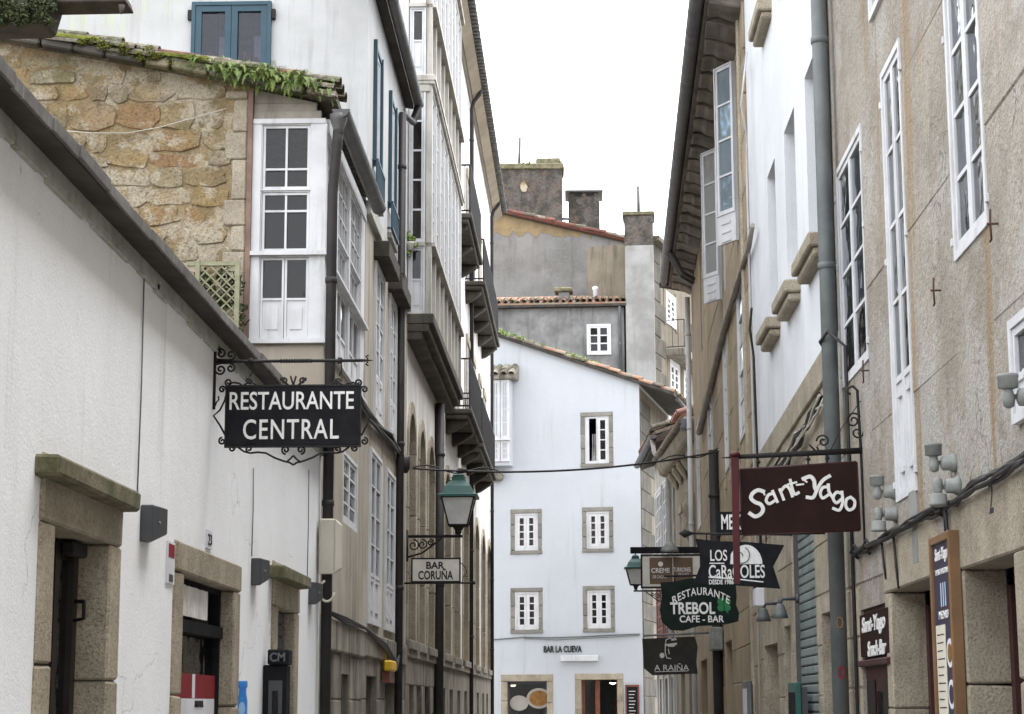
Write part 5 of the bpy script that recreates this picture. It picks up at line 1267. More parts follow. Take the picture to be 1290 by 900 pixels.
# ------------------------------------------------------------------ white house with deep windows
wh = thing('deep_window_house', (2.4, 21.3, 0), 'white house with deep windows on granite sills above a grey roller shutter', 'house')
def deep_house():
    ops = []
    fa = [WR.at(1013, 88), WR.at(987.5, 168), WR.at(966.7, 237)]; wd = (1.1, WR.at(987.5, 168)[0] - WR.at(1000, 135)[0], WR.at(966.7, 237)[0] - WR.at(976, 207)[0])
    sz = WR.at(984, 356, .17)[1] - .02
    for (n_, f_, zb, zt) in [(f[0] - w, f[0], sz, fa[1][1]) for f, w in zip(fa, wd)] + [(f[0] - w, f[0], sz + 3.75, sz + 5.9) for f, w in zip(fa, wd)]:
        o = (n_, f_, zb, zt); ops.append(o); window(wh, WR, *o, n=-.36, leaves=2, rows=4)
        stone(wh, WR, n_ - .14, f_ + .14, -.2, .17, zb - .13, zb + .0, m_granite, 'sill', bevel=.015); stone(wh, WR, n_ - .10, f_ + .10, -.2, .12, zb - .215, zb - .131, m_granite, 'sill_moulding', bevel=.02)
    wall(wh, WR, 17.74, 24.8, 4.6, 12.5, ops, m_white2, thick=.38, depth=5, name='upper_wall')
    zl = lambda a: 4.85 - .03 * (a - 18)
    for i in range(7):
        a = 17.78 + i * .98; MB().hexa([WR.P(a, -.05, zl(a) - .30), WR.P(a + .97, -.05, zl(a + .97) - .30), WR.P(a + .97, .035, zl(a + .97) - .30), WR.P(a, .035, zl(a) - .30), WR.P(a, -.05, zl(a)), WR.P(a + .97, -.05, zl(a + .97)), WR.P(a + .97, .035, zl(a + .97)), WR.P(a, .035, zl(a))]).build('band_stone', m_granite, wh, bevel=.012)
    sh0, sh1 = WR.at(1029, 760)[0], WR.at(1000, 760)[0]
    g = [(sh0, sh1, 0, 3.45), (WR.at(1054, 800)[0], WR.at(1036, 800)[0], 0, WR.at(1040, 772)[1]), (WR.at(996, 800)[0], WR.at(988, 800)[0], .9, 2.45), (WR.at(978, 700)[0], WR.at(960, 700)[0], 0, 2.3)]
    wall(wh, WR, 17.74, 24.8, 0, 4.595, g, m_granite, thick=.3, depth=5, name='ground_floor_wall')
    for o in g[1:]: MB().box(WR, o[0], o[1], -.4, -.3, o[2], o[3]).build('door', m_dkwood, wh)
    rs = MB().box(WR, sh0, sh1, -.14, -.1, 0, 3.45).build('roller_shutter', m_gutter, wh)
    z = 0.02
    while z < 3.40: stone(rs, WR, sh0 + .02, sh1 - .02, -.1, -.055, z, z + .082, m_shutter, 'slat', bevel=.012, jit=.002); z += .094
    for a in (sh0 + .0, sh1 - .02): MB().box(WR, a, a + .02, -.1, -.01, 0, 3.45).build('guide_rail', m_gutter, rs)
    ashlar(wh, WR, 17.9, 24.75, 1.2, 4.5, g, m_granite, ch=.47, bl=.8, n1=.008)
    MB().prism([WR.P(17.74, .05, 12.5), WR.P(17.74, -5, 14), WR.P(17.74, -5, 14.1), WR.P(17.74, .05, 12.6)], (0, 7.05, 0)).build('roof', m_tile_old, wh)
    # big grey downpipe at the party wall
    x = WR.at(1047, 500, .12)[0]
    pipe(wh, [WR.P(x, .12, 12.4), WR.P(x, .12, 0)], .070, m_greypipe, W=WR, sides=16)
    pipe(wh, [WR.P(x + .28, .05, 12.4), WR.P(x + .28, .05, 4.8)], .045, m_greypipe, name='side_pipe', clips=False)
    for k, (y, c) in enumerate(((780, m_pine), (846, m_redprint))):
        a, z = WR.at(1060, y, .2); V = front(x - .081); strokes(wh, V, 'sticker', [[(2.4 - .12 + p, z + q) for p, q in ellipse(0, 0, .024, .045, 14)] + [(2.304, z)]], c, 0, th=.014, d=.003)
    # white cable loops near the top
    a, z = WR.at(955, 35, .1)
    MB().tube([WR.P(24.3, .05, z + .3), WR.P(24.0, .12, z + .1), WR.P(23.6, .1, z + .2), WR.P(23.9, .16, z - .4), WR.P(24.3, .06, z - .7), WR.P(24.5, .05, z - 1.2), WR.P(24.55, .05, 0.5)], .013, 6).build('white_cable', m_wood_w, wh)
    q = WR.at(963, 430, .1); MB().tube([WR.P(24.2, .02, 3.2), WR.P(24.2, .05, 5.9), WR.P(24.1, .1, 6.25), WR.P(23.8, .1, 6.45)], .016, 6).build('loose_cable', m_cable, wh)
deep_house()

# ------------------------------------------------------------------ ochre stone house with the deep eaves
W4 = Wall(2.4, 24.82, 0.0225, 1, -1, 0.0225)
oh = thing('deep_eaves_house', W4.P(9, 0, 0), 'ochre granite house with deep corbelled eaves and two casements swung open', 'house')
def ochre_house():
    L = 18.3; ops = []; ze = 11.1
    A = lambda px, py=700, n=0: W4.at(px, py, n)[0]
    hinge = ((A(929, 190), W4.at(934, 294)[1], W4.at(925, 84)[1]), (A(908.5, 290), W4.at(911, 375)[1], W4.at(906, 187)[1]), (14.0, 8.6, 10.7))
    for k, (h, z0, z1) in enumerate(hinge):
        o = (h - 1.0, h, z0, z1); ops.append(o)
        f = MB(); f.box(W4, o[0], o[0] + .06, -.1, -.03, z0, z1); f.box(W4, o[1] - .06, o[1], -.1, -.03, z0, z1); f.box(W4, o[0] + .06, o[1] - .06, -.1, -.032, z1 - .06, z1); f.box(W4, o[0] + .06, o[1] - .06, -.1, -.032, z0, z0 + .06)
        fr = f.build('window_frame', m_wood_w, oh, label=None) if False else f.build('window_frame', m_wood_w, oh)
        if k < 2:                                            # the leaf stands open over the street
            p = W4.P(h, .02, 0); d = (W4.v * .62 + W4.t * 1.0).normalized(); LW = Wall(p.x, p.y, d.x, d.y, d.y, -d.x)
            if LW.v.dot(EYE - p) < 0: LW.v = -LW.v
            w = .45
            window(fr, LW, 0, w, z0 + .42, z1, n=-.02, leaves=1, rows=4, fr=.02, st=.045, bar=.028, gl=m_glass_k if k == 0 else m_glass_l, name='open_leaf')
            m_ = MB(); m_.box(LW, 0, w, -.02, .035, z0 - .0, z0 + .419)
            for i in range(3): m_.box(LW, w * .25, w * .75, .036, .048, z0 + .02 + .13 * i, z0 + .05 + .13 * i)
            m_.build('leaf_panel', m_wood_w, fr)
    for (x0, x1) in ((943, 931), (917, 912), (897, 891), (880, 876)):
        o = (A(x0, 450), A(x1, 450), 5.25, 7.45); ops.append(o); window(oh, W4, *o, n=-.05, leaves=2, rows=4, panel=.25, gl=m_glass_l if x0 > 900 else m_glass)
        for x, X in ((o[0] - .2, o[0]), (o[1], o[1] + .2)): stone(oh, W4, x, X, -.05, .02, 5.0, 7.6, m_granite, 'jamb_stone')
    g = [(A(959), A(943), 0, 2.75), (A(920), A(911), 0, 2.6), (A(902), A(895), 0, 2.6), (A(888), A(880), 0, 2.5)]
    wall(oh, W4, 0, L, 0, ze, ops + g, m_ochre, thick=.3, depth=5)
    for o in g: MB().box(W4, o[0], o[1], -.36, -.3, 0, o[3]).build('door', m_dkwood, oh)
    ashlar(oh, W4, .85, 11, .9, 4.4, g, m_ochre, ch=.5, bl=1.0, n1=.01); ashlar(oh, W4, .85, 14, 4.45, 10.6, ops, m_ochre, ch=.78, bl=1.5, n1=.008)
    # pilaster at the party wall
    z = 0
    while z < ze - .2:
        h = random.uniform(.5, .75); stone(oh, W4, .02, .62, -.05, .035, z + .005, min(z + h, ze - .1) - .005, m_ochre, 'quoin', bevel=.012); z += h
    MB().box(W4, .64, .80, -.05, .07, 0, ze - .1).build('pilaster', m_granite, oh, bevel=.02)
    # eaves: soffit on corbels, gutter
    n1 = .50
    s_ = MB(); s_.prism([W4.P(.1, -.05, ze - .02), W4.P(.1, n1, ze - .16), W4.P(.1, n1, ze - .05), W4.P(.1, -.05, ze + .1)], W4.t * (L + .1)); s_.build('soffit', m_eave, oh)
    k = 24
    for i in range(k):
        a = .2 + (L - .5) * i / (k - 1)
        j = random.uniform(-.03, .03)
        MB().prism([W4.P(a, 0, ze - .03), W4.P(a, n1 - .05, ze - .15), W4.P(a, n1 - .07 + j, ze - .185), W4.P(a, n1 * .6 + j, ze - .20), W4.P(a, n1 * .5, ze - .23 + j * .5), W4.P(a, .16, ze - .26), W4.P(a, 0, ze - .32 + j)], W4.t * random.uniform(.52, .66)).build('corbel', m_eave, oh, bevel=.03, jitter=.012)
    MB().prism([W4.P(.1, n1, ze - .06), W4.P(.1, -5, ze + 1.9), W4.P(.1, -5, ze + 2), W4.P(.1, n1, ze + .03)], W4.t * (L + .1)).build('roof', m_tile_old, oh)
    gutter(oh, W4, .1, L + .3, n1 + .10, ze - .02, .11, m_gutter)
    MB().prism([W4.P(L + .12, -.3, ze - .3), W4.P(L + .12, n1 + .2, ze - .1), W4.P(L + .12, n1 + .2, ze - .02), W4.P(L + .12, -.3, ze + .12)], W4.t * .4).build('eave_return', m_soffit, oh)
    e = A(880); 
    for q in (0, .35): MB().tube([W4.P(L - 3.2 + q, n1 + .08, ze - .1), W4.P(L - 3.0 + q, n1 - .1, ze - .35), W4.P(L - 2.8 + q, .3, ze - .5), W4.P(L - 2.6 + q, .05, ze - .6)], .05, 8).build('gutter_outlet', m_gutter, oh)
    pipe(oh, [W4.P(A(906, 600), .09, 5.9), W4.P(A(906, 600), .09, 0)], .09, m_pipe)
    pipe(oh, [W4.P(L - .25, .1, ze - .5), W4.P(L - .25, .1, 0)], .06, m_wood_w, name='white_downpipe')
    # sloping weathered beam
    bm_ = MB()
    P = []
    for x, y in ((944, 284), (939, 312), (922, 368), (907, 422), (893, 485), (878, 545)):
        a, z = W4.at(x, y, .1); P.append(W4.P(a, .06, z))
    bm_.tube(P, .030, 10, r1=.066); bm_.build('sloping_beam', m_wood_g, oh)
ochre_house()

# ------------------------------------------------------------------ the two small houses beyond
def small_houses():
    A = Wall(3.05, 43.2, -.04, 1, -1, -.04); t = thing('tan_eaved_house', A.P(3.5, 0, 0), 'narrow tan house with thick rounded eave beyond the ochre house', 'house')
    L = 7.2; ze = 7.75; ops = [(1.2, 1.9, 4.3, 6.3), (3.2, 3.9, 4.3, 6.3), (5.2, 5.9, 4.3, 6.3)]
    for o in ops: window(t, A, *o, n=-.08, leaves=2, rows=4, joined=True, mat=m_wood_c); stone(t, A, o[0] - .1, o[1] + .1, -.05, .06, o[3], o[3] + .2, m_granite, 'lintel')
    g = [(1, 2, 0, 2.4), (3.4, 4.4, 0, 2.4), (5.4, 6.4, 0, 2.4)]
    wall(t, A, 0, L, 0, ze, ops + g, m_tan, thick=.25, depth=4)
    for o in g: MB().box(A, o[0], o[1], -.32, -.25, 0, o[3]).build('door', m_dkwood, t)
    MB().prism([A.P(.1, -.05, ze), A.P(.1, .2, ze - .35), A.P(.1, .38, ze - .3), A.P(.1, .46, ze - .05), A.P(.1, .42, ze + .1), A.P(.1, -.05, ze + .2)], A.t * L).build('eave', m_granite, t, bevel=.04)
    gutter(t, A, .1, L + .1, .5, ze + .12, .07, m_granite_d)
    for i in range(6): MB().prism([A.P(.3 + i * 1.15, .01, ze - .8), A.P(.3 + i * 1.15, .28, ze - .4), A.P(.3 + i * 1.15, .2, ze - .3), A.P(.3 + i * 1.15, .01, ze - .3)], A.t * .5).build('corbel', m_granite, t, bevel=.06)
    MB().prism([A.P(.1, .5, ze + .16), A.P(.1, -4, ze + 1.6), A.P(.1, -4, ze + 1.7), A.P(.1, .5, ze + .26)], A.t * L).build('roof', m_tile, t)
    MB().box(A, -.02, .5, -.3, .5, ze - .1, ze + .2).build('eave_end', M('lead flashing', (0.19, 0.19, 0.22), bump=.1), t, bevel=.06)
    tiles(t, A.P(.1, .56, ze + .26), A.v - Vector((0, 0, .38)), A.t, 3, 6, .5, .13, [m_tile, M('pink tile', (0.42, .24, .2), bump=.2)])
    # carved corner piece
    c = MB(); q = A.P(.35, .2, 6.0)
    c.lathe(q + Vector((0, 0, -.9)), [(.08, 0), (.2, .15), (.28, .35), (.18, .5), (.26, .7), (.3, .9), (.2, 1.0), (.28, 1.15)], 9); c.build('carved_console', m_granite, t, jitter=.03)
    B = Wall(2.72, 50.5, -.03, 1, -1, -.03); u = thing('white_window_house', B.P(3, 0, 0), 'narrow house with dark gutter and stacked white windows by the white corner', 'house')
    L = 6.3; ze = 8.5; ops = []
    for k in range(2):
        for z0, z1 in ((2.9, 4.9), (5.3, 7.6)):
            o = (.5 + 2.9 * k, 2.9 + 2.9 * k, z0, z1); ops.append(o); window(u, B, *o, n=-.02, leaves=4, rows=4, panel=.2, fr=.09, st=.09, bar=.05, joined=True, gl=m_glass_l, mat=m_redwood if z0 < 4 else None)
    g = [(.6, 1.6, 0, 2.3), (2.4, 3.6, 0, 2.3), (4.4, 5.6, 0, 2.3)]
    wall(u, B, 0, L, 0, ze, ops + g, m_wood_c, thick=.25, depth=4)
    for o in g: MB().box(B, o[0], o[1], -.32, -.25, 0, o[3]).build('door', m_shutter_d, u)
    for a in (.3, 1.8, 2.0, 3.9, 4.1, 5.9): MB().box(B, a, a + .14, -.02, .05, 0, 2.45).build('shop_post', m_wood_w, u)
    MB().box(B, 0, L, -.05, .16, 2.45, 2.7).build('shop_cornice', m_wood_w, u, bevel=.03)
    MB().prism([B.P(0, -.05, ze), B.P(0, .4, ze - .15), B.P(0, .45, ze + .0), B.P(0, -.05, ze + .25)], B.t * L).build('eave', m_soffit, u)
    gutter(u, B, -.1, L + .1, .5, ze + .02, .10, m_gutter)
    MB().prism([B.P(0, .46, ze + .05), B.P(0, -4, ze + 1.5), B.P(0, -4, ze + 1.6), B.P(0, .46, ze + .14)], B.t * L).build('roof', m_tile_old, u)
    tiles(u, B.P(0, .5, ze + .18), B.v - Vector((0, 0, .36)), B.t, 3, 18, .5, .13, [m_tile_old, m_tile])
    MB().tube([B.P(.2, .5, ze - .05), B.P(.25, .45, ze - .4), B.P(.4, .1, ze - .8), B.P(.4, .08, 2.8)], .06, 8).build('downpipe', m_wood_w, u)
small_houses()
# ------------------------------------------------------------------ hanging signs, lanterns, cables and small things
def scroll(mb, W, n, ca, cz, r0, turns, a0, sgn=1, th=.007, r_end=.18): mb.tube(spiral(W, n, ca, cz, r0, turns, a0, sgn, r_end=r_end), th, 6)

def sign_central():
    Y = 12.95; W = front(Y); P = lambda x, y: W.at(x, y)
    t = thing('hanging_sign', W.P(P(369, 524)[0], 0, P(369, 560)[1]), 'black hanging sign reading RESTAURANTE CENTRAL in a wrought iron frame', 'sign')
    a0, a1, z0, z1 = rectf(W, 286, 488, 453, 561)
    MB().box(W, a0, a1, -.012, .012, z0, z1).build('board', m_board, t, bevel=.004)
    fr = MB()
    for (x, X, z, Z) in ((a0 - .008, a1 + .008, z1, z1 + .012), (a0 - .008, a1 + .008, z0 - .012, z0), (a0 - .008, a0, z0, z1), (a1, a1 + .008, z0, z1)): fr.box(W, x, X, -.016, .016, z, Z)
    fr.build('frame', m_iron, t)
    q = rectf(W, 290, 494.5, 446, 516); text(t, W, 'RESTAURANTE', (q[0] + q[1]) / 2, (q[2] + q[3]) / 2, .013, q[1] - q[0], q[3] - q[2], m_letter, bold=.008)
    q = rectf(W, 307, 529, 427, 553.5); text(t, W, 'CENTRAL', (q[0] + q[1]) / 2, (q[2] + q[3]) / 2, .013, q[1] - q[0], q[3] - q[2], m_letter, bold=.008, spacing=1.12)
    b = MB(); zr = P(370, 455)[1]; xw = -2.4; xe = P(470, 456)[0]
    pts = []
    b.tube([W.P(xw, 0, zr), W.P(P(353, 455)[0], 0, zr)], .011, 8); b.tube([W.P(P(392, 455)[0], 0, zr), W.P(P(455, 455)[0], 0, zr)], .011, 8)
    xa, xb = P(353, 455)[0], P(392, 455)[0]; k = 40
    for ph in (0, PI):
        b.tube([W.P(xa + (xb - xa) * i / k, .007 * math.cos(i * .9 + ph), zr + .009 * math.sin(i * .9 + ph)) for i in range(k + 1)], .007, 6)
    b.tube([W.P(P(455, 455)[0], 0, zr), W.P(xe, 0, zr)], .012, 8, r1=.002)
    c = P(462, 455)[0]
    for s_ in (1, -1):
        b.tube([W.P(c, 0, zr), W.P(c + .006, 0, zr + .014 * s_), W.P(c - .006, 0, zr + .026 * s_), W.P(c + .012, 0, zr + .036 * s_)], .006, 6)
    zt, zb = P(265, 421)[1], P(265, 516)[1]
    b.box(W, xw, xw + .016, -.012, .012, zb, zt); b.tube([W.P(xw + .012, 0, zt), W.P(xw + .03, 0, zt + .006), W.P(xw + .04, 0, zt - .012)], .007, 6)
    b.tube([W.P(xw + .01, 0, zb + .01), W.P(xw + .025, 0, zb + .05), W.P(xw + .04, 0, zb + .065), W.P(xw + .036, 0, zb + .09)], .006, 6)
    for s_ in (1, -1):
        scroll(b, W, 0, xw + .047, zr + .055 * s_, .036, 1.35, PI * .9 * s_ + (0 if s_ > 0 else 0), -s_); scroll(b, W, 0, xw + .115, zr + .045 * s_, .034, 1.3, -PI * .6 * s_, s_)
        b.tube([W.P(xw + .014, 0, zr + .02 * s_), W.P(xw + .05, 0, zr + .012 * s_), W.P(xw + .1, 0, zr + .012 * s_)], .006, 6)
    b.build('bracket', m_iron, t)
    # links
    lk = MB()
    for x in (315.5, 428):
        a = P(x, 470)[0]; 
        lk.tube([W.P(a, 0, zr - .005), W.P(a + .012, 0, zr - .035), W.P(a + .012, 0, zr - .075), W.P(a - .004, 0, zr - .105)], .005, 6)
        lk.lathe(W.P(a, 0, zr - .02), [(.016, 0), (.018, .02), (.016, .04)], 8)
    lk.build('hanger', m_iron, t)
    # scrollwork round the board
    s_ = MB(); c = (a0 + a1) / 2
    def S(x, y, r, turns, st, sg): a, z = P(x, y); scroll(s_, W, 0, a, z, r, turns, st, sg, th=.007)
    def T(*pp): s_.tube([W.P(*((P(x, y)[0]), 0, P(x, y)[1])) for x, y in pp], .007, 6)
    for sx in (1, -1):
        m = lambda x: 369.5 + sx * (x - 369.5)
        an = lambda v: v if sx > 0 else PI - v
        T((m(432), 487), (m(438), 483), (m(445), 482), (m(451), 485)); S(m(451), 482, .026, 1.3, an(-PI / 2), sx)
        T((m(432), 486), (m(424), 480), (m(414), 487)); S(m(425), 481, .024, 1.2, an(0), sx)
        T((m(374), 487), (m(381), 481), (m(386), 476)); S(m(381), 480, .024, 1.3, an(0), sx); T((m(368), 487), (m(371), 481), (m(373), 474))
        S(m(459), 491, .025, 1.3, an(PI), -sx); T((m(453), 493), (m(456), 505), (m(462), 517), (m(470 if sx < 0 else 466), 524), (m(462), 536), (m(455), 549)); S(m(459), 556, .026, 1.3, an(PI / 2), -sx)
        S(m(447), 565, .024, 1.3, an(PI / 2), sx); T((m(440), 563), (m(432), 569), (m(424), 571)); S(m(425), 566, .024, 1.2, an(-PI / 2), sx)
        T((m(424), 571), (m(414), 570), (m(404), 571), (m(393), 577), (m(382), 581), (m(374), 583), (m(369.5), 586)); S(m(379), 567, .03, 1.4, an(-PI / 2), sx); T((m(369.5), 574), (m(373), 578), (m(379), 583))
    s_.build('scrollwork', m_iron, t)
sign_central()

def sign_coruna():
    Y = 28.45; W = front(Y); t = thing('hanging_sign', W.P(W.at(549, 720)[0], 0, W.at(549, 733)[1]), 'small white hanging sign reading BAR CORUÑA below the green lantern', 'sign')
    a0, a1, z0, z1 = rectf(W, 520, 705, 578.5, 732)
    MB().box(W, a0, a1, -.012, .012, z0, z1).build('board', m_cream, t)
    f = MB(); w = .022
    for (x, X, z, Z) in ((a0 - w, a1 + w, z1, z1 + w), (a0 - w, a1 + w, z0 - w, z0), (a0 - w, a0, z0, z1), (a1, a1 + w, z0, z1)): f.box(W, x, X, -.018, .018, z, Z)
    f.build('frame', m_iron, t)
    q = rectf(W, 537, 708, 560, 717); text(t, W, 'BAR', (q[0] + q[1]) / 2, (q[2] + q[3]) / 2, .013, q[1] - q[0], q[3] - q[2], m_letter_k, bold=.03)
    q = rectf(W, 527, 719, 571, 730); text(t, W, 'CORUÑA', (q[0] + q[1]) / 2, (q[2] + q[3]) / 2 + .01, .013, q[1] - q[0], q[3] - q[2] + .03, m_letter_k, bold=.03)
    z = z0 - .03; b = MB().tube([W.P(-2.4, 0, z), W.P(W.at(597, 733)[0], 0, z)], .014, 8); b.lathe(W.P(W.at(597, 733)[0], 0, z - .025), [(.005, 0), (.024, .01), (.024, .04), (.005, .05)], 8)
    a = a1 + .06; b.tube([W.P(a - .04, 0, z1 - .05), W.P(a + .03, 0, z1 - .12), W.P(a + .05, 0, z1 - .2), W.P(a, 0, z1 - .25), W.P(a - .02, 0, z)], .006, 6); b.build('rod', m_iron, t)
sign_coruna()

def lantern(nm, c, h, W, arm_a, lb, scale=1.0):
    """square tapering street lantern standing on an iron arm; c = foot of the lantern"""
    t = thing(nm, c, lb, 'street lamp'); s_ = h / .85; g = W
    a0 = (c - W.o).dot(W.t); z0 = c.z
    def ring(hw, z): return [W.P(a0 + x * hw, y * hw, z) for x, y in ((-1, -1), (1, -1), (1, 1), (-1, 1))]
    zb, zt = z0 + .10 * s_, z0 + .50 * s_; b, u = .135 * s_, .235 * s_
    r0, r1 = ring(b, zb), ring(u, zt)
    f = MB()
    for p, q in zip(r0, r1): f.tube([p, q], .012 * s_, 6)
    for r in (r0, r1):
        for i in range(4): f.tube([r[i], r[(i + 1) % 4]], .013 * s_, 6)
    f.build('frame', m_iron, t)
    k0, k1 = ring(b * .985, zb), ring(u * .985, zt)
    for i in range(4):
        j = (i + 1) % 4; MB().poly([k0[i], k0[j], k1[j], k1[i]]).build('pane', m_frost, t)
    m = MB(); rr = [(u * 1.22, zt), (u * 1.24, zt + .03 * s_), (u * .98, zt + .05 * s_), (u * .80, zt + .16 * s_), (u * .52, zt + .235 * s_), (u * .50, zt + .25 * s_), (u * .40, zt + .255 * s_), (u * .42, zt + .30 * s_), (u * .34, zt + .305 * s_), (u * .36, zt + .33 * s_), (.02, zt + .36 * s_)]
    for (p, z), (q, Z) in zip(rr, rr[1:]):
        A, B = ring(p, z), ring(q, Z)
        for i in range(4): m.poly([A[i], A[(i + 1) % 4], B[(i + 1) % 4], B[i]])
    m.poly(ring(u * 1.22, zt)); m.build('roof', m_lampgreen, t, bevel=.006)
    MB().lathe(W.P(a0, 0, zt + .35 * s_), [(.03 * s_, 0), (.018 * s_, .02 * s_), (.022 * s_, .04 * s_), (.004, .075 * s_)], 8).build('finial', m_lampgreen, t)
    MB().lathe(W.P(a0, 0, z0 - .03), [(.03 * s_, 0), (.05 * s_, .03 * s_), (.045 * s_, .05 * s_), (.075 * s_, .1 * s_), (.135 * s_, .13 * s_)], 10).build('cup', m_iron, t)
    MB().lathe(W.P(a0, 0, zb + .02), [(.03 * s_, 0), (.06 * s_, .08 * s_), (.07 * s_, .16 * s_), (.03 * s_, .23 * s_)], 10).build('bulb', m_paper, t)
    ar = MB(); d = 1 if arm_a < a0 else -1
    ar.box(W, min(arm_a, a0 + d * .06), max(arm_a, a0 + d * .06), -.02, .02, z0 - .075, z0 - .035); ar.box(W, min(arm_a, arm_a + d * .03), max(arm_a, arm_a + d * .03), -.025, .025, z0 - .42, z0 + .04)
    L = abs(a0 - arm_a)
    ar.tube([W.P(arm_a + d * .02, 0, z0 - .36), W.P(arm_a + d * L * .3, 0, z0 - .30), W.P(arm_a + d * L * .55, 0, z0 - .16), W.P(arm_a + d * L * .68, 0, z0 - .08)], .014, 6)
    for f_, r in ((.10, .085), (.27, .075), (.42, .05)):
        ar.tube(spiral(W, 0, arm_a + d * (L * f_ + .03), z0 - .08 - r * 1.25, r, 1.4, PI / 2, -d, r_end=.2), .011, 6)
    ar.build('arm', m_iron, t)
    return t
def lanterns():
    W = front(28.5); a, z = W.at(577.5, 671); lantern('street_lantern', W.P(a, 0, z), .86, W, -2.38, 'large green street lantern on a scrolled arm over the left wall')
    W = front(50); a, z = W.at(801, 742); lantern('street_lantern', W.P(a, 0, z), .86, W, 2.5, 'smaller green street lantern at right beside the white end house')
lanterns()

def sign_santyago():
    Y = 15.75; W = front(Y); P = lambda x, y: W.at(x, y)
    t = thing('hanging_sign', W.P(P(1008, 620)[0], 0, P(1008, 672)[1]), 'maroon hanging sign lettered Sant-Yago with gothic white script', 'sign')
    c = [P(932, 592), P(1079, 582.5), P(1083, 668), P(936, 674)]
    MB().outline(W, c, -.012, .012).build('board', m_maroon, t, bevel=.003)
    f = MB()
    for i in range(4): f.tube([W.P(c[i][0], .0, c[i][1]), W.P(c[(i + 1) % 4][0], 0, c[(i + 1) % 4][1])], .011, 6)
    f.build('frame', m_maroon_w, t)
    # lettering: broad pen strokes
    L = []
    def px(*pp): return [P(x, y) for x, y in pp]
    def st(w, *pp): L.append((px(*pp), w / 155.0))
    st(6.5, (962, 620), (955, 618), (948, 622), (946, 628), (951, 633), (958, 636), (961, 642), (958, 648), (951, 651), (944, 647)); st(3, (961, 618), (963, 624))
    st(5, (975, 622), (968, 624), (965, 631), (969, 635), (976, 631)); st(5, (973, 619), (979, 633))
    st(5, (982, 617), (987, 630)); st(5, (983, 620), (989, 613), (994, 616), (998, 626))
    st(5, (991 + 4, 605), (1000, 622), (1006, 621)); st(3.5, (992, 611), (1003, 608)); st(3.2, (1003, 611.5), (1012, 610.5))
    st(6.5, (1011, 604), (1020, 601), (1025, 606), (1026, 614), (1028, 619)); st(6, (1045, 600), (1036, 606), (1029, 617), (1024, 627), (1016, 627)); st(3, (1011, 604), (1016, 608))
    st(5, (1043, 614), (1036, 615), (1033, 622), (1036, 628), (1043, 624)); st(5.5, (1043, 611), (1044, 620), (1049, 628))
    st(5, (1059, 622), (1053, 621), (1049, 628), (1053, 634), (1059, 630)); st(5, (1060, 620), (1061, 633), (1057, 643), (1049, 641))
    st(5, (1071, 627), (1066, 630), (1065, 638), (1069, 643), (1075, 640), (1076, 632), (1071, 627))
    def smooth(p, k=6):
        out = []; q = [p[0]] + p + [p[-1]]
        for i in range(1, len(q) - 2):
            for j in range(k):
                u = j / k; out.append(tuple(.5 * (2 * q[i][c] + (q[i + 1][c] - q[i - 1][c]) * u + (2 * q[i - 1][c] - 5 * q[i][c] + 4 * q[i + 1][c] - q[i + 2][c]) * u * u + (3 * q[i][c] - q[i - 1][c] - 3 * q[i + 1][c] + q[i + 2][c]) * u ** 3) for c in (0, 1)))
        return out + [p[-1]]
    strokes(t, W, 'lettering', [(smooth(p), w * .72) for p, w in L], m_letter, .0125, d=.004)
    b = MB(); A = P(909, 577); B = P(1093, 567); 
    b.tube([W.P(A[0], 0, A[1]), W.P(P(928, 576)[0], 0, P(928, 576)[1])], .003, 6, r1=.014)
    b.prism([W.P(P(926, 573.5)[0], -.016, P(926, 573.5)[1]), W.P(P(926, 578.5)[0], -.016, P(926, 578.5)[1]), W.P(2.4, -.016, P(1091, 571.5)[1]), W.P(2.4, -.016, P(1091, 564)[1])], W.v * .032)
    zt, zb = P(1090, 492)[1], P(1096, 690)[1]
    b.tube([W.P(2.385, 0, zb), W.P(2.38, 0, (zt + zb) / 2), W.P(2.365, 0, zt + .0), W.P(2.33, 0, zt + .035), W.P(2.29, 0, zt + .02), W.P(2.285, 0, zt - .02), W.P(2.31, 0, zt - .03)], .012, 6)
    scroll(b, W, 0, P(1075, 530)[0], P(1075, 530)[1], .065, 1.5, PI * .15, 1, th=.008); scroll(b, W, 0, P(1080, 545)[0], P(1080, 545)[1], .05, 1.2, 0, -1, th=.008)
    scroll(b, W, 0, P(1037, 556)[0], P(1037, 556)[1], .055, 1.4, PI, -1, th=.008); b.tube([W.P(P(1041, 573)[0], 0, P(1041, 573)[1]), W.P(P(1032, 569)[0], 0, P(1032, 569)[1]), W.P(P(1029, 563)[0], 0, P(1029, 563)[1])], .009, 6)
    b.tube([W.P(P(1031, 572)[0], 0, P(1031, 572)[1]), W.P(P(1022, 563)[0], 0, P(1022, 563)[1]), W.P(P(1019, 560)[0], 0, P(1019, 560)[1])], .008, 6)
    b.tube([W.P(P(1046, 568)[0], .0, P(1046, 568)[1]), W.P(P(1060, 540)[0], .0, P(1060, 540)[1]), W.P(2.39, .0, P(1085, 505)[1])], .004, 5)
    b.build('bracket', m_iron, t)
    h = MB()
    for x, y0, y1 in ((955, 574, 590), (1042, 569, 585), (1018, 571, 586)):
        a, z = P(x, y0); A2, Z2 = P(x, y1); h.tube([W.P(a, 0, z), W.P(A2, 0, Z2)], .007, 6); h.lathe(W.P(a, 0, (z + Z2) / 2 - .02), [(.004, 0), (.022, .015), (.004, .04)], 8)
    h.build('hanger', m_iron, t)
    # red post that hangs from the arm's end
    r = thing('red_post', W.P(P(926, 655)[0], .03, P(926, 735)[1]), 'narrow dark red hanging strip at the street end of the maroon sign', 'sign')
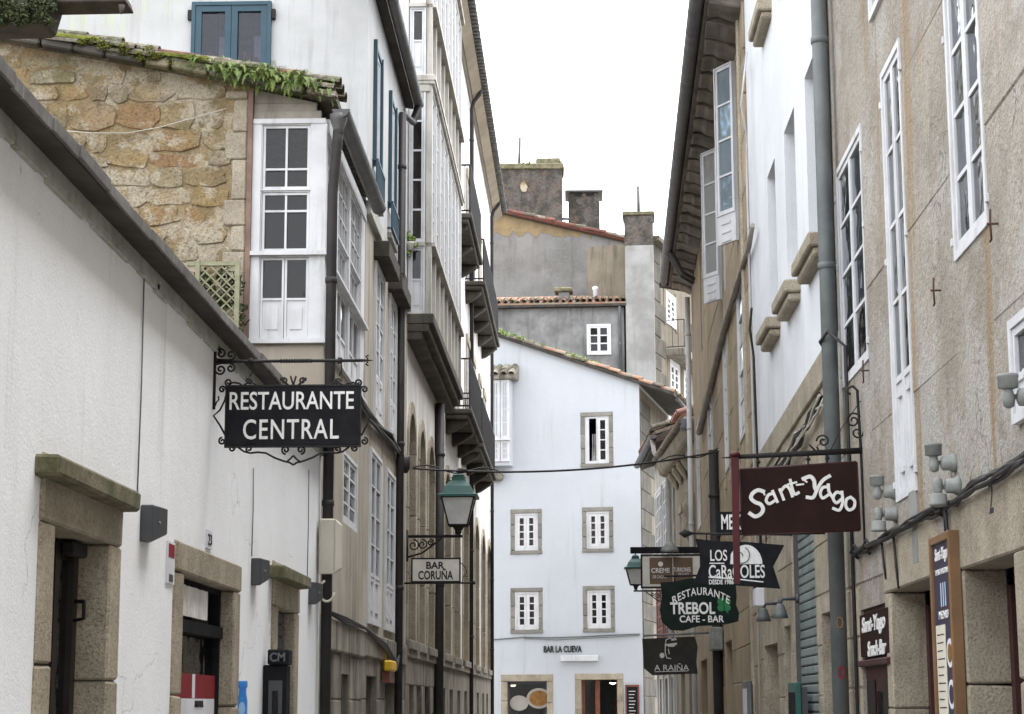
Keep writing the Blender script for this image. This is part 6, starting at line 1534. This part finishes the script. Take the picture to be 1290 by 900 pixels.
    c = [P(920.5, 576), P(930, 576), P(932, 736), P(924, 736)]; MB().outline(W, c, .02, .06).build('strip', m_red, r, bevel=.004)
    MB().lathe(W.P(P(925.5, 574)[0], .04, P(925.5, 577)[1]), [(.03, 0), (.045, .01), (.045, .03), (.02, .045)], 10).build('clamp', m_red, r)
sign_santyago()

def sign_mex():
    W = front(18.2); q = rectf(W, 903, 645, 946, 671); t = thing('hanging_sign', W.P(q[0], 0, q[2]), 'small black sign beginning MEX, half hidden behind the red strip', 'sign')
    MB().box(W, q[0], q[1], -.01, .01, q[2], q[3]).build('board', m_board, t)
    text(t, W, 'MEX', W.at(921, 658)[0], W.at(921, 658)[1], .011, .185, .14, m_letter, bold=.02)
    b = MB(); a, z = W.at(932, 672.5); b.tube([W.P(q[0] - .05, 0, q[2] - .015), W.P(2.4, 0, q[2] - .01)], .012, 6); b.build('rod', m_iron, t)
sign_mex()

def sign_caracoles():
    Y = 21.0; W = front(Y); P = lambda x, y: W.at(x, y)
    t = thing('hanging_sign', W.P(P(932, 710)[0], 0, P(932, 740)[1]), 'black ribbon-shaped sign reading LOS CARACOLES with a white snail shell', 'sign')
    pts = [(876, 679), (905, 682), (940, 683), (988, 687), (974, 714), (983, 742), (930, 738), (874, 734), (884, 708)]
    MB().outline(W, [P(*p) for p in pts], -.012, .012).build('board', m_board, t, bevel=.003)
    def tx(s, x0, y0, x1, y1, **k):
        q = rectf(W, x0, y0, x1, y1); text(t, W, s, (q[0] + q[1]) / 2, (q[2] + q[3]) / 2, .013, q[1] - q[0], q[3] - q[2], m_letter, **k)
    tx('LOS', 894.5, 693, 916, 707, bold=.01); tx('CaRaCOLES', 892.5, 712, 963.5, 728.5, bold=.012); tx('DESDE 1986', 893, 730.5, 924, 736.5, bold=.02)
    s = 1 / 116.0
    strokes(t, W, 'underline', [([P(894, 710), P(912, 710)], 1.3 * s), ([P(893, 726 + 1.5), P(928, 729.8), P(961, 733.5)], 1.5 * s)], m_letter, .0125)
    # half-dome snail shell with a spiral
    c = P(940, 711); R = 20 * s; d = [(c[0] + R * 1.0 * math.cos(PI * i / 20), c[1] + R * 1.2 * math.sin(PI * i / 20)) for i in range(21)]
    MB().outline(W, d, .0125, .016).build('shell', m_letter, t)
    cc = P(933, 701); strokes(t, W, 'shell_spiral', [[(cc[0] + r * math.cos(q), cc[1] + r * math.sin(q)) for q, r in ((i * .35, .018 + .0042 * i) for i in range(22))]], m_greysign, .0165, th=.008)
    MB().outline(W, ellipse(*P(929, 702), .075, .085, 20), .0126, .0163).build('snail_head', m_letter, t)
    b = MB(); z = P(900, 672)[1]
    b.tube([W.P(P(868, 672)[0], 0, z), W.P(2.4, 0, z - .02)], .012, 6); b.lathe(W.P(P(855, 672)[0], 0, z), [(.002, 0), (.05, .06), (.03, .11), (.012, .15)], 8, Vector((1, 0, 0)))
    for x in (890, 965): a = P(x, 675)[0]; b.tube([W.P(a, 0, z), W.P(a, 0, P(x, 684)[1])], .008, 6)
    b.build('bracket', m_iron, t)
sign_caracoles()

def sign_trebol():
    Y = 25.3; W = front(Y); P = lambda x, y: W.at(x, y); s = 1 / 96.0
    t = thing('hanging_sign', W.P(P(881, 765)[0], 0, P(881, 795)[1]), 'wavy black sign reading RESTAURANTE TREBOL CAFE-BAR with a green clover', 'sign')
    pts = [(832, 734), (848, 733), (868, 729), (890, 728), (912, 730), (927, 738), (928, 752), (927, 762), (931, 772), (930, 783), (918, 786), (902, 788), (880, 789), (860, 795), (845, 794), (834, 784), (831, 768), (834, 752)]
    MB().outline(W, [P(*p) for p in pts], -.012, .012).build('board', m_greenboard, t, bevel=.003)
    q = rectf(W, 847, 743, 919, 754); Rr = 62 * s
    text(t, W, 'RESTAURANTE', (q[0] + q[1]) / 2, P(883, 747)[1], .013, q[1] - q[0], 9.5 * s, m_letter, bold=.012, spacing=1.1, warp=lambda x, y: (x * (1 + y * .4), y - (x * x) / (2 * .55) + .02))
    q = rectf(W, 844, 759, 901, 774); text(t, W, 'TREBOL', (q[0] + q[1]) / 2, (q[2] + q[3]) / 2, .013, q[1] - q[0], q[3] - q[2], m_letter, bold=.025)
    q = rectf(W, 856, 775, 912, 785); text(t, W, 'CAFE - BAR', (q[0] + q[1]) / 2, (q[2] + q[3]) / 2, .013, q[1] - q[0], (q[3] - q[2]) * .85, m_letter, bold=.015)
    c = P(912, 762)
    for k in range(4):
        q = PI / 4 + k * PI / 2; r = 5.2 * s; MB().outline(W, ellipse(c[0] + r * math.cos(q), c[1] + r * math.sin(q), 4.6 * s, 4.6 * s, 14), .0125 + .0003 * k, .016).build('clover_leaf', m_clover, t)
    strokes(t, W, 'clover_stem', [[c, (c[0] + .02, c[1] - .07), (c[0] + .05, c[1] - .11)]], m_clover, .0128, th=.012)
    b = MB(); z = P(880, 724)[1]; b.tube([W.P(P(836, 727)[0], 0, z - .02), W.P(2.4, 0, z)], .014, 6)
    for x in (850, 915): a = P(x, 727)[0]; b.tube([W.P(a, 0, z), W.P(a, 0, z - .09)], .008, 6)
    b.build('bracket', m_iron, t)
sign_trebol()

def sign_creme():
    Y = 34; W = front(Y); P = lambda x, y: W.at(x, y); s = 1 / 72.0
    t = thing('hanging_sign', W.P(P(846, 720)[0], 0, P(846, 739)[1]), 'brown rectangular hanging sign with white border reading CREME', 'sign')
    q = rectf(W, 809, 701, 882, 739); MB().box(W, q[0], q[1], -.03, .03, q[2], q[3]).build('board', m_cream, t)
    i = rectf(W, 818, 703, 873, 736); m = (i[0] + i[1]) / 2 + .03
    MB().box(W, i[0], m - .008, .0302, .036, i[2], i[3]).build('face', m_brownsign, t); MB().box(W, m + .008, i[1], .0302, .036, i[2], i[3]).build('face', m_brownsign, t)
    f = MB(); w = .03
    for (x, X, z, Z) in ((q[0] - w, q[1] + w, q[3], q[3] + w), (q[0] - w, q[1] + w, q[2] - w, q[2]), (q[0] - w, q[0], q[2], q[3]), (q[1], q[1] + w, q[2], q[3])): f.box(W, x, X, -.04, .04, z, Z)
    f.build('frame', m_iron, t)
    MB().outline(W, ellipse(*P(832, 711), .045, .045, 12), .037, .04).build('emblem', m_letter, t)
    text(t, W, 'CREME', P(832, 719)[0], P(832, 719)[1], .037, .32, .085, m_letter, bold=.02); text(t, W, 'DE CACAO', P(831, 727)[0], P(831, 727)[1], .037, .24, .05, m_letter)
    text(t, W, 'TURRONES', P(859, 718)[0], P(859, 718)[1], .037, .30, .075, m_letter, bold=.01); text(t, W, 'DE LUGO', P(861, 724)[0], P(861, 724)[1], .037, .18, .05, m_letter)
    b = MB(); z = P(840, 693)[1]; b.box(W, P(794, 693)[0], 2.6, -.04, .04, z - .06, z + .05)
    b.build('bracket', m_board, t, bevel=.006)
    l = MB(); a = P(843, 690)[0]; l.lathe(W.P(a, .12, z - .05), [(.17, 0), (.16, .05), (.10, .12), (.06, .17)], 12); l.build('sign_lamp', m_floodl, t)
sign_creme()

def sign_raina():
    Y = 36; W = front(Y); P = lambda x, y: W.at(x, y); s = 1 / 68.0
    t = thing('hanging_sign', W.P(P(845, 826)[0], 0, P(845, 851)[1]), 'grey-brown hanging sign reading A RAIÑA with a crowned head outline', 'sign')
    pts = [(809, 805), (875, 802), (879, 815), (877, 835), (879, 849), (845, 850), (822, 851), (811, 842)]
    MB().outline(W, [P(*p) for p in pts], -.015, .015).build('board', m_greysign, t, bevel=.004)
    q = rectf(W, 824, 836, 868, 845); text(t, W, 'A RAIÑA', (q[0] + q[1]) / 2, (q[2] + q[3]) / 2, .016, q[1] - q[0], q[3] - q[2], m_letter, bold=.005)
    w = 1.1 * s
    strokes(t, W, 'portrait', [([P(839, 806), P(838, 815), P(838, 823), P(840, 829), P(845, 830)], w), ([P(838, 813), P(845, 812), P(852, 811), P(848, 814), P(842, 814)], 2.2 * s), ([P(840, 806), P(844, 804), P(847, 806), P(850, 804), P(852, 806), P(846, 807)], w), ([P(842, 818), P(843, 824)], w), ([P(825, 845.5 + 1), P(866, 845.5)], .8 * s)], m_letter, .0155)
    MB().outline(W, ellipse(*P(834, 826), .045, .05, 12), .0155, .019).build('orb', m_letter, t)
    b = MB(); z = P(840, 801)[1]; b.tube([W.P(P(810, 803)[0], 0, z), W.P(2.6, 0, z + .05)], .02, 6); b.build('bracket', m_floodl, t)
sign_raina()

def menu_panel():
    q0, q1 = 11.95, 12.62; z1 = WR.at(1196, 668, .07)[1]; z0 = .85
    t = thing('menu_sign', WR.P(12.3, .05, z0), 'tall pine-framed menu panel with food photos between two doorways', 'menu board')
    f = MB(); w = .05
    f.box(WR, q0, q0 + w, .015, .085, z0, z1); f.box(WR, q1 - w, q1, .015, .085, z0, z1); f.box(WR, q0 + w, q1 - w, .015, .083, z1 - w, z1); f.box(WR, q0 + w, q1 - w, .015, .083, z0, z0 + w); f.build('frame', m_pine, t, bevel=.004)
    MB().box(WR, q0 + w, q1 - w, .02, .066, z0 + w, z1 - w).build('panel', m_menub, t)
    m = (q0 + q1) / 2; h = z1 - z0
    MB().box(WR, m - .03, q1 - w - .01, .0662, .069, z0 + .1, z1 - .56).build('price_list', m_menu, t)
    L = []
    for i in range(24): z = z1 - .62 - .05 * i; L.append(([(q1 - w - .05, z), (m + .01 + .03 * (i % 3), z)], .007))
    strokes(t, WR, 'price_lines', L, m_letter_k, .0692, d=.001)
    text(t, WR, 'Sant-Yago', m, z1 - .13, .067, .42, .10, m_letter, bold=.02, shear=.2); text(t, WR, 'TAPAS Y RACIONES', m, z1 - .23, .067, .44, .035, m_letter)
    for i in range(3): strokes(t, WR, 'glass_picture', [[(m + .06 - .07 * i, z1 - .44), (m + .06 - .07 * i, z1 - .31)]], M('pale blue print', (.4, .5, .62), bump=0) if i == 0 else bpy.data.materials['pale blue print'], .067, th=.03, d=.001)
    text(t, WR, 'MENU', m, z1 - .50, .067, .3, .05, m_letter, bold=.01)
    for i, mt in enumerate((m_tower, m_paper, m_redprint, m_tower, m_paper)):
        z = z1 - .74 - .25 * i
        MB().outline(WR, ellipse(m - .15, z, .10, .09, 18), .0662, .0685).build('plate_print', m_paper if mt != m_redprint else m_redprint, t); MB().outline(WR, ellipse(m - .15, z, .07, .06, 14), .0686, .0695).build('food_print', mt if mt != m_paper else m_menub, t)
    MB().tube([WR.P(m, .03, z1), WR.P(m, .04, z1 + .25)], .012, 6).build('hanger', m_cable, t)
menu_panel()

def wedge_lamps():
    """anthracite wedge-shaped wall lamps on the white cottage"""
    proto = None
    for (x, yt, yb, lb) in ((177, 636, 683, 'dark wedge wall lamp between the first and second cottage doorways'), (316.5, 703, 738, 'dark wedge wall lamp left of the third cottage doorway'), (388.5, 738, 762, 'dark wedge wall lamp at the far end of the cottage wall')):
        a, zt = WL.at(x, yt); zb = WL.at(x, yb)[1]
        t = thing('wall_lamp', WL.P(a + .12, 0, zb), lb, 'wall lamp', 'wedge lamps along the cottage wall')
        h = zt - zb; d = .105; L = .25
        if proto is None:
            mb = MB().hexa([WL.P(a, 0, zb), WL.P(a + L, 0, zb + .01), WL.P(a + L, d, zb + h * .30), WL.P(a + .0, d * .7, zb - .0), WL.P(a, 0, zt), WL.P(a + L, 0, zt - .0), WL.P(a + L, d, zt - .0), WL.P(a, d * .7, zt)])
            proto = mb.build('housing', m_darkgrey, t, bevel=.006)
            scr = MB().lathe(WL.P(a + .1, d * .8, zb + h * .55), [(.008, 0), (.008, .012)], 8, WL.v); p2 = scr.build('screw', m_floodl, t); first = t
        else:
            for o in (proto, p2):
                c = o.copy(); COL.objects.link(c); c.parent = t
wedge_lamps()

def small_left():
    # thin cables on the cottage wall
    for (x, yt, yb, lb) in ((180, 338, 636, 'thin grey cable running down to the first wedge lamp'), (318, 590, 702, 'thin grey cable running down to the middle wedge lamp'), (388, 592, 738, 'thin grey cable running down to the farthest wedge lamp')):
        a, z1 = WL.at(x, yt); z0 = WL.at(x, yb)[1]; a2 = WL.at(x - (5 if x < 200 else 1), yb)[0]
        o = MB().tube([WL.P(a, .008, z1), WL.P(a + .01, .01, (z0 + z1) / 2), WL.P(a, .008, z0)], .0045, 5).build('wall_cable', m_greypipe); tag(o, lb, 'cable')
    q = WL.rect((209.5, 681), (217, 737)); t = thing('tile_plaque', WL.P(q[0], 0, q[2]), 'narrow red and white tile plaque left of the shop doorway', 'plaque')
    MB().box(WL, q[0], q[1], 0, .012, q[2], q[3]).build('tile', m_paper, t)
    h = q[3] - q[2]; MB().box(WL, q[0] + .02, q[1] - .02, .0121, .014, q[3] - h * .38, q[3] - h * .06).build('red_print', m_redprint, t); MB().box(WL, q[0] + .05, q[1] - .05, .0121, .0145, q[2] + h * .05, q[2] + h * .22).build('dark_print', m_darkgrey, t)
    q = WL.rect((259, 667), (265, 693)); t = thing('number_plate', WL.P(q[0], 0, q[2]), 'little upright number plate above the shop lintel', 'plaque')
    MB().box(WL, q[0], q[1], 0, .012, q[2], q[3]).build('plate', m_paper, t); text(t, WL, '23', (q[0] + q[1]) / 2, (q[2] + q[3]) / 2, .0125, (q[1] - q[0]) * .7, (q[3] - q[2]) * .6, m_letter_k)
    # bottle-shaped blue sign
    a = WL.at(300, 880)[0]; W = front(a, 0); c, z1 = W.at(306, 858); t = thing('bottle_sign', W.P(c, 0, .9), 'flat bright blue bottle-shaped sign beside the shop doorway', 'sign')
    w = .034; pts = [(c - w, .9), (c + w, .9), (c + w, z1 - .14), (c + w * .75, z1 - .1), (c + w * .7, z1 - .05), (c + w * .95, z1 - .045), (c + w * .95, z1), (c - w * .95, z1), (c - w * .95, z1 - .045), (c - w * .7, z1 - .05), (c - w * .75, z1 - .1), (c - w, z1 - .14)]
    MB().outline(W, pts, -.02, .02).build('bottle', m_bluepl, t, bevel=.005); MB().outline(W, ellipse(c, z1 - .2, w * .7, .05, 16), .0201, .022).build('label_print', M('pale blue', (.3, .5, .75), bump=0), t)
    MB().box(W, -2.4, c - w - .001, -.01, .01, z1 - .3, z1 - .27).build('arm', m_bluepl, t)
    # black box bin with menu frame in front of the shutter door
    W = front(15.35, 0); q = rectf(W, 323, 838, 360, 900); t = thing('menu_cabinet', W.P(q[0], 0, .3), 'black menu cabinet with glass front standing before the shutter doorway', 'cabinet')
    MB().box(W, -2.4, q[1], -.22, 0, .3, q[3]).build('cabinet', m_board, t, bevel=.01)
    g = MB().box(W, q[0] + .1, q[1] - .03, .001, .012, .4, q[3] - .12).build('door', m_darkgrey, t); pane(t, W, q[0] + .13, q[1] - .06, .015, .45, q[3] - .2, m_glass)
    MB().box(W, q[0] + .09, q[1] + .02, -.16, .03, q[3] + .001, q[3] + .12).build('hood', m_board, t, bevel=.01); text(t, W, 'CM', (q[0] + q[1]) / 2 + .05, q[3] + .06, .032, .12, .07, m_greypipe, bold=.02)
    # meter box with a conduit loop
    W = front(18.5); q = rectf(W, 403, 654, 428, 724); t = thing('meter_box', W.P(q[0], 0, q[2]), 'aged cream plastic meter box fixed over the dark downpipe', 'meter box')
    z0, z1 = q[2], q[3]
    bx = MB().hexa([W.P(q[0], -.14, z0 + .03), W.P(q[1] - .05, -.14, z0 + .03), W.P(q[1] - .05, .04, z0), W.P(q[0], .04, z0), W.P(q[0], -.14, z1), W.P(q[1] - .05, -.14, z1), W.P(q[1] - .05, .04, z1), W.P(q[0], .04, z1)]); bx.build('box', m_acbox, t, bevel=.012)
    bx = MB().hexa([W.P(q[1] - .049, -.14, z0 + .03), W.P(q[1] + .01, -.10, z0 + .06), W.P(q[1] + .0, .02, z0 + .05), W.P(q[1] - .049, .04, z0), W.P(q[1] - .049, -.14, z1), W.P(q[1] + .01, -.10, z1 - .05), W.P(q[1] + .0, .02, z1 - .05), W.P(q[1] - .049, .04, z1)]); bx.build('lid', m_acbox, t, bevel=.008)
    lp = []
    for i in range(15):
        a = -PI * .9 + (PI * 1.35) * i / 14 + PI; lp.append(W.P(W.at(413, 738)[0] + .07 * math.sin(a) * -1, .05, W.at(413, 745)[1] + .10 * math.cos(a)))
    MB().tube(lp, .012, 7).build('conduit_loop', m_acbox, t)
    # yellow alarm box
    q = WL.rect((478, 832), (486, 847)); t = thing('alarm_box', WL.P(q[0], 0, q[2]), 'small yellow alarm box on the dark granite ground floor', 'alarm')
    MB().box(WL, q[0], q[1] - .2, .05, .16, q[2], q[3]).build('cover', m_yellow, t, bevel=.02); MB().box(WL, q[0] + .1, q[1] - .3, .02, .12, q[2] - .14, q[2]).build('base', m_redwood, t)
    # pale wire sagging across the rubble gable
    W = front(18.7); o = MB().tube([W.P(*(lambda q: (q[0], 0, q[1]))(W.at(x, y))) for x, y in ((82, 165), (115, 168), (160, 168), (200, 161), (240, 150), (285, 137))], .006, 5).build('slack_wire', m_rope); tag(o, 'pale slack wire drooping across the rubble gable', 'wire')
    # bundle of cables on the beige wall below the galleries
    t = thing('wall_cables', WL.P(25, .05, 4), 'dark cable bundle sloping along the beige wall behind the black sign', 'cables')
    for k in range(5):
        pts = []
        for x, y in ((452, 508), (462, 519), (475, 533), (490, 552), (503, 572), (511, 583)):
            a, z = WL.at(x, y, .06); pts.append(WL.P(a, .06 + random.uniform(-.03, .03), z + random.uniform(-.07, .07)))
        MB().tube(pts, .022, 6).build('cable', m_cable, t)
    a, z = WL.at(509, 585, .1); MB().lathe(WL.P(a, .1, z - .12), [(.05, 0), (.1, .05), (.1, .2), (.04, .24)], 8).build('junction_box', m_pipe, t, jitter=.02)
    t = thing('low_cables', WL.P(25, .05, 2), 'loose black cables looped above the granite shop fronts on the left', 'cables')
    for k in range(3):
        pts = [WL.P(18.9, .06, 2.5), WL.P(20.5, .065, 2.44 + .03 * k), WL.P(22.5, .06, 2.47), WL.P(25, .07, 2.36 - .04 * k), WL.P(26.2, .09, 2.16 - .05 * k), WL.P(26.9, .08, 2.30), WL.P(27.6, .07, 2.4)]
        MB().tube(pts, .016, 6).build('cable', m_cable, t)
    # plant on the sill of the galleried building
    t = thing('sill_plant', (-2.25, 28.4, 8.4), 'small trailing plant on the gallery sill beside the dark downpipe', 'plant')
    W = front(28.45); mb = MB(); c = W.at(517, 306)
    for i in range(9): leafball(mb, W.P(c[0] + random.uniform(-.07, .07), random.uniform(-.04, .05), c[1] + random.uniform(-.2, .16)), .07, 26, .032)
    mb.build('foliage', m_fern, t); MB().lathe(W.P(c[0], -.02, c[1] - .12), [(.05, 0), (.075, .1), (.08, .13)], 10).build('pot', m_wood_c, t)
small_left()

def street_cable():
    A = WL.P(28.0, .15, WL.at(512, 578, .15)[1]); p = W4.at(905, 569, .15); B = W4.P(p[0], .15, p[1])
    k = 40; pts = [A.lerp(B, i / k) - Vector((0, 0, .16 * 4 * (i / k) * (1 - i / k))) for i in range(k + 1)]
    t = thing('street_cable', A.lerp(B, .5), 'black cable sagging across the street before the white end house', 'cable')
    MB().tube(pts, .016, 6).build('cable', m_cable, t)
    MB().tube([p_ + Vector((0, .05, .05 * math.sin(i * .9) + .02)) for i, p_ in enumerate(pts[:12])], .010, 6).build('twisted_cable', m_cable, t)
    MB().tube([p_ + Vector((0, .05, .05 * math.sin(i * .9) + .02)) for i, p_ in enumerate(pts[-9:])], .010, 6).build('twisted_cable', m_cable, t)
    j = pts[6]; MB().lathe(j + Vector((-.08, 0, .01)), [(.01, 0), (.035, .03), (.035, .13), (.01, .16)], 8, Vector((1, 0, 0))).build('junction', m_cable, t)
    fc = thing('facade_cable', FW.P(0, .03, 3.8), 'thin grey cable running along the white end house above its lettering', 'cable')
    pts = []
    for x, y in ((622, 806), (660, 803), (700, 803.5), (740, 802), (775, 800), (806, 799)):
        a, z = FW.at(x, y, .03); pts.append(FW.P(a, .03, z))
    MB().tube(pts, .018, 6).build('cable', m_greypipe, fc); MB().tube([p + Vector((0, -.01, random.uniform(-.12, -.02))) for p in pts[1:]], .012, 6).build('second_cable', m_greypipe, fc)
street_cable()

def right_small():
    # two small downlight lamps on the stone by the shutter
    for x, y, lb in ((962, 783, 'grey cone lamp left of the pair beside the stone shop front'), (983, 779, 'grey cone lamp right of the pair beside the stone shop front')):
        a, z = WR.at(x, y, .2); t = thing('cone_lamp', WR.P(a, .2, z), lb, 'wall lamp', 'cone lamps on the stone shop fronts')
        MB().lathe(WR.P(a, .2, z), [(.085, 0), (.07, .05), (.045, .13), (.03, .15)], 14).build('shade', m_greypipe, t); MB().tube([WR.P(a, .2, z + .14), WR.P(a, .17, z + .2), WR.P(a, 0, z + .2)], .018, 8).build('arm', m_darkgrey, t)
        MB().lathe(WR.P(a, .0, z + .2), [(.05, 0), (.05, .03), (.02, .04)], 10, WR.v).build('wall_plate', m_darkgrey, t)
    a, z = WR.at(957, 752, .05); t = thing('junction_box', WR.P(a, .05, z), 'small pale box with dangling cables under the ribbon sign', 'box')
    MB().box(WR, a - .15, a + .15, 0, .12, z - .12, z + .1).build('box', m_paper, t, bevel=.01); MB().tube([WR.P(a, .1, z + .1), WR.P(a + .1, .15, z + .3), WR.P(a + .3, .05, z + .5)], .02, 6).build('cable', m_cable, t)
    a, z = W4.at(903, 799, .1); t = thing('speaker_box', W4.P(a, .1, z), 'grey box fixed high on the ochre wall below the clover sign', 'box')
    MB().box(W4, a - .5, a + .3, .02, .22, z - .28, z + .1).build('casing', m_floodl, t, bevel=.02); MB().box(W4, a - .3, a + .2, -.02, .02, z - .2, z + .05).build('bracket', m_gutter, t)
    for x, y0, y1, lb, mt in ((938, 858, 900, 'tall grey panel standing in a stone doorway beyond the shutter', m_greypipe), (997, 860, 900, 'dark green shop board at the foot of the shutter', m_lampgreen)):
        a, z = WR.at(x, y0, .12); t = thing('street_board', WR.P(a, .12, 0), lb, 'board'); MB().box(WR, a - .35, a + .35, .06, .12, .05, z).build('panel', mt, t, bevel=.01)
        MB().box(WR, a - .3, a + .3, .121, .124, z - .5, z - .1).build('print', m_paper if mt is m_greypipe else m_board, t)
        for b in (a - .33, a + .28): MB().box(WR, b, b + .05, .0, .058, 0, z - .05).build('leg', m_darkgrey, t)
right_small()
